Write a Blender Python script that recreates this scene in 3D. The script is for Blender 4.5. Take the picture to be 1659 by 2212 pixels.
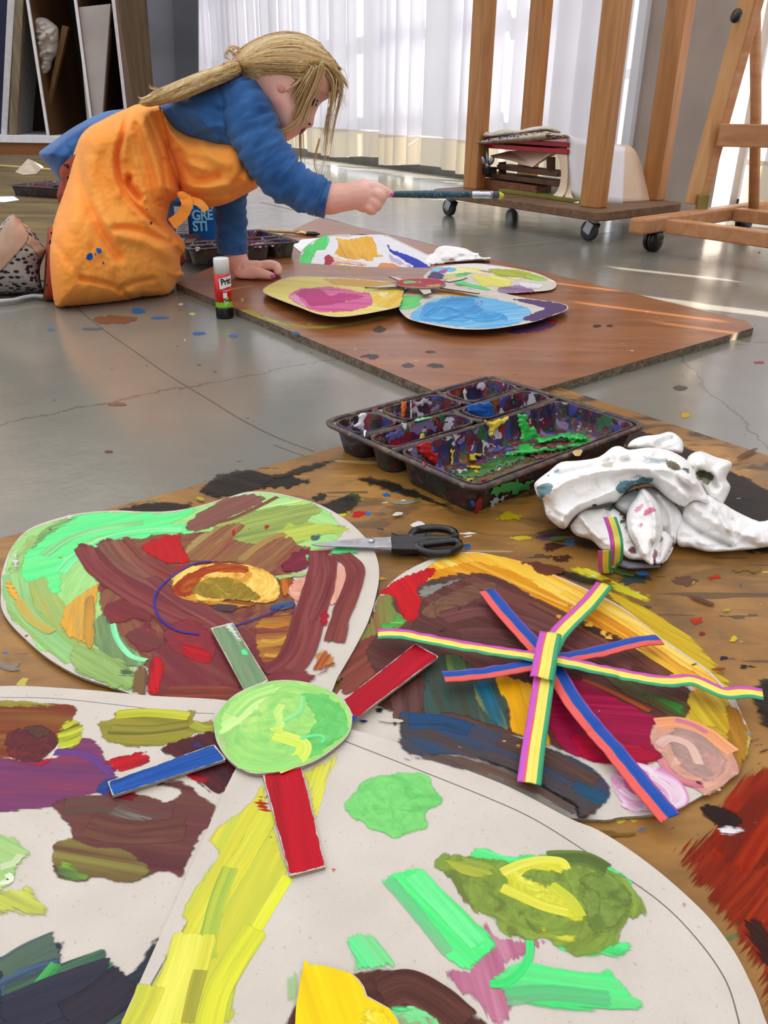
import bpy, bmesh, math, random
import numpy as np
from mathutils import Vector, Matrix, noise
from mathutils.geometry import delaunay_2d_cdt

for o in list(bpy.data.objects):
    bpy.data.objects.remove(o)
SC = bpy.context.scene
COL = SC.collection
R_ = random.Random(7)

# ------------------------------------------------------------------ camera
W, H, F = 1659, 2212, 1785.0
CX, CY = 829.5, 1106.0
HC = 0.32
_D = np.array([-54.0, 3594.0, F]); _D /= np.linalg.norm(_D)
_Y = np.array([0, 0, 1.0]) - _D[2] * _D; _Y /= np.linalg.norm(_Y)
_Z = -_D
_X = np.cross(_Y, _Z)
RM = np.array([_X, _Y, _Z])
CAMP = np.array([0.0, 0.0, HC])

cd = bpy.data.cameras.new('camera')
cam = bpy.data.objects.new('camera', cd)
COL.objects.link(cam)
r3 = Matrix(((RM @ [1, 0, 0]).tolist(), (RM @ [0, -1, 0]).tolist(), (RM @ [0, 0, -1]).tolist())).transposed()
cam.matrix_world = Matrix.Translation((0, 0, HC)) @ r3.to_4x4()
cd.sensor_fit = 'VERTICAL'; cd.sensor_height = 36.0; cd.sensor_width = 27.0
cd.lens = F / H * 36.0
cd.clip_start = 0.01; cd.clip_end = 200
SC.camera = cam

# ------------------------------------------------------------------ light
SC.view_settings.view_transform = 'Standard'
SC.view_settings.look = 'None'
SC.view_settings.gamma = 1.0
SC.view_settings.use_curve_mapping = False
SC.view_settings.exposure = 0.62
SUN_EL = math.radians(28)
SUN_AZ = np.array([0.859, -0.512]); SUN_AZ /= np.linalg.norm(SUN_AZ)     # horizontal direction towards the sun
wd = bpy.data.worlds.new('daylight'); SC.world = wd; wd.use_nodes = True
nt = wd.node_tree; nt.nodes.clear()
_o = nt.nodes.new('ShaderNodeOutputWorld'); _b = nt.nodes.new('ShaderNodeBackground')
_tc = nt.nodes.new('ShaderNodeTexCoord')
_dp = nt.nodes.new('ShaderNodeVectorMath'); _dp.operation = 'DOT_PRODUCT'
_dv = Vector((0.45, 0.70, 0.55)).normalized(); _dp.inputs[1].default_value = _dv
_rp = nt.nodes.new('ShaderNodeValToRGB')
_mr = nt.nodes.new('ShaderNodeMapRange'); _mr.inputs[1].default_value = -1; _mr.inputs[2].default_value = 1
_rp.color_ramp.elements[0].position = 0.1; _rp.color_ramp.elements[0].color = (0.31, 0.315, 0.33, 1)
_rp.color_ramp.elements[1].position = 0.95; _rp.color_ramp.elements[1].color = (1.35, 1.37, 1.42, 1)
nt.links.new(_tc.outputs['Generated'], _dp.inputs[0]); nt.links.new(_dp.outputs['Value'], _mr.inputs[0])
nt.links.new(_mr.outputs[0], _rp.inputs[0]); nt.links.new(_rp.outputs[0], _b.inputs[0]); nt.links.new(_b.outputs[0], _o.inputs[0])
_b.inputs[1].default_value = 1.0
sl = bpy.data.lights.new('sun', 'SUN'); sl.energy = 15; sl.angle = math.radians(0.35); sl.color = (1, 0.95, 0.88)
so = bpy.data.objects.new('sun', sl); COL.objects.link(so)
_sd = Vector((SUN_AZ[0] * math.cos(SUN_EL), SUN_AZ[1] * math.cos(SUN_EL), math.sin(SUN_EL)))
so.rotation_euler = _sd.to_track_quat('Z', 'Y').to_euler(); so.location = (6, -3, 5)
SC.cycles.transparent_max_bounces = 32
SC.cycles.max_bounces = 8

# ------------------------------------------------------------------ projection of photo points onto the place
def ray(x, y): return RM @ np.array([(x - CX) / F, (y - CY) / F, 1.0])
def onz(x, y, z=0.0):
    r = ray(x, y); return CAMP + r * ((z - HC) / r[2])
def ony(x, y, Y):
    r = ray(x, y); return CAMP + r * (Y / r[1])
def rays(P):
    P = np.asarray(P, float)
    q = np.stack([(P[:, 0] - CX) / F, (P[:, 1] - CY) / F, np.ones(len(P))], 1)
    return q @ RM.T
def onys(P, Y):
    r = rays(P); return CAMP + r * (np.asarray(Y) / r[:, 1])[:, None]
def onzs(P, z):
    r = rays(P); return CAMP + r * ((np.asarray(z) - HC) / r[:, 2])[:, None]
def zm(x0, y0, s): return lambda pts: [(x0 + a / s, y0 + b / s) for a, b in pts]
ID = lambda pts: list(pts)

# ------------------------------------------------------------------ colour and materials
def lin(h, g=1.0):
    if isinstance(h, str):
        h = h.lstrip('#'); c = [int(h[i:i + 2], 16) / 255 for i in (0, 2, 4)]
    else: c = list(h)
    return [min(1.0, (x / 12.92 if x <= 0.04045 else ((x + 0.055) / 1.055) ** 2.4) * g) for x in c]
def lc(h, g=1.0): return (*lin(h, g), 1)

class NT:
    def __init__(s, name):
        s.m = bpy.data.materials.new(name); s.m.use_nodes = True; s.t = s.m.node_tree
        s.t.nodes.clear(); s.out = s.n('OutputMaterial')
    def n(s, ty, **k):
        x = s.t.nodes.new('ShaderNode' + ty)
        for a, v in k.items(): setattr(x, a, v)
        return x
    def l(s, a, b): s.t.links.new(a, b)
    def math(s, op, a, b=None, c=None):
        x = s.n('Math', operation=op)
        for i, v in enumerate((a, b, c)):
            if v is None: continue
            if isinstance(v, (int, float)): x.inputs[i].default_value = v
            else: s.l(v, x.inputs[i])
        return x.outputs[0]
    def mix(s, f, a, b, bt='MIX'):
        x = s.n('Mix', data_type='RGBA', blend_type=bt)
        for i, v in ((0, f), (6, a), (7, b)):
            if isinstance(v, (int, float)): x.inputs[i].default_value = v
            elif isinstance(v, (tuple, list)): x.inputs[i].default_value = v
            else: s.l(v, x.inputs[i])
        return x.outputs[2]
    def ramp(s, f, stops, interp='LINEAR'):
        x = s.n('ValToRGB'); r = x.color_ramp; r.interpolation = interp
        while len(r.elements) < len(stops): r.elements.new(0.5)
        for e, (p, c) in zip(r.elements, stops):
            e.position = p; e.color = c if len(c) == 4 else (*c, 1)
        s.l(f, x.inputs[0]); return x.outputs[0]
    def noise(s, vec, scale, detail=3, rough=0.5, dist=0.0):
        x = s.n('TexNoise'); x.inputs['Scale'].default_value = scale; x.inputs['Detail'].default_value = detail
        x.inputs['Roughness'].default_value = rough; x.inputs['Distortion'].default_value = dist
        if vec is not None: s.l(vec, x.inputs['Vector'])
        return x
    def coords(s, scale=(1, 1, 1), rot=(0, 0, 0), kind='Object'):
        tc = s.n('TexCoord'); mp = s.n('Mapping'); mp.inputs['Scale'].default_value = scale; mp.inputs['Rotation'].default_value = rot
        s.l(tc.outputs[kind], mp.inputs[0]); return mp.outputs[0]
    def bsdf(s, col, rough=0.6, spec=0.5, metal=0.0, normal=None, **k):
        b = s.n('BsdfPrincipled')
        for nm, v in (('Base Color', col), ('Roughness', rough), ('Metallic', metal), ('Specular IOR Level', spec)):
            if isinstance(v, (int, float, tuple)): b.inputs[nm].default_value = v
            else: s.l(v, b.inputs[nm])
        if normal is not None: s.l(normal, b.inputs['Normal'])
        for nm, v in k.items(): b.inputs[nm.replace('_', ' ')].default_value = v
        return b
    def bump(s, h, strength=0.3, dist=0.002):
        b = s.n('Bump'); b.inputs['Strength'].default_value = strength; b.inputs['Distance'].default_value = dist
        s.l(h, b.inputs['Height']); return b.outputs[0]
    def done(s, sh):
        s.l(sh, s.out.inputs[0]); return s.m

def pmat(name, c1, c2=None, scale=20, rough=0.6, spec=0.4, metal=0.0, bump=0.0, stretch=(1, 1, 1), detail=3, lo=0.35, hi=0.65, g=1.0, bd=0.002, rot=(0, 0, 0)):
    t = NT(name); v = t.coords(stretch, rot)
    nz = t.noise(v, scale, detail)
    c = t.ramp(nz.outputs['Fac'], [(lo, lc(c1, g)), (hi, lc(c2 or c1, g))])
    nrm = t.bump(nz.outputs['Fac'], bump, bd) if bump else None
    return t.done(t.bsdf(c, rough, spec, metal, nrm).outputs[0])

def wood(name, c1, c2, c3, axis=0, scale=6, rough=0.45, bump=0.1, spec=0.4, rot=0.0):
    t = NT(name)
    st = [14, 14, 14]; st[axis] = 1.2
    v = t.coords(tuple(st), (0, 0, rot))
    n1 = t.noise(v, scale * 0.35, 5, 0.6, 1.2)
    n2 = t.noise(v, scale * 2.2, 3, 0.6, 0.3)
    c = t.ramp(n1.outputs['Fac'], [(0.3, lc(c1)), (0.52, lc(c2)), (0.72, lc(c3))])
    c = t.mix(t.math('MULTIPLY', n2.outputs['Fac'], 0.35), c, lc(c1))
    return t.done(t.bsdf(c, rough, spec, 0, t.bump(n2.outputs['Fac'], bump, 0.001)).outputs[0])

def cloth_mat(name, c1, c2, scale=900, rough=0.85, big=14, bump=0.15, sheen=0.2):
    t = NT(name); v = t.coords()
    nb = t.noise(v, big, 4, 0.6); nf = t.noise(v, scale, 2, 0.6)
    f = t.math('ADD', t.math('MULTIPLY', nb.outputs['Fac'], 0.75), t.math('MULTIPLY', nf.outputs['Fac'], 0.25))
    c = t.ramp(f, [(0.36, lc(c1)), (0.64, lc(c2))])
    b = t.bsdf(c, rough, 0.2, 0, t.bump(nf.outputs['Fac'], bump, 0.0006), Sheen_Weight=sheen)
    return t.done(b.outputs[0])

# ------------------------------------------------------------------ mesh building
def cr(pts, n=6, closed=False):
    P = [np.array(p, float) for p in pts]; out = []
    N = len(P); seg = N if closed else N - 1
    for i in range(seg):
        if closed: a, b, c, d = P[(i - 1) % N], P[i], P[(i + 1) % N], P[(i + 2) % N]
        else: a, b, c, d = P[max(i - 1, 0)], P[i], P[i + 1], P[min(i + 2, N - 1)]
        for k in range(n):
            t = k / n
            out.append(0.5 * (2 * b + (c - a) * t + (2 * a - 5 * b + 4 * c - d) * t * t + (3 * b - a - 3 * c + d) * t ** 3))
    if not closed: out.append(P[-1])
    return np.array(out)
def resample(P, step, closed=True):
    P = np.asarray(P, float)
    Q = np.vstack([P, P[:1]]) if closed else P
    d = np.r_[0, np.cumsum(np.linalg.norm(np.diff(Q, axis=0), axis=1))]
    n = max(8 if closed else 2, int(round(d[-1] / step)))
    t = np.linspace(0, d[-1], n + (1 if closed else 0), endpoint=True)
    if closed: t = t[:-1]
    return np.stack([np.interp(t, d, Q[:, k]) for k in range(Q.shape[1])], 1)
def inside(P, poly):
    x, y = P[:, 0], P[:, 1]; r = np.zeros(len(P), bool); n = len(poly); j = n - 1
    for i in range(n):
        xi, yi = poly[i]; xj, yj = poly[j]
        if yi != yj:
            c = ((yi > y) != (yj > y)) & (x < (xj - xi) * (y - yi) / (yj - yi) + xi); r ^= c
        j = i
    return r
def dseg(P, L, closed=False):
    """distance to a polyline, and the side it lies on"""
    L = np.asarray(L, float)
    if closed: L = np.vstack([L, L[:1]])
    best = np.full(len(P), 1e9); side = np.zeros(len(P))
    for a, b in zip(L[:-1], L[1:]):
        ab = b - a; q = max(ab @ ab, 1e-12)
        t = np.clip(((P - a) @ ab) / q, 0, 1); w = P - (a + t[:, None] * ab)
        d = np.linalg.norm(w, axis=1); m = d < best
        best[m] = d[m]; side[m] = np.sign(ab[0] * w[m, 1] - ab[1] * w[m, 0])
    return best, side

class M:
    def __init__(s): s.v = []; s.f = []; s.mi = []; s.sm = []; s.at = {}
    def add(s, V, Fc, mi=0, smooth=False):
        b = len(s.v); s.v += [tuple(map(float, p)) for p in V]
        for f in Fc: s.f.append(tuple(b + i for i in f)); s.mi.append(mi); s.sm.append(smooth)
        return b
    def box(s, c, size, rz=0.0, mi=0, rot=None):
        x, y, z = [k / 2 for k in size]
        V = [Vector(p) for p in ((-x, -y, -z), (x, -y, -z), (x, y, -z), (-x, y, -z), (-x, -y, z), (x, -y, z), (x, y, z), (-x, y, z))]
        m = rot if rot is not None else Matrix.Rotation(rz, 3, 'Z')
        V = [m @ p + Vector(c) for p in V]
        s.add(V, [(3, 2, 1, 0), (4, 5, 6, 7), (0, 1, 5, 4), (1, 2, 6, 5), (2, 3, 7, 6), (3, 0, 4, 7)], mi)
    def beam(s, a, b, w, h, mi=0, up=(0, 0, 1)):
        a, b = Vector(a), Vector(b); d = (b - a); L = d.length; d.normalize(); u = Vector(up)
        if abs(d.dot(u)) > 0.95: u = Vector((0, 1, 0)) if abs(d.y) < 0.9 else Vector((1, 0, 0))
        sx = d.cross(u).normalized(); u2 = sx.cross(d).normalized()
        m = Matrix((d, -sx, u2)).transposed()
        s.box((a + b) / 2, (L, w, h), rot=m, mi=mi)
    def quad8(s, bot, top, mi=0):
        """prism between two polygons with the same number of corners"""
        n = len(bot); V = list(bot) + list(top)
        s.add(V, [tuple(range(n - 1, -1, -1)), tuple(range(n, 2 * n))] + [(i, (i + 1) % n, n + (i + 1) % n, n + i) for i in range(n)], mi)
    def rings(s, rings, mi=0, cap0=True, cap1=True, smooth=True, closed=True):
        n = len(rings[0]); V = [p for r in rings for p in r]; Fc = []
        for k in range(len(rings) - 1):
            for i in range(n if closed else n - 1):
                j = (i + 1) % n
                Fc.append((k * n + i, k * n + j, (k + 1) * n + j, (k + 1) * n + i))
        if cap0: Fc.append(tuple(range(n - 1, -1, -1)))
        if cap1: Fc.append(tuple(range((len(rings) - 1) * n, len(rings) * n)))
        s.add(V, Fc, mi, smooth)
    def tube(s, P, r, n=10, mi=0, cap=True, flat=None, up=None, smooth=True, closed=False):
        P = [Vector(p) for p in P]; N = len(P)
        r = [r] * N if isinstance(r, (int, float)) else list(r)
        T = []
        for i in range(N):
            a = P[(i - 1) % N if closed else max(i - 1, 0)]; b = P[(i + 1) % N if closed else min(i + 1, N - 1)]
            T.append((b - a).normalized() if (b - a).length > 1e-9 else Vector((0, 0, 1)))
        u = Vector(up) if up else (Vector((0, 0, 1)) if abs(T[0].z) < 0.9 else Vector((1, 0, 0)))
        rg = []
        for i in range(N):
            x = u - T[i] * u.dot(T[i])
            if x.length < 1e-6: x = T[i].orthogonal()
            x.normalize(); y = T[i].cross(x)
            if not up: u = x
            fl = 1.0 if flat is None else (flat if isinstance(flat, (int, float)) else flat[i])
            rg.append([P[i] + x * (math.cos(k * math.tau / n) * r[i] * fl) + y * (math.sin(k * math.tau / n) * r[i]) for k in range(n)])
        if closed: rg.append(rg[0])
        s.rings(rg, mi, cap and not closed, cap and not closed, smooth)
    def lathe(s, prof, c, n=32, mi=0, axis=None, smooth=True):
        c = Vector(c); q = Matrix.Identity(3) if axis is None else Vector((0, 0, 1)).rotation_difference(Vector(axis)).to_matrix()
        s.rings([[c + q @ Vector((r * math.cos(k * math.tau / n), r * math.sin(k * math.tau / n), z)) for k in range(n)] for r, z in prof], mi, True, True, smooth)
    def ell(s, c, rad, rot=None, n=16, m=10, mi=0):
        c = Vector(c); q = rot or Matrix.Identity(3); rg = []
        for j in range(1, m):
            a = -math.pi / 2 + math.pi * j / m
            rg.append([c + q @ Vector((rad[0] * math.cos(a) * math.cos(k * math.tau / n), rad[1] * math.cos(a) * math.sin(k * math.tau / n), rad[2] * math.sin(a))) for k in range(n)])
        s.rings(rg, mi)
    def grid(s, fn, nu, nv, mi=0, smooth=True, closed_u=False):
        V = [fn(i / nu, j / nv) for j in range(nv + 1) for i in range(nu + 1)]
        s.add(V, [(j * (nu + 1) + i, j * (nu + 1) + i + 1, (j + 1) * (nu + 1) + i + 1, (j + 1) * (nu + 1) + i) for j in range(nv) for i in range(nu)], mi, smooth)
    def slab(s, top, t, mi=0, drop=None):
        """flat sheet from its top outline (world points), thickness t"""
        top = [Vector(p) for p in top]; n = len(top)
        ar = sum(top[i].x * top[(i + 1) % n].y - top[(i + 1) % n].x * top[i].y for i in range(n))
        if ar < 0: top.reverse()
        bot = [p - Vector((0, 0, t)) for p in top]
        _, _, tf, _, _, _ = delaunay_2d_cdt([p.xy * 100 for p in top], [], [list(range(n))], 1, 1e-7)
        b = len(s.v); s.v += [tuple(p) for p in top] + [tuple(p) for p in bot]
        for f in tf:
            if max(f) < n:
                s.f.append(tuple(b + i for i in f)); s.mi.append(mi); s.sm.append(False)
                s.f.append(tuple(b + n + i for i in reversed(f))); s.mi.append(mi); s.sm.append(False)
        for i in range(n):
            j = (i + 1) % n
            s.f.append((b + i, b + n + i, b + n + j, b + j)); s.mi.append(mi); s.sm.append(False)
    def build(s, name, mats, parent=None, base=None, bevel=0, seg=2, wn=False, solid=0, remesh=0, smooth_it=0, sub=0, smooth=None):
        if not isinstance(mats, (list, tuple)): mats = [mats]
        if parent is not None: org = Vector(parent['_b'])
        elif base is not None: org = Vector(base)
        else:
            A = np.array(s.v); org = Vector(((A[:, 0].min() + A[:, 0].max()) / 2, (A[:, 1].min() + A[:, 1].max()) / 2, A[:, 2].min()))
        me = bpy.data.meshes.new(name)
        me.from_pydata([tuple(Vector(p) - org) for p in s.v], [], s.f)
        for k, (ty, vals) in s.at.items():
            a = me.attributes.new(k, ty, 'POINT')
            n = 4 if ty == 'FLOAT_COLOR' else 3 if ty == 'FLOAT_VECTOR' else 1
            full = np.zeros((len(s.v), n), np.float32)
            for st, arr in vals: full[st:st + len(arr)] = arr
            a.data.foreach_set('color' if n == 4 else 'vector' if n == 3 else 'value', full.ravel())
        me.polygons.foreach_set('material_index', s.mi); me.polygons.foreach_set('use_smooth', s.sm if smooth is None else [smooth] * len(s.sm))
        for m in mats: me.materials.append(m)
        me.update()
        o = bpy.data.objects.new(name, me); COL.objects.link(o)
        if parent is not None: o.parent = parent
        else: o.location = org
        o['_b'] = tuple(org) if parent is None else tuple(Vector(parent['_b']))
        if remesh:
            q = o.modifiers.new('remesh', 'REMESH'); q.mode = 'VOXEL'; q.voxel_size = remesh; q.use_smooth_shade = True
        if smooth_it:
            q = o.modifiers.new('smooth', 'SMOOTH'); q.iterations = smooth_it; q.factor = 0.5
        if bevel:
            q = o.modifiers.new('bevel', 'BEVEL'); q.width = bevel; q.segments = seg; q.limit_method = 'ANGLE'; q.angle_limit = math.radians(40)
        if solid:
            q = o.modifiers.new('solid', 'SOLIDIFY'); q.thickness = solid; q.offset = 0
        if sub:
            q = o.modifiers.new('sub', 'SUBSURF'); q.levels = sub; q.render_levels = sub
        return o

def tag(o, label, cat, group=None, kind=None):
    o['label'] = label; o['category'] = cat
    if group: o['group'] = group
    if kind: o['kind'] = kind
    return o
def thing(name, label, cat, base, group=None):
    o = bpy.data.objects.new(name, None); COL.objects.link(o); o.location = base; o['_b'] = tuple(base); o.empty_display_size = 0.05
    return tag(o, label, cat, group)
def struct(o):
    o['kind'] = 'structure'; return o

def inflate(m, outline, Yc, depth, rmax, creases=(), step=6, back=None, zmin=None, mi=0, power=2.0, nz=None, smooth_outline=3, seed=1, jitter=0.25):
    """closed, rounded body with the given outline; Yc(px,py) gives the distance of its middle"""
    rr = random.Random(seed)
    O = resample(cr(outline, smooth_outline, True) if smooth_outline else outline, step * 0.85)
    x0, y0 = O.min(0); x1, y1 = O.max(0)
    G = np.array([(x + rr.uniform(-jitter, jitter) * step + (step / 2 if j % 2 else 0), y + rr.uniform(-jitter, jitter) * step) for j, y in enumerate(np.arange(y0, y1, step * 0.87)) for x in np.arange(x0 - step, x1 + step, step)])
    G = G[inside(G, O)]
    d, _ = dseg(G, O, True); G = G[d > step * 0.55]; d = d[d > step * 0.55]
    A = np.vstack([O, G]); n = len(O)
    cv, _, cf, ov, _, _ = delaunay_2d_cdt([Vector(p) for p in A], [], [list(range(n))], 1, 1e-6)
    if len(cv) != len(A):
        A = np.array([tuple(p) for p in cv]); on = np.array([any(i < n for i in o_) for o_ in ov]); d_all, _ = dseg(A, O, True); d_all[on] = 0
    else:
        on = np.arange(len(A)) < n; d_all = np.r_[np.zeros(n), d]
    t = np.clip(d_all / rmax, 0, 1); pr = (1 - (1 - t) ** power) ** (1 / power)
    yc = Yc(A[:, 0], A[:, 1]) if callable(Yc) else np.full(len(A), Yc)
    off = np.zeros(len(A))
    for c in creases:
        L, w, amp = c[0], c[1], c[2]; kind = c[3] if len(c) > 3 else 'g'
        L = cr(L, 5)
        q, sd = dseg(A, L)
        if kind == 'g': off += amp * np.exp(-(q / w) ** 2)
        elif kind == 'l': off += amp * np.where(sd < 0, np.exp(-q / w), 0)
        elif kind == 'r': off += amp * np.where(sd > 0, np.exp(-q / w), 0)
    if nz is not None: off += nz(A)
    off *= np.clip(d_all / (step * 3), 0, 1)
    if callable(depth): depth = depth(A[:, 0], A[:, 1])
    fr = onys(A, yc - depth * pr - off)
    bk = onys(A, yc + (depth if back is None else back) * pr)
    if zmin is not None:
        zz = zmin if not callable(zmin) else zmin
        fr[:, 2] = np.maximum(fr[:, 2], zz); bk[:, 2] = np.maximum(bk[:, 2], zz)
    N = len(A); mp = np.arange(N) + N
    mp[on] = np.arange(N)[on]
    V = np.vstack([fr, bk])
    Fc = []
    for f in cf:
        a = list(f); p = A[a]
        ar = (p[1, 0] - p[0, 0]) * (p[2, 1] - p[0, 1]) - (p[1, 1] - p[0, 1]) * (p[2, 0] - p[0, 0])
        if ar > 0: a.reverse()
        Fc.append(tuple(a)); Fc.append(tuple(int(mp[i]) for i in reversed(a)))
    m.add(V, Fc, mi, True)
# ------------------------------------------------------------------ brush paint
PG = 0.90      # albedo of a photographed colour
def paint_material():
    t = NT('brush_paint')
    at = lambda nm: t.n('Attribute', attribute_name=nm)
    ca, cb, cc, pd, uv = at('ca'), at('cb'), at('cc'), at('pd'), at('uvw')
    sp = t.n('SeparateXYZ'); t.l(pd.outputs['Vector'], sp.inputs[0])
    edge, dry, dis = sp.outputs
    n1 = t.noise(uv.outputs['Vector'], 1.0, 4, 0.62); t.l(dis, n1.inputs['Distortion'])
    v2 = t.n('VectorMath', operation='MULTIPLY'); v2.inputs[1].default_value = (0.45, 0.33, 1); t.l(uv.outputs['Vector'], v2.inputs[0])
    n2 = t.noise(v2.outputs[0], 1.0, 3, 0.55); t.l(dis, n2.inputs['Distortion'])
    v3 = t.n('VectorMath', operation='MULTIPLY'); v3.inputs[1].default_value = (1.6, 2.6, 1); t.l(uv.outputs['Vector'], v3.inputs[0])
    n3 = t.noise(v3.outputs[0], 1.0, 3, 0.6)
    f1 = t.n('MapRange', interpolation_type='SMOOTHSTEP'); f1.inputs[1].default_value = 0.36; f1.inputs[2].default_value = 0.64
    t.l(n1.outputs['Fac'], f1.inputs[0])
    f2 = t.n('MapRange', interpolation_type='SMOOTHSTEP'); f2.inputs[1].default_value = 0.50; f2.inputs[2].default_value = 0.68
    t.l(n2.outputs['Fac'], f2.inputs[0])
    c = t.mix(f1.outputs[0], ca.outputs['Color'], cb.outputs['Color'])
    c = t.mix(f2.outputs[0], c, cc.outputs['Color'])
    hv = t.n('HueSaturation'); hv.inputs['Saturation'].default_value = 1.03
    t.l(t.math('ADD', t.math('MULTIPLY', n3.outputs['Fac'], 0.40), 0.82), hv.inputs['Value']); t.l(c, hv.inputs['Color'])
    nn = t.math('ADD', t.math('MULTIPLY', n1.outputs['Fac'], 0.5), t.math('MULTIPLY', n3.outputs['Fac'], 0.5))
    nn = t.math('SUBTRACT', nn, 0.5)
    k = t.math('ADD', t.math('MULTIPLY', dry, 14.0), 4.2)
    a = t.math('ADD', t.math('MULTIPLY', edge, 4.0), t.math('MULTIPLY', nn, k))
    a = t.math('SUBTRACT', a, t.math('MULTIPLY', dry, 2.4)); a = t.math('SUBTRACT', a, 0.12)
    a = t.math('MULTIPLY', a, 1.7); cl = t.n('Clamp'); t.l(a, cl.inputs[0])
    al = t.math('MULTIPLY', cl.outputs[0], ca.outputs['Alpha'])
    hgt = t.math('ADD', t.math('MULTIPLY', n3.outputs['Fac'], 0.6), t.math('MULTIPLY', n1.outputs['Fac'], 0.7))
    b = t.bsdf(hv.outputs[0], 0.45, 0.16, 0, t.bump(hgt, 0.22, 0.0016))
    t.l(al, b.inputs['Alpha'])
    t.m.cycles.use_transparent_shadow = True if hasattr(t.m, 'cycles') and hasattr(t.m.cycles, 'use_transparent_shadow') else True
    return t.done(b.outputs[0])
MAT_PAINT = paint_material()

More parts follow.
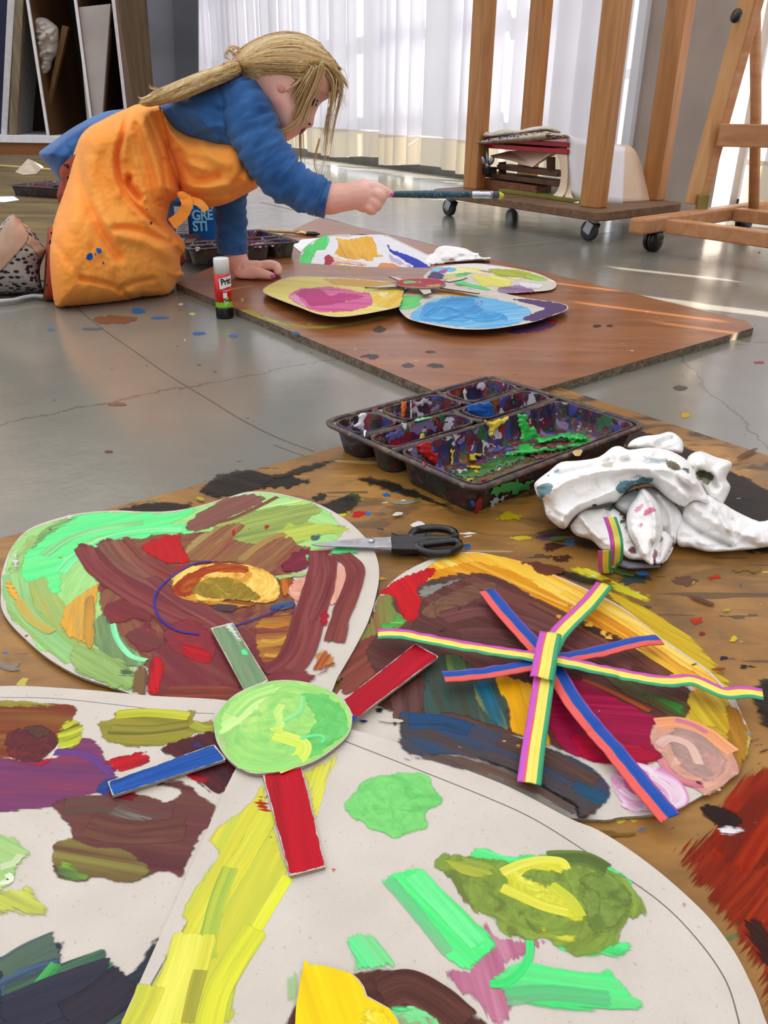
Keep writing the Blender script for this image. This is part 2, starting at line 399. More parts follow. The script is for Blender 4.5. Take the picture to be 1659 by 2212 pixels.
_seed = [0]
class Painter:
    """lays brush marks on a sheet; surf(P, lift) carries photo points onto the sheet"""
    def __init__(s, m, surf, conv=ID, mi=1, dz=0.000014):
        s.m, s.surf, s.conv, s.mi, s.dz = m, surf, conv, mi, dz; s.lv = 1
    def _put(s, V, Fc, ca, cb, cc, pd, uv, op):
        b = s.m.add(V, Fc, s.mi, True); n = len(V)
        for k, c in (('ca', ca), ('cb', cb), ('cc', cc)):
            s.m.at.setdefault(k, ('FLOAT_COLOR', []))[1].append((b, np.tile(np.array([*lin(c, PG), op], np.float32), (n, 1))))
        s.m.at.setdefault('pd', ('FLOAT_VECTOR', []))[1].append((b, np.asarray(pd, np.float32)))
        s.m.at.setdefault('uvw', ('FLOAT_VECTOR', []))[1].append((b, np.asarray(uv, np.float32)))
    def blob(s, pts, ca, cb=None, cc=None, d=(1, 0.1), polar=None, jag=2.0, dry=0.0, sw=1.2, op=1.0, fine=1.0, ed=0.0085, conv=None, sharp=False):
        _seed[0] += 1; sd = _seed[0]
        conv = conv or s.conv
        cb = cb or ca; cc = cc or cb
        O = np.array(conv(pts), float)
        if not sharp: O = cr(O, 5, True)
        ar = abs(np.sum(O[:, 0] * np.roll(O[:, 1], -1) - np.roll(O[:, 0], -1) * O[:, 1])) / 2
        st = max(2.2, math.sqrt(ar) / 24)
        O = resample(O, min(st, 5) * 0.8)
        if jag:
            T = np.roll(O, -1, 0) - np.roll(O, 1, 0); T /= np.maximum(np.linalg.norm(T, axis=1), 1e-9)[:, None]
            Nn = np.stack([-T[:, 1], T[:, 0]], 1)
            q = np.array([noise.noise((p[0] * .045 + sd * 7.3, p[1] * .045, sd)) * .8 + noise.noise((p[0] * .19, p[1] * .19 + sd, sd * 2.1)) * .6 for p in O])
            O = O + Nn * (q * jag)[:, None]
        x0, y0 = O.min(0); x1, y1 = O.max(0)
        g = np.stack(np.meshgrid(np.arange(x0, x1, st), np.arange(y0, y1, st)), -1).reshape(-1, 2)
        g = g + np.random.RandomState(sd).uniform(-.2, .2, g.shape) * st
        g = g[inside(g, O)] if len(g) else g
        if len(g):
            dd, _ = dseg(g, O, True); g = g[dd > st * .45]
        A = np.vstack([O, g]); n = len(O)
        cv, _, cf, ov, _, _ = delaunay_2d_cdt([Vector(p) for p in A], [], [list(range(n))], 1, 1e-6)
        A = np.array([tuple(p) for p in cv]); on = np.array([any(i < n for i in q) for q in ov])
        s.lv += 1
        Wp = s.surf(A, s.lv * s.dz)
        # edge distance in metres
        Ow = Wp[on]; ew = np.zeros(len(A)); idx = np.where(~on)[0]
        for i in idx: ew[i] = np.min(np.linalg.norm(Ow - Wp[i], axis=1))
        e = np.clip(ew / ed, 0, 1)
        c0 = A.mean(0) if polar is None else np.array(conv([polar])[0])
        cw, cx, cy = s.surf(np.array([c0, c0 + [1, 0], c0 + [0, 1]]), 0)
        ax, ay = cx - cw, cy - cw
        if polar is None:
            dv = np.array(d, float); u = ax * dv[0] + ay * dv[1]; u /= np.linalg.norm(u)
            nrm = np.cross(ax, ay); nrm /= np.linalg.norm(nrm); v = np.cross(nrm, u)
            q = Wp - cw
            uv = np.stack([(q @ u) / 0.075 * fine, (q @ v) / 0.0042 * fine, np.full(len(A), sd * 3.7)], 1)
        else:
            u = ax / np.linalg.norm(ax); nrm = np.cross(ax, ay); nrm /= np.linalg.norm(nrm); v = np.cross(nrm, u)
            q = Wp - cw; a_, b_ = q @ u, q @ v; r = np.hypot(a_, b_) + 1e-6
            uv = np.stack([a_ / r * 1.3 + sd * 5.1, r / 0.0042 * fine, b_ / r * 1.3], 1)
        pd = np.stack([e, np.full(len(A), dry), np.full(len(A), sw)], 1)
        Fc = []
        for f in cf:
            p = A[list(f)]; cr_ = (p[1, 0] - p[0, 0]) * (p[2, 1] - p[0, 1]) - (p[1, 1] - p[0, 1]) * (p[2, 0] - p[0, 0])
            Fc.append(tuple(f) if cr_ < 0 else tuple(reversed(f)))
        s._put(Wp, Fc, ca, cb, cc, pd, uv, op)
    def stroke(s, path, w, ca, cb=None, cc=None, dry=0.0, op=1.0, taper=0.0, sw=0.5, conv=None, end=0.12, hard=False):
        """brush stroke along a path; w in metres"""
        _seed[0] += 1; sd = _seed[0]
        conv = conv or s.conv; cb = cb or ca; cc = cc or cb
        P = resample(cr(conv(path), 8), 4, False)
        s.lv += 1
        Wp = s.surf(P, s.lv * s.dz)
        up = np.cross(s.surf(P + [1, 0], 0) - s.surf(P, 0), s.surf(P, 0) - s.surf(P + [0, 1], 0)); up /= np.linalg.norm(up, axis=1)[:, None]
        N = len(P)
        T = np.gradient(Wp, axis=0); T /= np.maximum(np.linalg.norm(T, axis=1), 1e-9)[:, None]
        S = np.cross(up, T)
        L = np.r_[0, np.cumsum(np.linalg.norm(np.diff(Wp, axis=0), axis=1))]
        K = 8; V = []; uv = []; pd = []
        for i in range(N):
            tt = L[i] / L[-1]
            ww = w * (1 - taper * abs(2 * tt - 1) ** 3) * (1 + 0.10 * noise.noise((L[i] * 60, sd, 0)))
            for k in range(K + 1):
                x = k / K * 2 - 1
                jl = 0 if (0 < i < N - 1) else noise.noise((x * 4, sd, i)) * w * 0.25
                V.append(Wp[i] + S[i] * (x * ww / 2) + T[i] * jl)
                uv.append((L[i] / 0.08, (x * ww / 2) / 0.0036, sd * 3.1))
                e = min(1, (1 - abs(x)) * 2.2) if not hard else 1
                ee = min(1, min(L[i], L[-1] - L[i]) / max(1e-6, end * w * 2))
                pd.append((min(e, ee + .05), dry * (0.6 + 0.8 * tt), sw))
        Fc = [(i * (K + 1) + k, i * (K + 1) + k + 1, (i + 1) * (K + 1) + k + 1, (i + 1) * (K + 1) + k) for i in range(N - 1) for k in range(K)]
        s._put(np.array(V), Fc, ca, cb, cc, pd, uv, op)

def flat(z):
    return lambda P, lift: onzs(P, z + lift)

# cardboard and other shared materials
def cardboard_mat():
    t = NT('grey_cardboard'); v = t.coords()
    n1 = t.noise(v, 30, 4); n2 = t.noise(v, 1100, 2); n3 = t.noise(v, 420, 2)
    c = t.ramp(n1.outputs['Fac'], [(0.3, lc('#d6ccbf', PG)), (0.7, lc('#e2d8cc', PG))])
    c = t.mix(t.math('MULTIPLY', t.math('GREATER_THAN', n3.outputs['Fac'], 0.69), 0.35), c, lc('#9a8f84', PG))
    c = t.mix(t.math('MULTIPLY', n2.outputs['Fac'], 0.22), c, lc('#a89d92', PG))
    return t.done(t.bsdf(c, 0.8, 0.2, 0, t.bump(n2.outputs['Fac'], 0.12, 0.0006)).outputs[0])
MAT_CARD = cardboard_mat()
MAT_CARD_EDGE = pmat('cardboard_edge', '#9a8d7e', '#857868', 300, 0.85)
MATS_SHEET = [MAT_CARD, MAT_PAINT, MAT_CARD_EDGE]

def sheet_outline(conv, pts, n=6, step=4): return resample(cr(conv(pts), n, True), step)

ZA = zm(0, 1030, 1659 / 860); ZB = zm(780, 1160, 1659 / 879); ZC = zm(0, 1450, 1659 / 780); ZD = zm(560, 1600, 1659 / 1099)
ZE = zm(860, 490, 1659 / 380); ZF = zm(560, 490, 1659 / 360); ZG = zm(1250, 1200, 1508 / 409)
# ------------------------------------------------------------------ setting: floor, window wall
def floor_mat():
    t = NT('painted_concrete_floor'); v = t.coords()
    n1 = t.noise(v, 1.6, 6, 0.6); n2 = t.noise(v, 14, 5, 0.65); n3 = t.noise(v, 160, 3)
    c = t.ramp(n1.outputs['Fac'], [(0.3, lc('#77746a')), (0.55, lc('#88857a')), (0.75, lc('#969085'))])
    c = t.mix(t.math('MULTIPLY', n2.outputs['Fac'], 0.45), c, lc('#6e6b62'))
    vs = t.coords((1, 1, 1), (0, 0, 0.5)); ns = t.noise(vs, 55, 2, 0.5)
    c = t.mix(t.math('MULTIPLY', t.math('GREATER_THAN', ns.outputs['Fac'], 0.735), 0.6), c, lc('#4a4238'))
    # fine cracks
    vc = t.n('TexVoronoi', feature='DISTANCE_TO_EDGE'); vc.inputs['Scale'].default_value = 0.55
    va = t.n('VectorMath', operation='ADD'); vm = t.n('VectorMath', operation='SCALE'); vm.inputs['Scale'].default_value = 0.05
    t.l(n2.outputs['Color'], vm.inputs[0]); t.l(v, va.inputs[0]); t.l(vm.outputs[0], va.inputs[1]); t.l(va.outputs[0], vc.inputs['Vector'])
    ck = t.math('LESS_THAN', vc.outputs['Distance'], 0.0010)
    c = t.mix(t.math('MULTIPLY', ck, 0.5), c, lc('#45433c'))
    rg = t.n('MapRange'); rg.inputs[3].default_value = 0.10; rg.inputs[4].default_value = 0.26; t.l(n2.outputs['Fac'], rg.inputs[0])
    nr = t.bump(t.math('ADD', t.math('MULTIPLY', n2.outputs['Fac'], 1.0), t.math('MULTIPLY', n3.outputs['Fac'], 0.08)), 0.10, 0.006)
    return t.done(t.bsdf(c, rg.outputs[0], 0.42, 0, nr).outputs[0])
m = M()
m.add([(-7, -2, 0), (8, -2, 0), (8, 10, 0), (-7, 10, 0)], [(0, 1, 2, 3)])
struct(m.build('floor', floor_mat(), base=(0, 0, 0)))

WD = np.array([0.503, -0.865]); WD /= np.linalg.norm(WD); WP = np.array([0.134, 4.307]); WN = np.array([WD[1], -WD[0]])
if WN @ (np.array([0, 0]) - WP) < 0: WN = -WN                    # into the room
def wall_s(px, py=300):
    r = ray(px, py); # x = r0 k, y = r1 k ; WP + s WD
    A = np.array([[r[0], -WD[0]], [r[1], -WD[1]]]); k, s = np.linalg.solve(A, WP); return s
def wpt(s, n=0.0, z=0.0):
    p = WP + WD * s + WN * n; return Vector((p[0], p[1], z))
def wbox(m, s0, s1, n0, n1, z0, z1, mi=0):
    m.quad8([wpt(s0, n0, z0), wpt(s1, n0, z0), wpt(s1, n1, z0), wpt(s0, n1, z0)], [wpt(s0, n0, z1), wpt(s1, n0, z1), wpt(s1, n1, z1), wpt(s0, n1, z1)], mi)
S_L = wall_s(405, 200); S_M = wall_s(832, 300); S_C = wall_s(1372, 150); S_P0 = wall_s(1388, 150); S_P1 = wall_s(1548, 380); S_R = S_P1 + 1.15
MAT_WALL = pmat('pier_plaster', '#ab9f95', '#b6aaa0', 5, 0.8, 0.2, bump=0.1, bd=0.001)
MAT_FRAME = pmat('white_window_paint', '#dfe3ea', '#e8ecf2', 8, 0.4)
m = M(); wbox(m, S_P0, S_P1, -0.20, 0.0, 0, 3.6)
wbox(m, S_P0 + 0.10, S_P0 + 0.115, 0.0, 0.006, 0, 3.6)
struct(m.build('wall_back', MAT_WALL))
m = M(); wbox(m, S_L - 1.2, S_P0, -0.20, -0.02, 2.35, 3.6); wbox(m, S_P1, S_R, -0.20, -0.02, 2.35, 3.6)
struct(m.build('wall_lintel', MAT_WALL))
def window(name, s0, s1, nb, rows):
    m = M(); n0, n1 = -0.17, -0.115
    wbox(m, s0, s1, n0, n1, 0.0, 0.055, 1); wbox(m, s0, s1, n0, n1, 2.28, 2.35); wbox(m, s0, s0 + 0.06, n0, n1, 0.055, 2.28); wbox(m, s1 - 0.06, s1, n0, n1, 0.055, 2.28)
    for k in range(1, nb):
        s = s0 + (s1 - s0) * k / nb; wbox(m, s - 0.022, s + 0.022, n0 + 0.004, n1 - 0.004, 0.055, 2.28)
    for z in rows: wbox(m, s0 + 0.06, s1 - 0.06, n0 + 0.008, n1 - 0.008, z - 0.016, z + 0.016)
    struct(m.build(name, [MAT_FRAME, pmat(name + '_dark_sill', '#2c2f33', '#3b3e42', 12, 0.4)]))
window('window_1', S_L - 1.2, S_P0, 7, (0.42, 0.78, 1.14, 1.5, 1.86))
window('window_2', S_P1, S_R, 2, (0.78, 1.5))
# bright edge of the window frame between curtain and pier
m = M(); wbox(m, S_P0 - 0.035, S_P0 + 0.002, -0.02, 0.02, 0, 2.35); struct(m.build('trim_1', MAT_FRAME))

# unseen sun-blocking panel added at right, slits shaped to cast the sun streaks
STREAKS = []
for a, b, w, z in (((1312, 579), (1580, 607), 0.026, 0), ((1305, 637), (1520, 657), 0.030, 0), ((1440, 657), (1700, 684), 0.045, 0),
                   ((1240, 652), (1550, 699), 0.012, .012), ((1412, 697), (1620, 729), 0.014, .012), ((1180, 612), (1330, 630), 0.012, 0.012)):
    p, q = onz(*a, z), onz(*b, z); STREAKS.append((p, q, w, z))
holes = []
for p, q, w, z in STREAKS:
    c = (p + q) / 2; A = np.array([[WD[0], -SUN_AZ[0]], [WD[1], -SUN_AZ[1]]])
    s, t = np.linalg.solve(A, c[:2] - WP)
    h = np.linalg.norm(q - p) / 2
    holes.append((s, w / abs(WD[0] * SUN_AZ[1] - WD[1] * SUN_AZ[0]), z + (t - h) * math.tan(SUN_EL), z + (t + h) * math.tan(SUN_EL)))
m = M(); ks = sorted({S_R, 9.5, *(s - w / 2 for s, w, _, _ in holes), *(s + w / 2 for s, w, _, _ in holes)})
for a, b in zip(ks[:-1], ks[1:]):
    z = 0
    for z0, z1 in sorted((h[2], h[3]) for h in holes if h[0] - h[1] / 2 < (a + b) / 2 < h[0] + h[1] / 2):
        if z0 > z: wbox(m, a, b, -0.013, -0.01, z, z0)
        z = max(z, z1)
    wbox(m, a, b, -0.013, -0.01, z, 3.6)
struct(m.build('sun_slit_panel', MAT_WALL))

# ------------------------------------------------------------------ curtains
def curtain_mat(name, a, b, tr, tint):
    t = NT(name); v = t.coords((1, 1, 0.25)); nz = t.noise(v, 9, 4); n2 = t.noise(t.coords(), 700, 2)
    c = t.ramp(nz.outputs['Fac'], [(0.3, lc(a)), (0.7, lc(b))])
    df = t.n('BsdfDiffuse'); t.l(c, df.inputs[0]); tl = t.n('BsdfTranslucent'); tl.inputs[0].default_value = lc(tint)
    t.l(t.bump(n2.outputs['Fac'], 0.1, 0.0005), df.inputs['Normal'])
    mx = t.n('MixShader'); mx.inputs[0].default_value = tr; t.l(df.outputs[0], mx.inputs[1]); t.l(tl.outputs[0], mx.inputs[2])
    return t.done(mx.outputs[0])
MAT_CURT = curtain_mat('white_curtain_cotton', '#ecebf0', '#f4f3f5', 0.25, '#e4e2ee')
MAT_HEM = curtain_mat('cream_curtain_hem', '#e4dccb', '#ece5d6', 0.24, '#dccfb6')
def curtain(label, s0, s1, z0, amp, wl, seed, n=0.06, hem=0.125, group='curtains along the windows'):
    rr = random.Random(seed)
    ph = [rr.uniform(0, 6.28) for _ in range(6)]
    kn = [rr.uniform(.8, 1.25) for _ in range(6)]
    def fn(z_lo, z_hi, off):
        def f(u, v):
            s = s0 + (s1 - s0) * u; z = z_lo + (z_hi - z_lo) * v
            x = s + 0.03 * math.sin(s * 9 + ph[0])
            fl = 1 + 0.25 * math.exp(-z * 2)
            y = amp * fl * (math.sin(x / wl * 6.283 * kn[0] + ph[1]) + 0.45 * math.sin(x / wl * 6.283 * 1.7 * kn[1] + ph[2] + z * .25) + 0.3 * math.sin(x / wl * 6.283 * .43 + ph[3]))
            zz = z + (0.012 * math.sin(s * 7 + ph[4]) if v == 0 else 0)
            p = wpt(s, n + y + off, zz); return p
        return f
    th = thing('curtain', label, 'curtain', tuple(wpt((s0 + s1) / 2, n, z0)), group)
    m = M(); m.grid(fn(z0 + hem, 2.45, 0), 220, 6); m.build('curtain_cloth', MAT_CURT, th)
    m = M(); m.grid(fn(z0, z0 + hem + .006, 0.0015), 220, 2); m.build('hem', MAT_HEM, th)['label'] = 'cream hem band'
curtain('white pleated curtain behind the girl, between the board rack and the trolley', S_L - 0.9, S_M + 0.03, 0.055, 0.020, 0.135, 3)
curtain('white pleated curtain hanging directly behind the wooden trolley posts', S_M, S_C, 0.045, 0.022, 0.15, 8, n=0.035)
curtain('bright white curtain behind the easel at the right edge', S_P1 + 0.10, S_R + 0.1, 0.05, 0.018, 0.17, 5, n=0.03)

# ------------------------------------------------------------------ work boards on the floor
def board_mat():
    t = NT('paint_stained_work_board'); v = t.coords((3, 6, 6), (0, 0, -0.62)); vo = t.coords()
    n1 = t.noise(v, 2.2, 6, 0.62, 0.8); n2 = t.noise(vo, 9, 5, 0.6, 0.6); n3 = t.noise(t.coords((1, 6, 1), (0, 0, -0.4)), 40, 4, 0.6)
    c = t.ramp(n1.outputs['Fac'], [(0.28, lc('#6b4a20')), (0.44, lc('#98692c')), (0.6, lc('#b5823c')), (0.8, lc('#c4964c'))])
    c = t.mix(t.math('MULTIPLY', n3.outputs['Fac'], 0.5), c, lc('#7a5424'))
    n4 = t.noise(t.coords((3, 7, 3), (0, 0, -0.35)), 3.1, 5, 0.62, 1.0)
    dk = t.ramp(n4.outputs['Fac'], [(0.50, (0, 0, 0)), (0.60, (1, 1, 1))])
    # darker towards the far corner of the board, where it has been worked on most
    sx = t.n('SeparateXYZ'); t.l(vo, sx.inputs[0])
    far = t.n('MapRange'); far.inputs[1].default_value = -0.62; far.inputs[2].default_value = -0.18; t.l(sx.outputs[1], far.inputs[0])
    c = t.mix(t.math('MULTIPLY', dk, t.math('MULTIPLY', far.outputs[0], 0.95)), c, lc('#241e1b'))
    c = t.mix(t.math('MULTIPLY', t.ramp(n2.outputs['Fac'], [(0.45, (0, 0, 0)), (0.68, (1, 1, 1))]), 0.45), c, lc('#57401f'))
    for i, (sc, th, col) in enumerate(((26, .70, '#2f6f9e'), (31, .71, '#c2b53a'), (22, .70, '#37352f'), (37, .715, '#b03024'), (29, .72, '#e2ded4'), (24, .71, '#4e6a3a'), (17, .68, '#3a2c22'))):
        va = t.n('VectorMath', operation='ADD'); va.inputs[1].default_value = (i * 3.7, i * 1.9, i)
        t.l(t.coords((1, 2.0, 1), (0, 0, -0.5 + 0.3 * i)), va.inputs[0])
        nn = t.noise(va.outputs[0], sc, 3, 0.55, 0.4)
        c = t.mix(t.math('MULTIPLY', t.math('GREATER_THAN', nn.outputs['Fac'], th), 0.85), c, lc(col))
    # scratched knife lines
    for k, (ry, sc) in enumerate(((0.5, 70), (-0.7, 60), (0.15, 80), (-0.3, 75))):
        sn = t.noise(t.coords((0.10, 1, 1), (0, 0, ry)), sc, 2, 0.5); sm = t.noise(t.coords((1, 1, 1), (0.3 * k, 0, ry)), 7, 2)
        f = t.math('MULTIPLY', t.math('GREATER_THAN', sn.outputs['Fac'], 0.70), t.math('GREATER_THAN', sm.outputs['Fac'], 0.5))
        c = t.mix(t.math('MULTIPLY', f, 0.7), c, lc('#3f2c16' if k < 3 else '#b89a66'))
    nr = t.bump(t.math('ADD', n3.outputs['Fac'], dk), 0.15, 0.001)
    return t.done(t.bsdf(c, 0.42, 0.4, 0, nr).outputs[0])
MAT_BOARD = board_mat()
zb = 0.006
nbc = onz(1207, 836, zb); d1 = onz(0, 1163, zb) - nbc; d1 /= np.linalg.norm(d1)
d2 = np.array([d1[1], -d1[0], 0]);
if d2 @ (onz(1659, 989, zb) - nbc) < 0: d2 = -d2
B1, B2 = 1.10, 1.30
m = M(); q = [nbc, nbc + d2 * B2, nbc + d2 * B2 + d1 * B1, nbc + d1 * B1]
m.quad8([p - [0, 0, zb] for p in q][::-1], q[::-1])
ptr = Painter(m, flat(zb), ID, 1)
# paint that has landed on the board
ptr.blob([(1500, 1790), (1600, 1690), (1720, 1640), (1900, 1700), (1900, 2300), (1690, 2230), (1640, 2120), (1560, 1990), (1470, 1890), (1430, 1820)], '#a02c14', '#8c2010', '#6a1a10', d=(-.5, .9), jag=4, dry=0.30, ed=0.03, op=.95)
ptr.blob([(1470, 1860), (1560, 1770), (1660, 1700), (1800, 1700), (1900, 2300), (1680, 2230), (1620, 2100), (1540, 1970)], '#96301a', '#7c2210', '#a83c1e', d=(-.6, .8), jag=3, dry=0.10, ed=0.03, op=.92)
ptr.blob([(1560, 1700), (1700, 1640), (1760, 1800), (1620, 1900), (1540, 1850)], '#b03a18', '#a02410', '#7a2414', d=(-.5, .8), jag=6, dry=0.3, op=.8, ed=.015)
ptr.blob([(1505, 1745), (1560, 1740), (1610, 1775), (1560, 1790)], '#1a1210', '#2a1512', d=(1, .4), jag=5, op=.9)
ptr.blob([(1600, 2000), (1640, 1980), (1700, 2080), (1650, 2090)], '#2a1410', '#3a1812', d=(1, 1), jag=7, dry=.2)
ptr.blob([(1548, 1788), (1575, 1783), (1612, 1792), (1590, 1806), (1560, 1803)], '#eee6ea', '#d8d0d8', jag=3)
ptr.blob([(1540, 1838), (1565, 1842), (1560, 1850), (1545, 1848)], '#c03020', jag=2)
for pts, c in ((ZB([(850, 120), (950, 130), (1100, 200), (1240, 270), (1230, 285), (1050, 232), (900, 165)]), ('#d6cf3c', '#c8b830', '#e2d848')),
               (ZB([(980, 210), (1120, 260), (1290, 360), (1420, 470), (1500, 580), (1525, 660), (1480, 640), (1330, 500), (1150, 380)]), ('#c9a32c', '#d8b834', '#8a7a2c')),
               ):
    ptr.blob(pts, *c, d=(.85, .5), jag=4, dry=.28, conv=ID)
for (x, y), r, c in (((1010, 1180), (8, 5), '#2566b0'), ((745, 1108), (20, 9), '#e6dc3c'), ((775, 1110), (18, 9), '#c41c1c'), ((905, 1133), (24, 7), '#eae6de'), ((835, 1068), (9, 5), '#2a68b0'), ((860, 1060), (12, 5), '#2a68a8'), ((795, 1108), (8, 4), '#2a78c8'),
                     ((1195, 1180), (26, 10), '#4a2a20'), ((1215, 1205), (30, 9), '#4a2a1e'), ((1130, 1162), (28, 6), '#c8b830'), ((1185, 1160), (32, 7), '#6a4a6a'), ((1370, 1250), (40, 16), '#3a4a48'), ((1480, 1255), (36, 12), '#6a4a3a'), ((1545, 1245), (16, 8), '#c83020'),
                     ((1505, 1340), (14, 7), '#b83a24'), ((1560, 1422), (9, 7), '#241f3a'), ((1610, 1440), (20, 7), '#1a1420'), ((1515, 1368), (8, 5), '#8a2a1c'), ((1585, 1380), (12, 6), '#d8c02c'), ((1600, 1262), (5, 8), '#5a5aa0'), ((690, 1075), (22, 10), '#2a2520'),
                     ((920, 1030), (34, 12), '#35302a'), ((1100, 1115), (30, 12), '#b0a020'), ((870, 1085), (40, 5), '#8a8a80'), ((610, 1040), (60, 16), '#241f1a'), ((320, 1095), (36, 10), '#2a2520'), ((500, 1045), (30, 22), '#201c18'), ((520, 1035), (40, 14), '#1d1916'), ((760, 1075), (26, 12), '#3a4a24'), ((1400, 970), (60, 14), '#2a2420'), ((1520, 1020), (70, 18), '#332a24'),
                     ((1580, 1085), (60, 14), '#2d2620'), ((1330, 925), (30, 8), '#3a2c22'), ((1620, 1230), (40, 10), '#8a6a3a'), ((1650, 1530), (26, 30), '#3a2216'), ((1640, 1620), (18, 40), '#4a2a18'), ((10, 1440), (40, 12), '#8a8278'), ((820, 1250), (20, 5), '#c8a030'),
                     ((250, 1475), (18, 6), '#b89858'), ((830, 1520), (14, 8), '#1a1a20'), ((1320, 1800), (50, 12), '#7a5a28')):
    P = [(x + r[0] * math.cos(a) * (1 + .3 * math.sin(3 * a + x)), y + r[1] * math.sin(a)) for a in np.linspace(0, 6.28, 9)[:-1]]
    ptr.blob(P, c, c, c, d=(1, R_.uniform(-.6, .6)), jag=max(2, r[1] * .7), dry=.05 if r[0] < 16 else .28, op=.92, ed=.002 + r[1] * .0004)
for pts, dr in (([(1320, 925), (1440, 945), (1590, 1020), (1700, 1080), (1700, 1150), (1560, 1105), (1430, 1030)], .30), ([(430, 1062), (470, 1024), (550, 1012), (590, 1032), (560, 1055), (490, 1074)], .10), ([(250, 1103), (330, 1083), (410, 1085), (390, 1104), (320, 1116)], .22), ([(540, 1040), (640, 1008), (720, 990), (715, 1004), (620, 1034)], .30), ([(690, 1090), (740, 1070), (775, 1075), (765, 1105), (715, 1112)], .25), ([(760, 1030), (850, 1040), (930, 1070), (1000, 1110), (900, 1080), (800, 1050)], .30), ([(1180, 1215), (1260, 1235), (1340, 1260), (1300, 1275), (1200, 1245)], .35), ([(1620, 1480), (1700, 1460), (1700, 1600), (1640, 1560)], .25), ([(1222, 856), (1300, 884), (1390, 914), (1365, 924), (1280, 898)], .25), ([(1480, 1130), (1600, 1150), (1700, 1200), (1600, 1190)], .35)):
    ptr.blob(pts, '#241e1a', '#32281f', '#1c1815', d=(1, .25), jag=6, dry=dr, ed=.012, op=.9)
rb = random.Random(11)
for _ in range(330):
    x, y = rb.uniform(-40, 1659), rb.uniform(850, 1800)
    w3 = onz(x, y, zb)
    if (w3 - nbc) @ d1 < 0.01 or (w3 - nbc) @ d2 < 0.01: continue
    r = rb.uniform(1.5, 4.5) if rb.random() < .82 else rb.uniform(4, 12); c = rb.choice(['#2a68a8', '#e0dcd0', '#3a3028', '#b8a830', '#8a2a20', '#4a6a3a', '#241c18', '#d8d0c0', '#5a3a24', '#6a8a90'])
    a0 = rb.uniform(-.5, .5); e = rb.uniform(1.2, 3.5)
    P = [(x + r * e * math.cos(a) * math.cos(a0) - r * .5 * math.sin(a) * math.sin(a0), y + r * e * math.cos(a) * math.sin(a0) + r * .5 * math.sin(a) * math.cos(a0)) for a in np.linspace(0, 6.28, 8)[:-1]]
    ptr.blob(P, c, c, c, jag=2.0, dry=.1, op=.85, ed=.0015)
tag(m.build('work_board', [MAT_BOARD, MAT_PAINT], base=(nbc[0], nbc[1], 0)), 'ochre paint-stained work board under the large cardboard flower and paint tray', 'board', 'wooden work boards on the floor')

# far board
MAT_FARB = None
def farboard_mat():
    t = NT('varnished_plywood'); v = t.coords((1.5, 12, 12), (0, 0, -0.75)); vo = t.coords()
    n1 = t.noise(v, 2.4, 6, 0.6, 0.9); n2 = t.noise(vo, 5, 5, 0.6); n3 = t.noise(t.coords((2, 30, 2), (0, 0, -.75)), 9, 3)
    c = t.ramp(n1.outputs['Fac'], [(0.3, lc('#744423')), (0.5, lc('#90572e')), (0.7, lc('#a4693a'))])
    c = t.mix(t.math('MULTIPLY', n3.outputs['Fac'], 0.35), c, lc('#7a4826'))
    for i, (sc, th, col) in enumerate(((40, .72, '#3a3030'), (48, .735, '#d8cfc4'), (34, .73, '#44506a'))):
        va = t.n('VectorMath', operation='ADD'); va.inputs[1].default_value = (i * 5.1, i * 2.3, i); t.l(t.coords((1, 2.5, 1), (0, 0, -.3)), va.inputs[0])
        c = t.mix(t.math('MULTIPLY', t.math('GREATER_THAN', t.noise(va.outputs[0], sc, 3).outputs['Fac'], th), 0.7), c, lc(col))
    rg = t.n('MapRange'); rg.inputs[3].default_value = 0.2; rg.inputs[4].default_value = 0.42; t.l(n2.outputs['Fac'], rg.inputs[0])
    return t.done(t.bsdf(c, rg.outputs[0], 0.5, 0, t.bump(n3.outputs['Fac'], 0.08, 0.001)).outputs[0])
MAT_FARB = farboard_mat()
MAT_PLY = wood('plywood_edge', '#4a3f33', '#77695a', '#9a8b78', 0, 30, 0.8)
zf = 0.012
fb = [onz(1025, 881, zf), onz(1628, 708, zf), onz(1600, 692, zf) * 0 + onz(1612, 693, zf), onz(690, 470, zf), onz(380, 612, zf)]
m = M(); top = [Vector(p) for p in fb]; bot = [p - Vector((0, 0, zf)) for p in top]
m.quad8(bot, top)
for k in range(2, len(m.mi)): m.mi[k] = 2
ptf = Painter(m, flat(zf), ID, 1)
ptf.stroke([(528, 668), (580, 690), (660, 706), (740, 702), (830, 684)], 0.018, '#b8a84a', '#a89a48', '#c8b85a', dry=.28, op=.75)
ptf.stroke([(462, 631), (490, 627), (520, 621), (548, 617)], 0.010, '#c2b058', '#b0a050', dry=.2, op=.85)
ptf.blob([(1095, 715), (1150, 698), (1195, 690), (1205, 702), (1160, 718), (1110, 722)], '#5a3f6a', '#4a3a7a', '#7a3a4a', jag=4, dry=.2, op=.8)
ptf.blob([(1180, 690), (1205, 692), (1190, 700)], '#b02a2a', jag=2)
ptf.blob([(545, 672), (590, 688), (628, 706), (612, 705), (575, 690)], '#b8b040', '#4a7a8a', '#c8c050', jag=4, dry=.15)
for (x, y), r, c in (((820, 712), (18, 6), '#4a4640'), ((800, 770), (22, 7), '#4a4f5a'), ((640, 720), (10, 4), '#2a6a9a'), ((880, 790), (16, 5), '#50545c'), ((940, 790), (20, 5), '#46484e'), ((1290, 704), (10, 4), '#3a302a'), ((1318, 704), (9, 4), '#3a302a'), ((523, 647), (5, 4), '#c0b068'), ((930, 760), (14, 3), '#6a4a3a')):
    ptf.blob([(x + r[0] * math.cos(a), y + r[1] * math.sin(a)) for a in np.linspace(0, 6.28, 8)[:-1]], c, jag=r[1] * .8, op=.7, ed=.004, dry=.2)
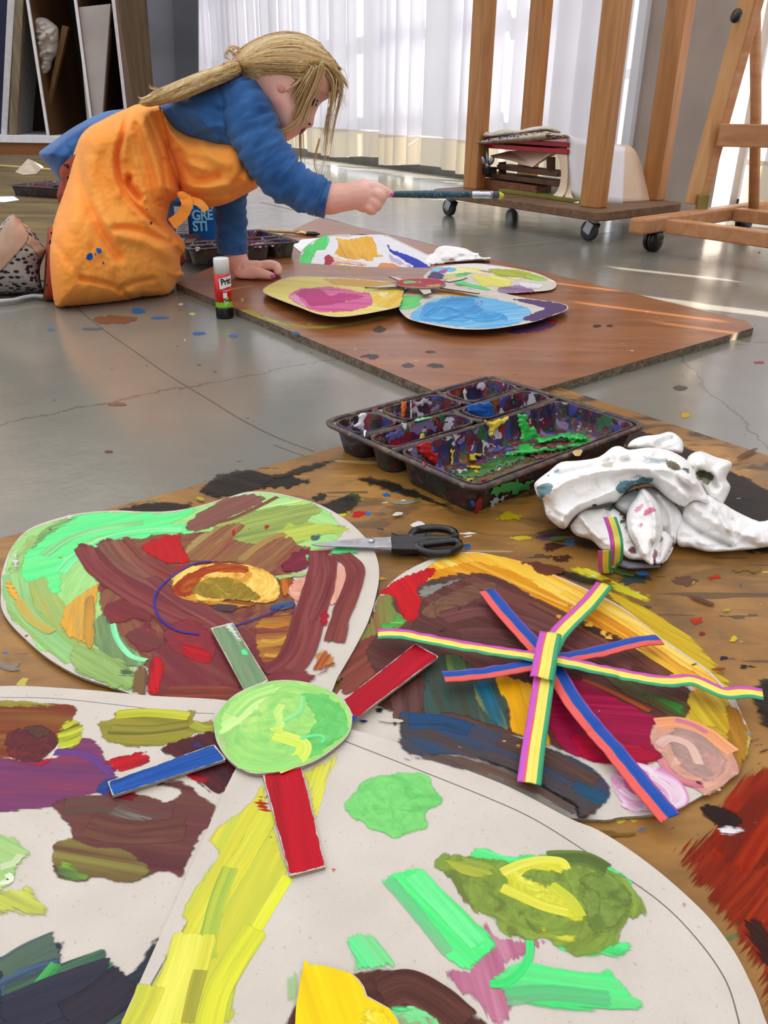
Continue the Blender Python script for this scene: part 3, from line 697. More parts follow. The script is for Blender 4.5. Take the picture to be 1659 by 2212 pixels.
tag(m.build('work_board', [MAT_FARB, MAT_PAINT, MAT_PLY]), 'brown varnished plywood board under the smaller cardboard flower', 'board', 'wooden work boards on the floor')

# brown board behind the girl
m = M()
q = [Vector((-2.1, 1.62, .004)), Vector((-0.62, 1.62, .004)), Vector((-0.50, 2.2, .004)), Vector((-1.0, 5.1, .004)), Vector((-3.0, 5.1, .004))]
m.quad8([p - Vector((0, 0, .004)) for p in q], q)
MAT_OLDB = pmat('worn_brown_hardboard', '#5f4d33', '#85703f', 3.5, 0.4, 0.45, stretch=(1, 3, 1), detail=6, bump=0.05)
tag(m.build('work_board', MAT_OLDB), 'worn brown board on the floor behind the girl, in front of the rack', 'board', 'wooden work boards on the floor')
# old paint spots on the concrete
sp = M(); pts_ = Painter(sp, flat(0.0004), ID, 0)
for (x, y), r, c in (((300, 672), (16, 6), '#2f6fb0'), ((345, 686), (22, 4), '#3a74a8'), ((415, 678), (8, 4), '#d8d068'), ((110, 712), (9, 4), '#3a74a8'), ((200, 710), (26, 4), '#5a6a78'), ((390, 657), (6, 3), '#e0dcd4'), ((430, 720), (16, 4), '#3a74b0'), ((1481, 897), (10, 5), '#d8a83a'), ((1640, 782), (14, 3), '#b0405a'), ((1640, 545), (3, 2), '#c02030'), ((255, 873), (24, 5), '#8a5a4a'), ((235, 975), (12, 3), '#6a4038'), ((1470, 838), (16, 5), '#5a5048'), ((505, 725), (10, 4), '#5a74b0'), ((400, 735), (5, 3), '#d8d4cc'), ((250, 690), (50, 10), '#8a5a3a')):
    pts_.blob([(x + r[0] * math.cos(a), y + r[1] * math.sin(a)) for a in np.linspace(0, 6.28, 8)[:-1]], c, jag=r[1] * .6, dry=.1, op=.8, ed=.004)
for pth, w, c, op in (([(150, 652), (215, 705), (300, 765), (372, 815), (450, 862), (520, 905), (600, 945), (680, 975)], .0014, '#4c483f', .6), ([(560, 436), (640, 455), (720, 476), (800, 498), (880, 515), (945, 532)], .005, '#3c3a34', .75), ([(1010, 545), (1090, 532), (1200, 520), (1330, 500)], .004, '#b4b0a8', .5), ([(1040, 560), (1150, 538), (1290, 522)], .003, '#b4b0a8', .4), ([(590, 960), (660, 985), (720, 1000)], .0015, '#4c483f', .5)):
    pts_.stroke(pth, w, c, c, c, dry=.12, op=op, sw=1.5)
o = sp.build('floor_paint_spots', [MAT_PAINT]); o['kind'] = 'stuff'; tag(o, 'old dried paint spots on the grey floor', 'paint spots')
# ------------------------------------------------------------------ large cardboard flower (near board)
CT = 0.0016
Z0 = zb + 0.0006
ZL = [Z0 + CT * k for k in range(1, 8)]           # tops of the layers
fl_base = onz(610, 1570, zb); fl_base[2] = zb
FL = thing('cardboard_flower', 'large painted cardboard flower in the foreground with a light green centre disc', 'flower', tuple(fl_base))

def sheet(conv, pts, z, n=6, step=4, mats=None, t=CT):
    m = M(); O = sheet_outline(conv, pts, n, step)
    m.slab(onzs(O, z), t, 0)
    k = len(m.f)
    for i, f in enumerate(m.f):
        if len(f) == 4: m.mi[i] = 2
    return m

# -- petal with the brown and lime strokes
z = ZL[1]
m = sheet(ZA, [(5, 470), (8, 400), (45, 300), (110, 225), (200, 185), (330, 152), (480, 140), (600, 145), (700, 143), (800, 128), (920, 95), (1030, 63), (1130, 65), (1230, 85), (1330, 115), (1430, 170), (1510, 240), (1560, 310), (1580, 390), (1570, 480), (1535, 600), (1480, 710), (1410, 830), (1350, 930), (1150, 1000), (850, 980), (620, 930), (480, 880), (330, 830), (200, 755), (100, 670), (35, 600), (5, 540)], z)
p = Painter(m, flat(z), ZA)
B, S = p.blob, p.stroke
B([(10, 450), (45, 303), (112, 229), (210, 187), (330, 155), (480, 143), (600, 148), (700, 146), (800, 131), (920, 98), (1030, 68), (1130, 69), (1230, 89), (1330, 119), (1395, 165), (1430, 235), (1390, 275), (1300, 320), (1150, 330), (1000, 300), (950, 290), (800, 330), (620, 420), (480, 520), (430, 620), (470, 720), (560, 780), (560, 888), (480, 882), (330, 800), (240, 740), (160, 720), (120, 650), (50, 600), (15, 520)], '#a9df8c', '#9fd680', '#b4d884', polar=(760, 440), jag=3, fine=.5)
B([(420, 290), (560, 250), (760, 230), (1000, 235), (1180, 300), (1230, 420), (1240, 580), (1230, 720), (1150, 860), (1000, 930), (800, 940), (640, 920), (600, 790), (470, 690), (410, 560), (400, 420)], '#7c4038', '#8c5a3e', '#6c3034', polar=(860, 560), jag=6, ed=.015, fine=.6)
B([(28, 560), (20, 450), (60, 330), (130, 240), (180, 300), (170, 450), (240, 600), (330, 700), (480, 800), (555, 880), (430, 860), (300, 770), (180, 700), (90, 630)], '#a8cf7e', '#8fb86a', '#b9d27a', polar=(760, 380), jag=6, dry=.08, fine=.6)
S([(165, 260), (150, 400), (230, 580), (330, 720), (470, 800)], .020, '#c2c66a', '#a6c878', '#d2b85c', dry=.22, op=.8)
S([(60, 400), (90, 540), (200, 660), (330, 760)], .018, '#b2e08e', '#98d08a', '#9cc470', dry=.15, op=.85)
B([(140, 310), (170, 258), (245, 250), (225, 330), (180, 420), (160, 380)], '#c9b858', '#b8c06a', '#a8c878', d=(-.3, 1), jag=5, dry=.2, op=.8)
B([(95, 330), (200, 225), (310, 160), (480, 146), (700, 150), (830, 128), (770, 172), (720, 192), (795, 193), (825, 215), (800, 237), (700, 236), (600, 255), (480, 262), (420, 252), (330, 300), (270, 380), (250, 480), (200, 470), (180, 420), (130, 440), (90, 420)], '#74f596', '#66e88c', '#9de88a', d=(1, -.22), jag=5, fine=.6)
B([(180, 210), (300, 165), (330, 175), (220, 235), (150, 300), (120, 300)], '#8fae70', '#7ca064', '#a6d888', d=(1, -.35), jag=4, dry=.25, op=.7)
S([(250, 400), (330, 320), (470, 250), (620, 225), (760, 222)], .012, '#86f5a0', '#5ee088', '#b0f0b8', dry=.2)
S([(180, 330), (280, 260), (420, 215), (600, 190)], .010, '#8ad88a', '#70c078', '#a8f0b0', dry=.3)
B([(205, 205), (214, 205), (216, 222), (203, 221)], '#3a4838', jag=1)
B([(890, 190), (1000, 152), (1150, 122), (1290, 108), (1345, 140), (1290, 190), (1440, 205), (1420, 235), (1300, 255), (1200, 300), (1100, 300), (900, 280)], '#8c9c50', '#a4b860', '#6f8244', d=(1, -.25), jag=6, dry=.12, fine=.7)
B([(1010, 120), (1150, 85), (1260, 95), (1310, 112), (1160, 125), (1010, 150), (950, 180)], '#bfe690', '#a8d884', '#d2ee9c', d=(1, -.2), jag=3, dry=.1)
B([(1120, 265), (1200, 195), (1330, 185), (1400, 195), (1465, 232), (1300, 262), (1180, 305), (1130, 305)], '#ccd862', '#b8cc5a', '#9cb858', d=(1, -.2), jag=8, dry=.25, op=.9)
B([(1285, 247), (1310, 235), (1345, 238), (1330, 265), (1300, 265)], '#3f5468', '#50687a', '#6a8a5a', d=(1, -.2), jag=4, dry=.2)
B([(1097, 205), (1115, 198), (1128, 208), (1115, 220), (1100, 218)], '#a81a20', jag=1)
B([(1030, 215), (1045, 212), (1048, 220), (1035, 222)], '#b0201c', jag=1)
B([(1238, 106), (1256, 104), (1260, 115), (1240, 116)], '#dce060', jag=1)
B([(775, 192), (870, 122), (1000, 75), (1105, 80), (1085, 112), (950, 172), (880, 212), (790, 225)], '#875a4e', '#7a4c42', '#96685a', d=(1, -.42), jag=3, dry=.04)
S([(1158, 82), (1080, 122), (970, 172), (900, 192)], .0055, '#7d4436', '#8a5a44', '#6a3a2e', dry=.3)
B([(760, 345), (800, 265), (900, 212), (1000, 190), (1022, 212), (965, 252), (1100, 275), (1200, 245), (1255, 285), (1300, 295), (1180, 365), (1120, 405), (1000, 365), (860, 355)], '#96693f', '#875240', '#a98e5a', d=(.75, -.6), jag=5, dry=.05)
for a, b_ in (((960, 250), (870, 345)), ((1180, 240), (1050, 345)), ((1010, 200), (930, 260)), ((1240, 285), (1150, 370))): S([a, ((a[0] + b_[0]) / 2 + 8, (a[1] + b_[1]) / 2), b_], .0065, '#8a4a38', '#9a6a48', '#7a5a3a', dry=.25)
S([(1190, 235), (1100, 270), (1000, 350)], .008, '#b08a50', '#9a7a4a', '#c8b868', dry=.3)
B([(590, 292), (645, 258), (745, 234), (765, 300), (795, 352), (720, 365), (640, 335)], '#c4141e', '#b01a20', '#8a1f22', d=(.3, 1), jag=6, dry=.06)
B([(560, 330), (640, 330), (720, 370), (790, 360), (800, 400), (720, 440), (620, 400), (540, 350)], '#8a3030', '#a02c2c', '#7a3a38', d=(.8, .6), jag=6)
B([(430, 560), (470, 515), (560, 505), (640, 540), (640, 640), (700, 690), (620, 730), (540, 700), (520, 655), (600, 605), (450, 605), (420, 580)], '#742a2e', '#843238', '#6a3a36', d=(.8, .3), jag=8)
B([(315, 292), (345, 275), (400, 292), (420, 262), (470, 255), (520, 330), (640, 402), (760, 480), (900, 560), (1050, 640), (1130, 760), (1110, 820), (1000, 880), (870, 930), (700, 925), (612, 900), (622, 760), (645, 720), (690, 660), (600, 560), (500, 500), (420, 452), (370, 402), (330, 342)], '#7a2d33', '#6e3034', '#874540', d=(.78, .62), jag=4, fine=.7)
for pth, w, c in (([(345, 290), (400, 380), (520, 470), (680, 560), (860, 640), (1000, 720)], .015, ('#7d2f35', '#8a4844', '#6a2a2e')), ([(430, 270), (520, 370), (660, 450), (820, 540), (1000, 640)], .013, ('#7a4a3e', '#8a5a4a', '#743a36')), ([(480, 262), (560, 350), (680, 430), (800, 480)], .009, ('#8a5244', '#7d4238', '#9a6250')), ([(520, 250), (600, 340), (700, 395), (800, 440)], .006, ('#8a4a40', '#6a2e30', '#9a5a48')), ([(620, 420), (760, 520), (900, 600), (1060, 700)], .012, ('#833b3c', '#70343a', '#94504a'))): S(pth, w, *c, dry=.12)
B([(680, 640), (790, 590), (880, 640), (900, 740), (800, 760), (700, 720)], '#8a2a34', '#7c333a', '#a02a34', polar=(780, 680), jag=8, dry=.05)
B([(740, 690), (800, 700), (880, 730), (875, 770), (800, 768)], '#c2141e', '#a81c26', jag=4, d=(1, .3))
B([(610, 895), (625, 800), (645, 745), (690, 780), (670, 860), (660, 905)], '#c8161e', '#b02028', '#d8462a', d=(.1, 1), jag=3)
B([(290, 520), (400, 445), (412, 462), (400, 560), (390, 700), (340, 692), (270, 655), (250, 600)], '#f0a436', '#dcae50', '#c8a050', d=(-.25, 1), jag=6, dry=.05)
B([(345, 520), (400, 510), (398, 700), (345, 690)], '#b07834', '#a88a4a', '#c89440', d=(-.1, 1), jag=4, dry=.15)
B([(20, 440), (50, 440), (95, 525), (75, 525), (40, 490)], '#f4a42c', '#eeb050', jag=2)
S([(75, 510), (130, 590), (220, 650)], .008, '#e0b458', '#c8c468', dry=.5, op=.8)
B([(392, 600), (425, 570), (470, 620), (560, 720), (610, 765), (560, 795), (440, 765), (400, 700)], '#7a9862', '#6a8458', '#8aa870', d=(.2, 1), jag=5)
S([(470, 610), (490, 680), (545, 745), (612, 765)], .004, '#7ee0a6', '#98f0b8', dry=.1)
B([(310, 705), (430, 722), (560, 800), (600, 840), (560, 888), (480, 884), (330, 825), (290, 770)], '#8ead62', '#9cbc70', '#768c50', d=(.8, .5), jag=7, dry=.08)
B([(490, 795), (550, 790), (560, 840), (500, 830)], '#4a5a5a', '#5a6a4a', jag=5, dry=.3, op=.8)
B([(540, 890), (560, 800), (610, 800), (612, 905), (560, 905)], '#7a5a38', '#8a6a44', '#5e4a30', d=(.1, 1), jag=3)
B([(715, 425), (762, 385), (870, 360), (1010, 363), (1100, 385), (1160, 430), (1168, 490), (1130, 522), (1060, 527), (980, 505), (900, 524), (790, 512), (730, 485)], '#f7d876', '#efbc54', '#d89038', polar=(940, 445), jag=3, fine=.8)
B([(718, 460), (770, 410), (860, 370), (960, 358), (1032, 374), (1025, 400), (960, 400), (880, 402), (835, 430), (805, 490), (745, 505)], '#922c14', '#a8421c', '#b8601f', polar=(930, 470), jag=3)
B([(842, 425), (960, 420), (1050, 468), (1085, 508), (1000, 518), (860, 505), (800, 480)], '#9c8428', '#8a6c24', '#b89a38', polar=(930, 470), jag=4)
B([(740, 490), (840, 515), (980, 510), (1070, 530), (1000, 550), (880, 540), (780, 520)], '#b06a28', '#8a4020', '#d09a40', d=(1, .1), jag=5, dry=.1)
B([(880, 530), (980, 525), (990, 560), (900, 560)], '#46424e', '#5a3a40', jag=5, dry=.1, op=.85)
B([(1120, 545), (1180, 515), (1230, 525), (1220, 550), (1150, 560)], '#2f4a6a', '#6a6a3a', '#324a8a', d=(1, -.2), jag=4)
B([(1070, 600), (1140, 575), (1220, 570), (1225, 640), (1185, 745), (1100, 780), (1062, 700)], '#a2682e', '#7a3434', '#c08a3c', d=(1, -.1), jag=4, fine=.7)
for a in ((1090, 620), (1085, 680), (1100, 740)): S([a, (a[0] + 60, a[1] + 5), (a[0] + 110, a[1] - 15)], .004, '#d8a848', '#b8742c', dry=.3)
B([(1168, 372), (1232, 310), (1290, 300), (1285, 380), (1200, 400)], '#7d2038', '#6e2434', '#8f3240', d=(.9, -.5), jag=5)
B([(1150, 410), (1290, 395), (1290, 412), (1160, 428)], '#b0c878', '#98b868', jag=3)
B([(1198, 465), (1240, 425), (1300, 410), (1310, 450), (1260, 522), (1210, 505)], '#e4a68e', '#d8927c', '#eab8a2', polar=(1260, 460), jag=3)
B([(1168, 425), (1215, 425), (1200, 490), (1175, 495)], '#a8401c', '#c87a30', d=(.2, 1), jag=3)
B([(1380, 385), (1445, 375), (1448, 470), (1420, 520), (1370, 525)], '#e2aa96', '#d89a86', '#efc4b4', d=(-.2, 1), jag=3)
S([(1345, 305), (1345, 380), (1325, 470), (1290, 570), (1262, 680), (1215, 770), (1130, 830)], .0235, '#7a3034', '#8c4844', '#6e2a2c', dry=.05)
S([(1360, 330), (1368, 400), (1340, 500), (1300, 600)], .008, '#6a2428', '#8a4a44', dry=.3)
S([(1420, 320), (1475, 370), (1478, 430), (1450, 510), (1415, 590), (1385, 690)], .0165, '#7a3434', '#8a4640', '#6a2a2a', dry=.42)
B([(1335, 570), (1365, 565), (1370, 610), (1340, 620)], '#a8182a', jag=5)
B([(1285, 785), (1340, 705), (1410, 765), (1390, 800), (1310, 815)], '#c87a34', '#8a3a34', '#e0a048', d=(-.6, 1), jag=6, dry=.3)
B([(990, 895), (1110, 825), (1200, 800), (1310, 810), (1380, 770), (1400, 790), (1300, 850), (1200, 905), (960, 935)], '#84383a', '#743034', '#9a5a44', d=(1, -.3), jag=6, dry=.1)
B([(700, 870), (900, 860), (1000, 890), (960, 940), (700, 925)], '#8a3f34', '#a05438', '#7a3434', d=(1, 0), jag=5, op=.7, dry=.2)
B([(1400, 290), (1480, 300), (1495, 320), (1420, 318), (1370, 330), (1380, 300)], '#6ee094', '#58d080', jag=4, dry=.1)
B([(1272, 325), (1288, 322), (1285, 352), (1275, 350)], '#6ee094', jag=2)
B([(965, 225), (980, 215), (978, 250), (970, 248)], '#c01a18', jag=1)
S([(880, 352), (820, 358), (740, 400), (668, 460), (643, 520), (668, 590), (740, 640), (830, 655)], .0016, '#33349a', hard=True, end=.0)
S([(975, 622), (1060, 592), (1130, 565), (1182, 535)], .0014, '#33349a', hard=True, end=.0)
B([(48, 330), (75, 310), (80, 370), (55, 390)], '#e2dcd6', '#d8d4cc', jag=3, dry=.15)
B([(280, 160), (300, 158), (300, 176), (280, 178)], '#e0d8d8', jag=2)
m.build('petal', MATS_SHEET, FL)['label'] = 'lime and brown painted petal'

# -- right petal
z = ZL[0]
PXR = [(939, 1205), (1013, 1192), (1075, 1201), (1140, 1217), (1204, 1244), (1280, 1278), (1347, 1313), (1424, 1374), (1480, 1413), (1532, 1449), (1567, 1486), (1590, 1515), (1603, 1544), (1618, 1580), (1619, 1607), (1600, 1640), (1575, 1677), (1521, 1715), (1467, 1745), (1413, 1759), (1340, 1765), (1277, 1770), (1000, 1740), (760, 1640), (690, 1560), (735, 1490), (775, 1400), (804, 1335), (812, 1298), (860, 1245)]
m = sheet(ID, PXR, z, n=4)
p = Painter(m, flat(z), ZB)
B, S = p.blob, p.stroke
B([(255, 140), (330, 82), (440, 63), (560, 74), (680, 108), (830, 175), (1060, 290), (1250, 430), (1400, 540), (1500, 640), (1470, 660), (1280, 580), (1150, 510), (900, 370), (700, 245), (520, 160), (350, 200), (270, 180)], '#f4c44a', '#eda83a', '#fbdc74', d=(.85, .48), jag=2, fine=.5)
B([(280, 150), (440, 100), (600, 130), (760, 210), (900, 300), (860, 330), (700, 250), (520, 160), (350, 195)], '#eea634', '#e08e2a', '#f5c85a', d=(.9, .4), jag=5, dry=.15, op=.85)
B([(640, 100), (720, 100), (830, 130), (760, 160), (680, 120)], '#5a3020', '#6a3c24', '#4a2618', d=(.9, .4), jag=6)
B([(900, 330), (1000, 310), (1150, 400), (1350, 540), (1480, 630), (1400, 640), (1250, 560), (1050, 470)], '#d07c26', '#e39a34', '#b8601e', d=(.83, .55), jag=5, dry=.15)
S([(830, 220), (1000, 320), (1180, 440), (1340, 550)], .012, '#f6cf54', '#eeb040', '#fae07a', dry=.25)
S([(900, 280), (1100, 400), (1300, 540), (1420, 610)], .010, '#d88a2c', '#f0b848', '#b8641c', dry=.3)
S([(1050, 450), (1180, 500), (1310, 590)], .013, '#fadf60', '#f2c444', '#eaa832', dry=.15)
B([(1330, 625), (1470, 640), (1520, 690), (1575, 770), (1588, 830), (1565, 910), (1500, 870), (1430, 810), (1300, 735)], '#d2b238', '#bd9430', '#dcc648', d=(.6, .8), jag=4)
B([(1480, 690), (1535, 695), (1575, 760), (1588, 830), (1570, 900), (1540, 960), (1490, 830), (1500, 780)], '#a8742a', '#9a682c', '#b88434', d=(.3, 1), jag=5, dry=.05)
B([(1400, 760), (1480, 790), (1500, 835), (1440, 800)], '#c8aa3a', '#b89a34', jag=3)
B([(60, 280), (250, 180), (520, 150), (800, 300), (1150, 500), (1330, 640), (1280, 780), (1210, 800), (1220, 890), (1000, 925), (860, 890), (700, 830), (540, 800), (300, 740), (130, 720), (-60, 600), (-20, 430)], '#57362e', '#6a4038', '#44342c', d=(.9, .4), jag=5, ed=.012, fine=.6)
B([(30, 345), (60, 262), (90, 232), (130, 232), (140, 290), (185, 345), (125, 392), (60, 402), (-10, 470), (-60, 560), (-120, 600), (-80, 500)], '#8c6a3e', '#7a8a44', '#9a5a40', d=(.15, 1), jag=4, fine=.7)
B([(-60, 470), (20, 410), (160, 390), (240, 400), (180, 470), (60, 560), (-40, 640), (-90, 620)], '#7a3a34', '#8a4a3a', '#6a3028', d=(.8, -.6), jag=6)
B([(75, 228), (150, 170), (270, 126), (306, 130), (296, 160), (240, 202), (236, 242), (262, 300), (240, 335), (182, 346), (152, 300), (132, 242)], '#cc1420', '#b8121c', '#d82a28', d=(.5, .8), jag=4)
B([(75, 350), (130, 340), (130, 300), (150, 320), (190, 345), (120, 375), (80, 372)], '#58ae4a', '#3f9a44', '#7ac060', jag=5)
B([(232, 215), (270, 195), (400, 168), (420, 200), (330, 240), (250, 250)], '#8a8a86', '#7a7a70', '#9a8a7a', d=(1, -.1), jag=5, dry=.15)
B([(245, 262), (290, 225), (400, 170), (530, 150), (700, 245), (830, 335), (1000, 405), (1150, 485), (1270, 572), (1345, 625), (1285, 755), (1180, 725), (1000, 625), (850, 565), (700, 605), (560, 605), (540, 575), (330, 585), (230, 640), (150, 600), (60, 560), (20, 470), (60, 405), (200, 370)], '#5f3230', '#523028', '#70403a', d=(.9, .42), jag=4, fine=.6)
B([(250, 300), (330, 240), (480, 180), (560, 200), (480, 260), (380, 300), (290, 340)], '#6a4436', '#7d5a44', '#5a302c', polar=(380, 320), jag=6)
for pth, w, c in (([(330, 330), (500, 300), (700, 350), (900, 450), (1100, 540)], .016, ('#66383a', '#7a4a46', '#542c2e')), ([(400, 400), (560, 400), (760, 470), (960, 560), (1150, 640)], .018, ('#573030', '#683c3a', '#4a2a2a')), ([(700, 260), (880, 350), (1080, 460), (1250, 570)], .012, ('#6a3a30', '#5a2c28', '#7d5038'))): S(pth, w, *c, dry=.1)
B([(900, 370), (960, 365), (1100, 430), (1080, 450), (950, 400)], '#3a2418', '#4a2c1c', jag=4, op=.7)
for x, y in ((930, 355), (985, 390), (800, 325), (1010, 405)): B([(x - 18, y), (x, y - 12), (x + 20, y - 4), (x + 10, y + 14), (x - 10, y + 10)], '#e8a848', '#f0c058', jag=5)
B([(235, 575), (330, 475), (400, 480), (470, 530), (560, 585), (612, 770), (520, 765), (380, 725), (255, 725), (245, 640)], '#3f4638', '#38524e', '#56663e', d=(.35, 1), jag=4, fine=.7)
B([(455, 600), (525, 585), (602, 780), (545, 762), (480, 690)], '#1f6a88', '#2a5a66', '#8a8a3a', d=(.4, 1), jag=3, dry=.06)
B([(330, 480), (400, 470), (440, 530), (420, 600), (350, 560)], '#4a6a3a', '#3f5c3c', '#5f7a3c', d=(.3, 1), jag=7, dry=.2)
B([(115, 645), (180, 600), (262, 562), (252, 712), (170, 742), (130, 765), (125, 700)], '#5f3c36', '#54342e', '#6e4a44', d=(.1, 1), jag=5)
B([(545, 568), (700, 602), (722, 700), (777, 842), (740, 842), (612, 792), (602, 700)], '#f0b02e', '#e6a42a', '#f4be48', d=(.3, 1), jag=3)
B([(720, 612), (850, 562), (1000, 632), (1180, 722), (1292, 762), (1205, 792), (1232, 905), (1100, 932), (920, 912), (850, 885), (775, 805)], '#a01c46', '#90183c', '#b42a52', d=(1, .08), jag=3, fine=.6)
B([(850, 800), (1000, 820), (1150, 850), (1225, 900), (1100, 930), (920, 910)], '#b01634', '#a01838', '#c02040', d=(1, .08), jag=4, dry=.05)
S([(900, 580), (1020, 630), (1180, 712)], .005, '#b8642c', '#8a3a2a', dry=.35)
B([(980, 555), (1150, 600), (1335, 682), (1292, 752), (1180, 692), (1040, 620)], '#4c5a2e', '#5a3826', '#356a36', d=(.85, .45), jag=5, fine=.6)
B([(1180, 640), (1290, 670), (1325, 690), (1305, 730), (1240, 690)], '#2f8a38', '#3a7a34', '#44602c', d=(.85, .45), jag=4, dry=.15)
B([(1190, 770), (1262, 745), (1400, 790), (1482, 842), (1542, 932), (1522, 985), (1425, 1052), (1380, 1042), (1282, 972), (1222, 892), (1180, 830)], '#d8a288', '#c8948a', '#e8bca6', polar=(1330, 880), jag=4, fine=.7)
B([(1250, 800), (1340, 770), (1450, 850), (1500, 930), (1420, 1000), (1330, 960), (1270, 880)], '#b8938a', '#a68a80', '#d09a90', polar=(1345, 890), jag=6, dry=.05)
S([(1200, 760), (1300, 755), (1400, 790), (1480, 850), (1520, 880)], .010, '#f2a878', '#e89a70', '#f8c8a4', dry=.1)
S([(1280, 745), (1350, 765), (1410, 800)], .004, '#c05a78', '#d890a0', dry=.2)
S([(1225, 905), (1260, 960), (1330, 1000), (1400, 1010)], .006, '#b83a5a', '#d88a90', dry=.35)
S([(1210, 850), (1260, 820), (1340, 850), (1380, 930)], .006, '#e8c0b0', '#c89a90', dry=.2)
B([(1010, 990), (1062, 930), (1130, 922), (1262, 952), (1320, 1062), (1308, 1100), (1200, 1118), (1100, 1128), (1040, 1072)], '#ecc6da', '#dc94bc', '#f8eaf2', polar=(1130, 1010), jag=5, fine=.8, dry=.06)
for pth in ([(1040, 960), (1110, 935), (1180, 960), (1190, 1030), (1120, 1060), (1060, 1020)], [(1200, 950), (1280, 1000), (1310, 1070), (1250, 1100)], [(1180, 980), (1250, 1030), (1270, 1080)]): S(pth, .007, '#f6e6ee', '#e0a0c4', '#c870a8', dry=.2)
B([(1070, 985), (1110, 950), (1160, 970), (1150, 1030), (1090, 1050)], '#cf6aa2', '#dc8ab8', '#e8b4d0', polar=(1115, 1000), jag=4, dry=.1)
DARK = ('#3a4148', '#5a3f36', '#24486a')
B([(155, 715), (262, 716), (400, 740), (540, 782), (700, 832), (860, 890), (980, 960), (1022, 1042), (980, 1102), (930, 1142), (875, 1152), (862, 1110), (700, 1002), (550, 932), (400, 892), (240, 902), (180, 892), (155, 800)], *DARK, d=(.92, .38), jag=4, dry=.04, fine=.55)
S([(190, 750), (330, 755), (450, 790)], .014, '#1f4a78', '#2a3a4a', '#16305a', dry=.25)
S([(560, 820), (760, 900), (960, 1010)], .014, '#5e4238', '#4a3a38', '#6e5040', dry=.25)
S([(860, 1020), (960, 1060), (1000, 1080)], .012, '#1a3f66', '#26506a', dry=.3)
for x, y in ((400, 850), (640, 850), (740, 885), (600, 895)): B([(x - 14, y), (x, y - 8), (x + 14, y + 2), (x, y + 9)], '#d8dce0' if x == 400 else '#e8a83a', jag=4)
B([(55, 700), (75, 690), (98, 700), (80, 716), (60, 712)], '#181a20', jag=2)
B([(-10, 745), (20, 740), (30, 755), (0, 762)], '#14305a', jag=3)
m.build('petal', MATS_SHEET, FL)['label'] = 'yellow, brown and crimson painted petal under the ribbon star'

# -- left petal
z = ZL[2]
m = sheet(ID, [(-90, 1484), (0, 1482), (61, 1482), (188, 1490), (329, 1503), (489, 1513), (560, 1540), (590, 1640), (545, 1800), (440, 2000), (330, 2290), (100, 2420), (-120, 2400), (-200, 2000)], z, n=5)
p = Painter(m, flat(z), ZC)
B, S = p.blob, p.stroke
S([(-20, 120), (250, 125), (500, 150), (800, 185), (985, 195)], .0006, '#8a8580', hard=True, end=0, op=.7)
B([(-60, 400), (100, 408), (250, 390), (300, 345), (390, 302), (460, 332), (480, 372), (520, 452), (552, 522), (450, 565), (300, 602), (240, 632), (100, 642), (-60, 630)], '#7c3c66', '#6e3660', '#8c3c56', d=(1, .05), jag=4, fine=.6)
S([(250, 370), (400, 385), (520, 470)], .006, '#5a4a9a', '#6a3a7a', dry=.4)
B([(-60, 160), (200, 150), (352, 160), (332, 230), (300, 262), (250, 332), (200, 385), (-60, 380)], '#6e301e', '#803a20', '#8a5a2a', d=(1, .06), jag=4, fine=.6)
B([(-60, 132), (130, 130), (272, 155), (200, 166), (-60, 168)], '#a0983a', '#8a7a2c', '#bcb84a', d=(1, .08), jag=4, dry=.1)
B([(250, 300), (300, 235), (340, 225), (386, 260), (376, 312), (332, 357), (270, 347)], '#8a8a2a', '#c2ca3c', '#6a4a20', d=(1, -.35), jag=4)
for a, b_ in (((262, 300), (384, 262)), ((268, 335), (376, 300)), ((280, 345), (340, 330)), ((290, 262), (345, 225))): S([a, ((a[0] + b_[0]) / 2, (a[1] + b_[1]) / 2 + 6), b_], .003, '#d8e048', '#b8c03c', dry=.1)
B([(20, 300), (90, 258), (200, 250), (262, 290), (260, 350), (200, 410), (100, 420), (30, 380)], '#65242a', '#502026', '#7a2a2a', polar=(130, 330), jag=6)
B([(110, 260), (160, 240), (230, 262), (225, 300), (160, 310)], '#4a2a24', '#5a3a30', polar=(165, 280), jag=4)
B([(30, 395), (140, 424), (235, 395), (215, 425), (140, 436), (60, 420)], '#d0101e', '#b8141c', jag=3)
B([(488, 412), (640, 370), (685, 374), (672, 432), (560, 462), (500, 442)], '#c6141e', '#a81824', '#7a2038', d=(1, -.3), jag=4)
B([(450, 240), (520, 215), (530, 185), (640, 170), (760, 180), (892, 180), (896, 220), (985, 225), (985, 272), (892, 290), (880, 332), (760, 347), (640, 352), (500, 332), (460, 290)], '#8c8232', '#9c9238', '#7a7028', d=(1, .06), jag=5, fine=.6)
S([(530, 200), (680, 190), (870, 205)], .008, '#b8b83c', '#c8c844', '#8a8430', dry=.25)
S([(500, 270), (680, 275), (870, 250)], .010, '#98903a', '#6e6626', '#a8a040', dry=.25)
S([(880, 240), (940, 265), (985, 260)], .006, '#b0b040', '#8a8a34', dry=.1)
B([(735, 352), (890, 292), (1000, 282), (1090, 400), (1080, 480), (1010, 572), (920, 522), (860, 472), (800, 402)], '#4a1c22', '#562228', '#3c1a20', d=(.7, .6), jag=4)
B([(885, 330), (920, 320), (950, 345), (900, 350)], '#1f4a9a', '#3a2a5a', jag=4)
B([(850, 470), (920, 480), (970, 495), (920, 515), (880, 500)], '#b01820', '#8a1a24', jag=4, d=(1, .3))
B([(440, 545), (482, 490), (540, 490), (520, 560), (470, 572)], '#2a4a8a', '#1f3a7a', '#5a3a6a', jag=4, d=(1, -.3))
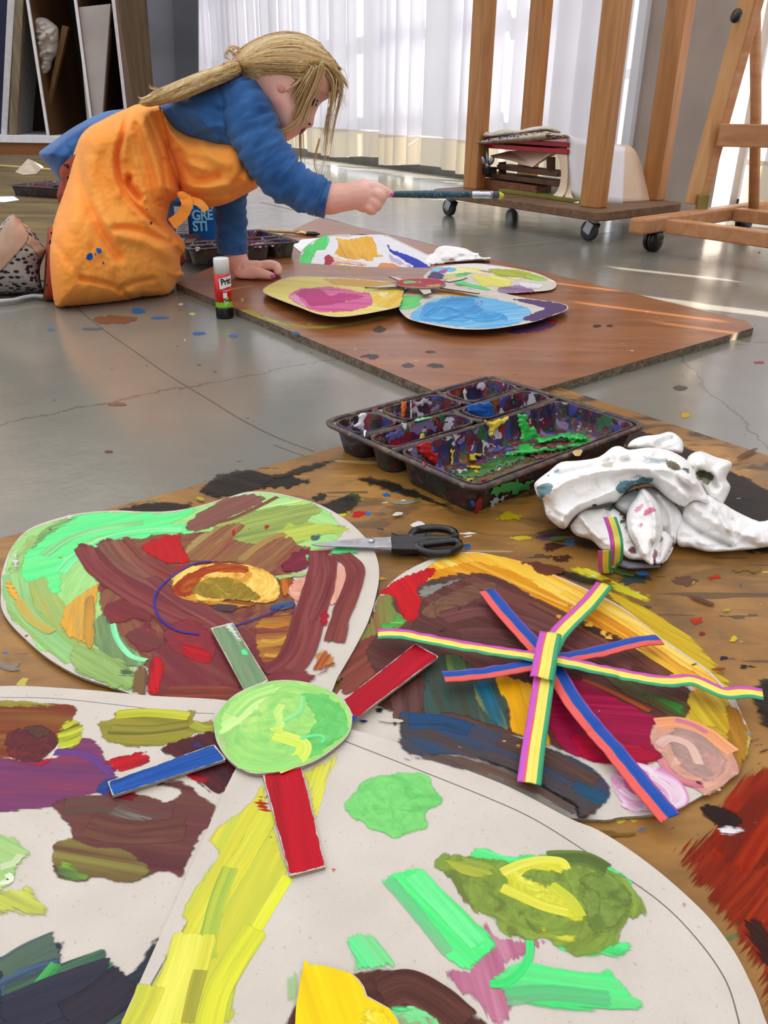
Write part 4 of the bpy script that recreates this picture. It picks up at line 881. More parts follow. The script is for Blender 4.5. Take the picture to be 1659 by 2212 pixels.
B([(235, 612), (300, 580), (430, 612), (480, 575), (520, 560), (640, 562), (690, 572), (760, 600), (825, 560), (800, 535), (700, 520), (720, 500), (800, 500), (880, 520), (920, 570), (990, 612), (975, 700), (925, 760), (872, 870), (835, 955), (760, 922), (650, 962), (560, 976), (450, 950), (380, 970), (300, 962), (250, 932), (245, 800), (330, 762), (300, 700), (262, 652)], '#68363a', '#6e4238', '#582a30', d=(1, .12), jag=4, fine=.6)
B([(480, 560), (560, 545), (640, 560), (600, 600), (480, 600)], '#6e2030', '#8a2030', jag=5, d=(1, 0))
S([(290, 620), (450, 610), (620, 640), (800, 640)], .012, '#5f4a3a', '#6e3a3e', '#4a3430', dry=.2)
S([(520, 630), (600, 660), (700, 690)], .008, '#8a8078', '#6a5048', dry=.5, op=.8)
S([(400, 700), (600, 740), (860, 720)], .016, '#704438', '#5e3430', '#7d5544', dry=.2)
B([(245, 800), (330, 757), (440, 802), (560, 802), (690, 900), (640, 960), (560, 975), (450, 950), (380, 968), (300, 960), (250, 930)], '#7a6a3a', '#6a4a34', '#8a8442', d=(1, .15), jag=4, fine=.6)
B([(245, 910), (290, 870), (340, 890), (420, 930), (400, 965), (300, 965)], '#5a8a3a', '#88b040', '#3a3a4a', d=(1, .2), jag=5, dry=.1)
B([(380, 960), (440, 960), (450, 975), (390, 975)], '#c02020', jag=2)
B([(-60, 735), (20, 742), (95, 765), (142, 850), (85, 900), (60, 980), (0, 1012), (-60, 1012)], '#b4ce86', '#94c878', '#ccd890', d=(1, .5), jag=4, dry=.05)
S([(0, 900), (60, 880), (95, 840)], .004, '#d4dcb4', '#c0d09a')
S([(0, 970), (50, 960), (30, 930)], .003, '#eaf0d8', '#c8d8a0')
B([(-60, 1012), (60, 1000), (135, 990), (225, 1106), (152, 1136), (60, 1118), (-60, 1110)], '#c6cc5a', '#a8b058', '#dee26a', d=(1, .5), jag=4, dry=.08)
B([(-80, 1370), (120, 1270), (250, 1235), (292, 1240), (282, 1332), (322, 1402), (440, 1352), (512, 1320), (475, 1402), (600, 1382), (700, 1235), (760, 1240), (620, 1500), (540, 1720), (-80, 1720)], '#2f3440', '#262a38', '#4a5a52', d=(.9, -.38), jag=4, fine=.6)
for pth, w, c in (([(0, 1400), (130, 1320), (270, 1250)], .016, ('#566a58', '#3f5060', '#7a9a7a')), ([(0, 1470), (160, 1400), (270, 1370)], .012, ('#4a5e7a', '#3a4a5a', '#5a7a6a')), ([(20, 1520), (250, 1430), (500, 1330)], .016, ('#3c4a48', '#2c3440', '#4f7a58')), ([(140, 1490), (210, 1400), (260, 1340)], .006, ('#4fa85a', '#3a8a4a')), ([(420, 1400), (470, 1370), (500, 1330)], .006, ('#4a9a5a', '#3a7a4a')), ([(0, 1600), (250, 1500), (520, 1400)], .02, ('#2a2c3c', '#34303e', '#20222e')), ([(300, 1620), (460, 1520), (600, 1400)], .02, ('#332b36', '#2a2733', '#3a3442'))): S(pth, w, *c, dry=.18)
m.build('petal', MATS_SHEET, FL)['label'] = 'bare cardboard petal with purple, maroon and dark blue marks at the left edge'

# -- front petal
z = ZL[3]
m = sheet(ID, [(505, 1668), (560, 1600), (650, 1560), (755, 1575), (860, 1605), (960, 1645), (1100, 1700), (1229, 1767), (1290, 1792), (1355, 1832), (1420, 1880), (1487, 1938), (1540, 1992), (1587, 2057), (1620, 2120), (1646, 2183), (1670, 2290), (1600, 2450), (1000, 2500), (300, 2480), (200, 2390), (262, 2212), (300, 2125), (400, 1900)], z, n=5)
p = Painter(m, flat(z), ZC)
B, S = p.blob, p.stroke
# pencil lines
S([(1240, 560), (1100, 740), (900, 1090), (700, 1430), (600, 1650)], .0008, '#6f6c60', hard=True, end=0, op=.65)
S([(250, -10), (480, 80), (730, 180), (900, 258), (1090, 378), (1300, 520), (1430, 650), (1520, 780), (1560, 900), (1570, 960)], .0007, '#7a756c', hard=True, end=0, op=.7, conv=ZD)
B([(1205, 512), (1225, 560), (1240, 660), (1290, 800), (1332, 932), (1252, 1100), (1192, 1252), (1100, 1425), (1040, 1640), (585, 1640), (640, 1540), (690, 1430), (800, 1290), (800, 1240), (850, 1150), (815, 1140), (890, 985), (960, 902), (990, 835), (950, 785), (1010, 692), (1130, 612)], '#e0d850', '#d2cc48', '#c4cc4e', d=(-.46, .88), jag=6, dry=.07, fine=.5)
B([(1390, 470), (1470, 420), (1545, 380), (1560, 400), (1520, 480), (1500, 560), (1462, 690), (1440, 660), (1415, 560)], '#dcd858', '#e6e258', '#cdd04e', d=(-.3, .9), jag=3, dry=.1)
for pth, w, c in (([(1325, 940), (1220, 1110), (1120, 1290), (1020, 1440), (965, 1560)], .006, ('#eef04c', '#e0e044', '#f2f26a')), ([(1240, 640), (1150, 800), (1000, 1050), (900, 1250)], .012, ('#e4dc4c', '#ccd050', '#eae45a')), ([(1060, 900), (1000, 1050), (950, 1250), (960, 1330)], .008, ('#a8c050', '#c0c84c', '#98b850')), ([(900, 1200), (850, 1380), (780, 1560), (760, 1640)], .02, ('#e4de58', '#d8d450', '#ece868')), ([(1180, 1180), (1080, 1330), (1000, 1480), (960, 1640)], .012, ('#e2e046', '#d0d448', '#f0ee5c')), ([(700, 1440), (660, 1540), (610, 1640)], .012, ('#d8d24a', '#c0c450', '#e4dc58')), ([(920, 1370), (890, 1480), (860, 1620)], .006, ('#b4a840', '#9aa040'))): S(pth, w, *c, dry=.2)
B([(800, 1210), (840, 1180), (830, 1230), (805, 1240)], '#8fd070', jag=3, dry=.2)
for pts in ([(1165, 590), (1200, 570), (1235, 600), (1240, 650), (1200, 640), (1170, 625)], [(1228, 745), (1250, 750), (1275, 815), (1262, 828), (1240, 790)], [(1510, 885), (1530, 880), (1548, 910), (1535, 930), (1518, 915)], [(1488, 775), (1498, 775), (1508, 808), (1500, 812)], [(1210, 470), (1222, 480), (1222, 545), (1212, 540)]): B(pts, '#a8281a', '#b83020', jag=3, dry=.2)
p.conv = ZD
B([(275, 215), (290, 180), (350, 125), (420, 105), (520, 102), (560, 120), (572, 155), (602, 185), (590, 210), (550, 240), (555, 285), (500, 300), (440, 318), (390, 305), (330, 270), (280, 240)], '#78cf74', '#86da7a', '#6ac468', polar=(430, 220), jag=3, fine=.5)
B([(605, 750), (690, 735), (720, 640), (735, 578), (790, 640), (930, 645), (890, 700), (805, 740), (830, 862), (785, 940), (700, 852), (640, 802)], '#bf7690', '#b36a84', '#cc8aa0', d=(.3, .9), jag=6, dry=.08)
B([(700, 355), (745, 348), (800, 372), (880, 362), (1000, 360), (1080, 366), (1190, 430), (1215, 500), (1150, 640), (1215, 655), (1205, 700), (1140, 712), (1000, 690), (930, 640), (700, 420)], '#5ce080', '#6ce88e', '#4fd274', d=(1, .3), jag=5, dry=.05)
B([(565, 395), (590, 370), (650, 366), (800, 386), (960, 372), (1060, 376), (1130, 412), (1190, 445), (1252, 522), (1258, 580), (1200, 590), (1160, 672), (1080, 706), (1010, 702), (940, 652), (860, 652), (782, 622), (762, 582), (690, 552), (640, 482), (600, 442)], '#7c9240', '#8ba448', '#6e7e3a', polar=(900, 500), jag=5, fine=.55, sw=2)
B([(600, 385), (680, 370), (780, 400), (760, 450), (700, 460), (640, 440)], '#94a848', '#8a9a40', '#b0b84a', d=(1, .3), jag=6, dry=.1)
B([(1050, 440), (1150, 430), (1220, 520), (1180, 600), (1090, 640), (1060, 560)], '#748a40', '#829a4a', '#667a38', polar=(1110, 520), jag=6, dry=.06)
S([(940, 385), (1060, 385), (1140, 425)], .010, '#586a34', '#6e8a40', '#4a7a3c', dry=.25)
B([(778, 425), (850, 394), (960, 382), (1006, 405), (1000, 432), (920, 428), (862, 440), (950, 474), (1012, 524), (1064, 582), (1040, 594), (950, 566), (850, 526), (780, 490), (800, 460)], '#dcd948', '#c8c844', '#eae866', polar=(930, 490), jag=3, fine=.7)
S([(790, 430), (850, 404), (920, 390), (985, 395), (1000, 420)], .0050, '#e8e45c', '#d8d448', '#f0ee80', dry=.08)
S([(790, 478), (850, 505), (930, 540), (1010, 560)], .0055, '#e6e25a', '#d4d04a', '#f0ee78', dry=.1)
S([(950, 470), (1015, 520), (1050, 575)], .0055, '#dede50', '#c8cc48', dry=.1)
B([(888, 640), (930, 598), (952, 622), (1045, 630), (1020, 662), (930, 640)], '#d8d84a', '#c4c846', '#e8e660', jag=5, dry=.05)
B([(398, 450), (512, 410), (547, 430), (660, 540), (772, 655), (755, 690), (690, 745), (640, 730), (600, 702), (520, 600), (450, 512)], '#56ea7e', '#68f08c', '#4cdc74', d=(.72, .7), jag=4, fine=.5)
S([(420, 450), (520, 570), (620, 700)], .007, '#a0c8a0', '#7ae098', dry=.5, op=.7)
S([(500, 430), (620, 560), (720, 670)], .010, '#7ef49c', '#5ce484', dry=.25)
B([(748, 792), (802, 740), (870, 710), (962, 732), (1080, 746), (1150, 740), (1182, 792), (1255, 862), (1180, 882), (1000, 882), (862, 862), (792, 812)], '#5cec86', '#70da86', '#52e07c', d=(1, .15), jag=4, fine=.5, dry=.03)
S([(800, 835), (950, 820), (1150, 845)], .008, '#88b890', '#70d890', dry=.5, op=.7)
S([(752, 792), (800, 790), (850, 755), (880, 700), (882, 650)], .0035, '#58e884', '#4cdc78')
B([(280, 645), (350, 622), (402, 652), (457, 732), (382, 746), (320, 757), (292, 702)], '#62e68a', '#7ae498', '#8ad88e', d=(.6, .8), jag=4, dry=.08)
B([(75, 765), (140, 750), (140, 830), (110, 860), (75, 860)], '#b4d49a', '#a8cc8c', '#c8dcb4', d=(0, 1), jag=3, dry=.3, op=.7)
B([(120, 1000), (80, 920), (130, 840), (180, 790), (310, 756), (372, 745), (450, 742), (562, 782), (642, 832), (720, 892), (780, 960), (800, 1040), (520, 1040)], '#4a2622', '#5a322a', '#3c1e1a', polar=(450, 990), jag=4, fine=.55, dry=.03)
S([(390, 830), (480, 800), (580, 850), (680, 930)], .016, '#643a30', '#4a2822', '#74493c', dry=.25)
B([(400, 905), (440, 872), (490, 862), (580, 900), (640, 980), (620, 1040), (420, 1040)], '#98a87a', '#7ae090', '#b8b098', polar=(480, 980), jag=5, dry=.08)
B([(425, 870), (470, 862), (510, 880), (450, 900)], '#64e08a', jag=3)
B([(1377, 526), (1386, 520), (1395, 530), (1390, 544), (1380, 543)], '#c2688a', jag=1)
p.conv = ZB
B([(165, 905), (240, 880), (400, 890), (560, 930), (720, 1000), (860, 1080), (885, 1152), (860, 1150), (760, 1080), (600, 1005), (450, 955), (300, 925)], '#7a5a4a', '#5a463c', '#4a4a50', d=(.92, .38), jag=3, dry=.36, fine=.7, ed=.006)
B([(150, 820), (300, 830), (560, 880), (760, 960), (900, 1040), (960, 1120), (880, 1150), (860, 1095), (700, 1002), (550, 932), (400, 892), (240, 895), (180, 885)], *DARK, d=(.92, .38), jag=4, dry=.14, fine=.6)
m.build('petal', MATS_SHEET, FL)['label'] = 'big bare cardboard front petal with a yellow band and green marks'

# -- strips joining the petals, and the centre disc
def strip(px, z, label, cols, d, dry=.03, jag=1.5, inset=1.0, extra=None, up=0.0):
    m = M(); O = resample(np.array(px, float), 6, True); O = np.vstack([O])
    m.slab(onzs(O, z), CT, 0)
    for i, f in enumerate(m.f):
        if len(f) == 4: m.mi[i] = 2
    p = Painter(m, flat(z), ID); c = np.mean(px, 0)
    p.blob([tuple(c + (np.array(q) - c) * inset) for q in px], *cols, d=d, jag=jag, dry=dry, sharp=True, ed=.002)
    if extra: extra(p)
    m.build('strip', MATS_SHEET, FL)['label'] = label
strip(ZC([(495, 507), (985, 335), (1040, 405), (517, 572)]), ZL[4], 'blue painted cardboard strip', ('#1f4a94', '#2a5cae', '#173a7a'), (1, -.33), inset=.985, dry=.04)
strip(ZC([(1205, 470), (1385, 440), (1495, 898), (1333, 940)]), ZL[4] + .0006, 'red cardboard strip below the centre disc', ('#b81626', '#c21a28', '#a81020'), (.25, 1), inset=.985, jag=2.5)
strip([(742, 1512), (897, 1390), (948, 1418), (765, 1555)], ZL[4], 'red cardboard strip right of the centre disc', ('#b41828', '#a8142a', '#c42030'), (.9, -.8), inset=.985,
      extra=lambda p: p.blob([(752, 1556), (766, 1543), (775, 1552), (763, 1562)], '#1f4f9a', jag=1))
strip(ZA([(878, 630), (970, 607), (1118, 850), (1020, 892)]), ZL[4] - .0004, 'grey-green cardboard strip above the centre disc', ('#7f9a72', '#6e8a66', '#93a884'), (.5, 1), inset=.97,
      extra=lambda p: (p.blob(ZA([(930, 625), (968, 612), (1010, 680), (990, 685)]), '#dfe2da', '#c8d0c0', jag=2, dry=.1), p.blob(ZA([(1000, 720), (1030, 715), (1040, 740), (1010, 745)]), '#6ee09a', jag=2)))
m = sheet(ZC, [(985, 215), (1030, 150), (1100, 95), (1200, 55), (1310, 40), (1430, 55), (1530, 95), (1600, 160), (1618, 220), (1600, 290), (1540, 350), (1450, 410), (1350, 445), (1200, 470), (1120, 455), (1050, 405), (1000, 330), (985, 270)], ZL[5], step=3)
p = Painter(m, flat(ZL[5]), ZC)
B, S = p.blob, p.stroke
B([(987, 217), (1032, 152), (1102, 97), (1202, 57), (1310, 42), (1428, 57), (1528, 97), (1597, 162), (1614, 220), (1597, 288), (1538, 347), (1448, 407), (1350, 441), (1200, 466), (1122, 452), (1052, 402), (1003, 328), (988, 270)], '#a8e07a', '#92d474', '#c2e884', polar=(1290, 240), jag=.6, fine=.5, ed=.0015)
B([(1380, 110), (1520, 110), (1600, 180), (1600, 270), (1520, 350), (1400, 410), (1390, 320), (1440, 230)], '#6ece6c', '#7cd878', '#62c068', polar=(1400, 230), jag=8, dry=.1, op=.9, fine=.5)
B([(1070, 130), (1200, 70), (1300, 70), (1220, 140), (1100, 260), (1020, 300), (1010, 230)], '#b6e888', '#a4de7c', '#cdf09a', d=(1, -.6), jag=8, dry=.1, fine=.5)
B([(990, 270), (1040, 280), (1080, 390), (1050, 400), (1000, 330)], '#d8d8ae', '#c8d09a', jag=6, dry=.3, op=.7)
for pth, w, c in (([(1255, 290), (1330, 310), (1395, 340), (1370, 400), (1270, 450)], .009, ('#d4ec62', '#e4f07a', '#b0dc6a')), ([(1265, 280), (1290, 240), (1275, 190), (1300, 150)], .005, ('#b8e878', '#d0f08c')), ([(1300, 230), (1380, 180), (1390, 110)], .004, ('#7ed888', '#a0e890')), ([(1380, 310), (1440, 295), (1485, 300), (1475, 330)], .0025, ('#62e08a', '#80e898')), ([(1240, 270), (1280, 265), (1290, 285)], .004, ('#e0ee74', '#c8e468')), ([(1060, 200), (1150, 120), (1270, 80)], .010, ('#bcec8c', '#a0dc78')), ([(1100, 420), (1250, 440), (1380, 400)], .008, ('#8fd872', '#a8e080'))): S(pth, w, *c, dry=.15)
B([(1545, 330), (1600, 250), (1612, 230), (1600, 290)], '#46503c', '#6a9a5a', jag=3, dry=.3, op=.8)
m.build('centre_disc', MATS_SHEET, FL)['label'] = 'light green painted centre disc'

# yellow cardboard scrap lying on the front petal
m = M(); O = resample(np.array(ZD([(139, 735), (170, 729), (215, 731), (255, 742), (300, 756), (325, 778), (342, 802), (352, 832), (385, 850), (425, 872), (450, 905), (470, 960), (490, 1060), (139, 1060)])), 4, True)
zz = ZL[4] + .0004; m.slab(onzs(O, zz), CT, 0)
for i, f in enumerate(m.f):
    if len(f) == 4: m.mi[i] = 2
p = Painter(m, flat(zz), ZD)
c_ = [(140, 736), (170, 731), (215, 733), (255, 743), (298, 757), (323, 779), (340, 803), (350, 833), (383, 851), (423, 873), (448, 906), (468, 960), (488, 1058), (140, 1058)]
p.blob(c_, '#f2cf1e', '#f6d832', '#ecc41a', d=(.3, 1), jag=.5, fine=.4, ed=.002)
p.blob([(330, 880), (400, 865), (440, 910), (470, 980), (400, 1000), (340, 950)], '#f6e23c', '#efcf2a', '#f8ea70', polar=(390, 930), jag=5, dry=.1)
tag(m.build('cardboard_scrap', MATS_SHEET), 'bright yellow painted cardboard scrap at the bottom edge on the front petal', 'cardboard')

# ------------------------------------------------------------------ small cardboard flower (far board)
fz = zf
ff = onz(905, 612, fz); ff[2] = fz
F2 = thing('cardboard_flower', 'smaller painted cardboard flower on the brown board in front of the girl', 'flower', tuple(ff))
def bent(zlo, zhi, v0, v1):
    """petal whose edge curls up: py v0 (low) to v1 (high)"""
    def f(P, lift):
        t = np.clip((np.asarray(P)[:, 1] - v0) / (v1 - v0), 0, 1); zz = zlo + (zhi - zlo) * t * t
        return onzs(P, zz + lift)
    return f
def sheet3(px, surf, t=0.0018, step=3.0, n=6):
    """sheet following surf, as a closed solid"""
    m = M(); O = resample(cr(px, n, True), step)
    x0, y0 = O.min(0); x1, y1 = O.max(0)
    g = np.stack(np.meshgrid(np.arange(x0, x1, 7), np.arange(y0, y1, 4)), -1).reshape(-1, 2); g = g[inside(g, O)]; d, _ = dseg(g, O, True); g = g[d > 2]
    A = np.vstack([O, g]); n_ = len(O)
    cv, _, cf, _, _, _ = delaunay_2d_cdt([Vector(q) for q in A], [], [list(range(n_))], 1, 1e-6); A = np.array([tuple(q) for q in cv])
    T = surf(A, 0); Bm = surf(A, -t); N = len(A); Fc = []
    up = np.mean
    for f in cf:
        p3 = A[list(f)]; c3 = (p3[1, 0] - p3[0, 0]) * (p3[2, 1] - p3[0, 1]) - (p3[1, 1] - p3[0, 1]) * (p3[2, 0] - p3[0, 0])
        a = list(f) if c3 < 0 else list(reversed(f)); Fc.append(tuple(a)); Fc.append(tuple(N + i for i in reversed(a)))
    m.add(np.vstack([T, Bm]), Fc, 0)
    m.add(np.vstack([T[:n_], Bm[:n_]]), [(i, n_ + i, n_ + (i + 1) % n_, (i + 1) % n_) for i in range(n_)], 2)
    return m
MAT_WHITE_PAINT = pmat('white_painted_card', '#ebe8ea', '#f4f2f4', 60, 0.7, 0.3)
# right petal
sf = bent(fz + .0035, fz + .010, 630, 565)
m = sheet3(ZE([(240, 470), (300, 410), (380, 375), (560, 352), (740, 345), (900, 360), (1100, 390), (1300, 435), (1470, 510), (1492, 550), (1470, 582), (1400, 602), (1180, 620), (1000, 625), (800, 605), (600, 570), (420, 550), (280, 520)]), sf)
p = Painter(m, sf, ZE, dz=.00003); B, S = p.blob, p.stroke
B([(400, 378), (560, 356), (740, 349), (900, 364), (1100, 394), (1300, 440), (1460, 510), (1300, 470), (1080, 430), (850, 400), (640, 385), (450, 400)], '#efeef0', '#e4e2e6', jag=1.5, d=(1, .2))
B([(480, 400), (560, 380), (700, 380), (850, 398), (860, 420), (960, 460), (760, 440), (560, 440), (470, 450), (440, 420)], '#eeeaa0', '#f2eeb8', '#e4dc80', d=(1, .15), jag=2)
B([(310, 400), (400, 382), (540, 390), (530, 420), (450, 430), (400, 470), (320, 450)], '#7ac4e4', '#4aa8dc', '#a8d8ec', jag=2)
B([(370, 420), (420, 402), (468, 400), (460, 425), (410, 440), (350, 440)], '#c04a8e', '#a83a80', '#d880b0', jag=1.5)
B([(275, 470), (320, 425), (390, 430), (440, 460), (420, 495), (330, 490), (280, 485)], '#46345a', '#3a3a6a', '#5a2a4a', jag=2, d=(.4, 1))
B([(420, 470), (520, 440), (560, 450), (560, 470), (480, 500), (430, 495)], '#d8d08a', '#c8c080', jag=2)
B([(540, 450), (640, 428), (760, 425), (680, 445), (600, 470), (545, 470)], '#62c870', '#4fb060', '#7ad888', jag=2)
B([(715, 402), (800, 408), (890, 425), (900, 438), (800, 425)], '#b890b0', '#a880a0', jag=1.5)
B([(850, 396), (960, 398), (1100, 402), (1240, 430), (1400, 490), (1300, 500), (1150, 480), (960, 465), (880, 430)], '#a8ac3c', '#b8c048', '#90a03a', d=(1, .25), jag=2, fine=.7)
B([(940, 462), (1100, 480), (1240, 500), (1180, 505), (1000, 480)], '#f2eea0', '#e8e890', jag=1.5)
B([(1180, 450), (1280, 470), (1440, 500), (1280, 505)], '#9cd860', '#80c85a', '#c8e080', jag=2, dry=.1)
B([(680, 460), (800, 455), (940, 470), (1070, 500), (1050, 560), (960, 570), (880, 555), (800, 560), (760, 520)], '#e8e070', '#dcd864', '#f0ea8a', d=(1, .3), jag=3, fine=.7)
B([(520, 515), (600, 505), (660, 525), (880, 588), (850, 600), (700, 575), (580, 545)], '#5ad078', '#6ae088', '#4cc06c', d=(1, .3), jag=2)
B([(560, 475), (640, 475), (660, 495), (590, 490)], '#2f5a8a', '#3a6a9a', jag=3, dry=.2)
B([(430, 495), (560, 488), (520, 520), (450, 520)], '#58a0cc', '#4a90bc', jag=2, dry=.15)
B([(930, 595), (960, 570), (1060, 560), (1110, 548), (1240, 575), (1280, 600), (1260, 618), (1100, 622), (1000, 622)], '#94709a', '#a888a8', '#7c5a80', d=(1, .1), jag=3)
B([(1120, 530), (1200, 522), (1300, 535), (1390, 550), (1320, 580), (1200, 570)], '#f0eef0', '#dcd8da', jag=3, dry=.12)
m.build('petal', MATS_SHEET, F2)['label'] = 'yellow and green petal, right of the oval centre'
# blue petal
sf = bent(fz + .012, fz + .005, 710, 620)
m = sheet3(ZE([(5, 760), (10, 700), (40, 620), (80, 580), (200, 558), (420, 563), (700, 590), (960, 620), (1200, 670), (1440, 705), (1560, 727), (1602, 752), (1588, 785), (1500, 822), (1300, 890), (1100, 932), (850, 965), (600, 965), (400, 940), (130, 880), (40, 820)]), sf)
p = Painter(m, sf, ZE, dz=.00003); B, S = p.blob, p.stroke
B([(110, 830), (250, 720), (420, 660), (600, 650), (780, 655), (960, 690), (1150, 740), (1290, 800), (1200, 850), (1180, 900), (850, 960), (600, 950), (400, 930), (150, 880)], '#74bce8', '#5cacdf', '#98cdea', d=(1, -.1), jag=4, dry=.08, fine=.5)
B([(240, 760), (400, 680), (620, 665), (720, 690), (780, 760), (1020, 850), (960, 890), (700, 900), (450, 900), (230, 890), (200, 830)], '#4aa6e0', '#3a90cc', '#6cbcec', polar=(620, 790), jag=5, fine=.5, dry=.05)
for pth in ([(250, 850), (400, 760), (600, 800), (720, 760), (760, 710)], [(330, 800), (480, 700), (640, 690)], [(400, 890), (600, 830), (780, 780)]): S(pth, .012, '#2f86c4', '#4aa0dc', '#2a78b4', dry=.35)
B([(35, 660), (60, 648), (170, 650), (260, 655), (200, 700), (220, 735), (120, 775), (25, 778), (8, 740)], '#6ad878', '#5cc86c', '#7ee488', d=(1, -.2), jag=2)
B([(80, 610), (140, 575), (230, 575), (230, 630), (150, 648), (80, 645)], '#e4c290', '#d8b484', jag=2)
B([(335, 605), (430, 588), (560, 610), (720, 645), (600, 655), (430, 640), (350, 628)], '#e4a83c', '#d89a34', '#eeb850', d=(1, .15), jag=2)
B([(1055, 680), (1200, 676), (1300, 690), (1440, 712), (1560, 732), (1597, 752), (1580, 785), (1500, 818), (1300, 886), (1200, 885), (1175, 868), (1240, 820), (1370, 780), (1360, 760), (1180, 715), (1110, 695)], '#4c3a6a', '#5a3a68', '#42386e', d=(1, .3), jag=3, fine=.6)
B([(700, 700), (760, 690), (810, 715), (740, 745)], '#9ac8e8', '#3a80c0', jag=4, polar=(750, 715))
m.build('petal', MATS_SHEET, F2)['label'] = 'light blue petal with a purple tip'
# yellow petal
sf = bent(fz + .017, fz + .005, 690, 600)
m = sheet3(ZF([(40, 620), (130, 560), (250, 510), (400, 492), (600, 497), (900, 510), (1200, 535), (1372, 546), (1450, 580), (1440, 640), (1402, 730), (1387, 795), (1150, 850), (900, 890), (730, 894), (560, 862), (400, 802), (200, 727), (60, 665)]), sf)
p = Painter(m, sf, ZF, dz=.00003); B, S = p.blob, p.stroke
B([(43, 621), (132, 563), (252, 513), (400, 495), (600, 500), (900, 513), (1200, 538), (1370, 549), (1435, 585), (1432, 640), (1398, 728), (1383, 793), (1150, 847), (900, 887), (730, 890), (560, 859), (400, 799), (200, 724), (62, 663)], '#ecdc78', '#e4d068', '#f2e690', d=(1, .1), jag=.6, fine=.5, ed=.003)
B([(600, 502), (900, 515), (1200, 540), (1375, 552), (1390, 590), (1100, 602), (900, 592), (740, 578), (680, 540)], '#d6a848', '#c89a40', '#dcb860', d=(1, .1), jag=3, dry=.05)
B([(285, 690), (400, 620), (560, 600), (700, 595), (900, 625), (1100, 672), (1132, 722), (1100, 792), (900, 838), (700, 852), (560, 842), (420, 792), (340, 742)], '#d44e8c', '#e07aa6', '#bc3c80', d=(1, .05), jag=4, fine=.5, dry=.04)
B([(290, 690), (380, 650), (400, 700), (480, 800), (400, 780), (340, 740)], '#eab0c8', '#dc88b0', jag=4, dry=.2)
B([(370, 667), (460, 620), (560, 610), (640, 640), (700, 682), (830, 656), (1042, 690), (900, 732), (620, 782), (520, 792), (450, 722)], '#c4107a', '#b40c6e', '#cc2084', d=(1, -.05), jag=3, fine=.6)
B([(1120, 695), (1200, 640), (1412, 640), (1395, 772), (1250, 803), (1150, 765)], '#eec43c', '#f4d860', '#e0b034', d=(.8, -.5), jag=4, fine=.6)
B([(1180, 660), (1260, 645), (1310, 650), (1240, 710)], '#f8eeb0', '#f4dc80', jag=4, dry=.2)
B([(860, 735), (880, 733), (882, 755), (862, 756)], '#f4c040', jag=1)
S([(1050, 612), (1250, 598), (1430, 590)], .003, '#3a2c24', hard=True)  # shadow line along the joining strip, painted onto the petal
m.build('petal', MATS_SHEET, F2)['label'] = 'yellow petal with a magenta patch'
# white petal, curling up at the back
def sf(P, lift):
    P = np.asarray(P); v = np.clip((600 - P[:, 1]) / 92, 0, 1)
    sag = np.clip(1 - np.abs(P[:, 0] - 790) / 190, 0, 1)
    Y = 1.70 + 0.25 * v + 0.05 * v * (1 - sag)
    return onys(P, Y) + np.array([0, 0, 1.0]) * (lift * 1.0)
ZQ = [(647, 559), (653, 540), (673, 522), (699, 511), (725, 507), (755, 506), (790, 505), (818, 504), (831, 506), (848, 513), (864, 521), (890, 533), (916, 546), (930, 552), (932, 565), (925, 585), (915, 600), (890, 612), (860, 612), (830, 608), (805, 605), (768, 602), (725, 600), (690, 597), (664, 585), (650, 574)]
m = sheet3(ZQ, sf); p = Painter(m, sf, ZF, dz=.00006); B, S = p.blob, p.stroke
B([((a - 560) * 4.608, (b - 490) * 4.608) for a, b in [(649, 559), (655, 541), (674, 524), (699, 513), (725, 509), (755, 508), (790, 507), (818, 506), (831, 508), (864, 523), (916, 548), (930, 555), (923, 585), (913, 598), (890, 610), (860, 610), (805, 603), (725, 598), (690, 595), (664, 583), (652, 573)]], '#efedf0', '#e6e4ea', '#f4f2f4', jag=.3, ed=.002)
B([(405, 320), (435, 235), (520, 155), (640, 97), (690, 95), (700, 130), (690, 190), (640, 230), (580, 240), (560, 290), (520, 340), (510, 400), (490, 435), (440, 410), (415, 370)], '#5cdc74', '#52d06a', '#6ae480', d=(.3, -1), jag=5, ed=.002)
B([(760, 120), (840, 125), (960, 110), (1060, 90), (1110, 80), (1150, 150), (1180, 260), (1230, 295), (1140, 310), (1130, 340), (1000, 320), (960, 330), (850, 310), (750, 270), (790, 180)], '#eab040', '#f0bc4c', '#d89e38', d=(.6, .8), jag=5, fine=.5)
B([(640, 300), (690, 280), (740, 330), (700, 380), (700, 420), (820, 450), (960, 510), (760, 505), (600, 490), (530, 450), (620, 400), (650, 350)], '#b01830', '#a01428', '#c02038', d=(.9, .5), jag=4)
B([(690, 420), (720, 360), (790, 345), (1080, 385), (1080, 400), (800, 370), (740, 400), (800, 450), (900, 490), (740, 450)], '#dc7a9a', '#e8a0b4', '#c85a80', d=(1, .3), jag=3, dry=.1)
B([(745, 385), (800, 378), (1000, 392), (1080, 400), (1230, 500), (1200, 522), (1000, 512), (900, 480), (800, 430)], '#d6d23e', '#cac838', '#dedc58', d=(1, .3), jag=3, fine=.6)
B([(700, 270), (760, 300), (880, 330), (1020, 345), (1080, 390), (900, 360), (760, 340)], '#f0dcb0', '#ecc898', jag=5, dry=.2)
B([(1180, 400), (1230, 350), (1330, 370), (1480, 420), (1610, 470), (1520, 490), (1380, 470), (1250, 440)], '#e8985a', '#dc8a50', '#f0ac70', d=(1, .3), jag=4, fine=.6)
B([(1180, 430), (1280, 460), (1400, 490), (1500, 500), (1380, 530), (1250, 490)], '#e8c8c0', '#d8a8c0', jag=4, dry=.2)
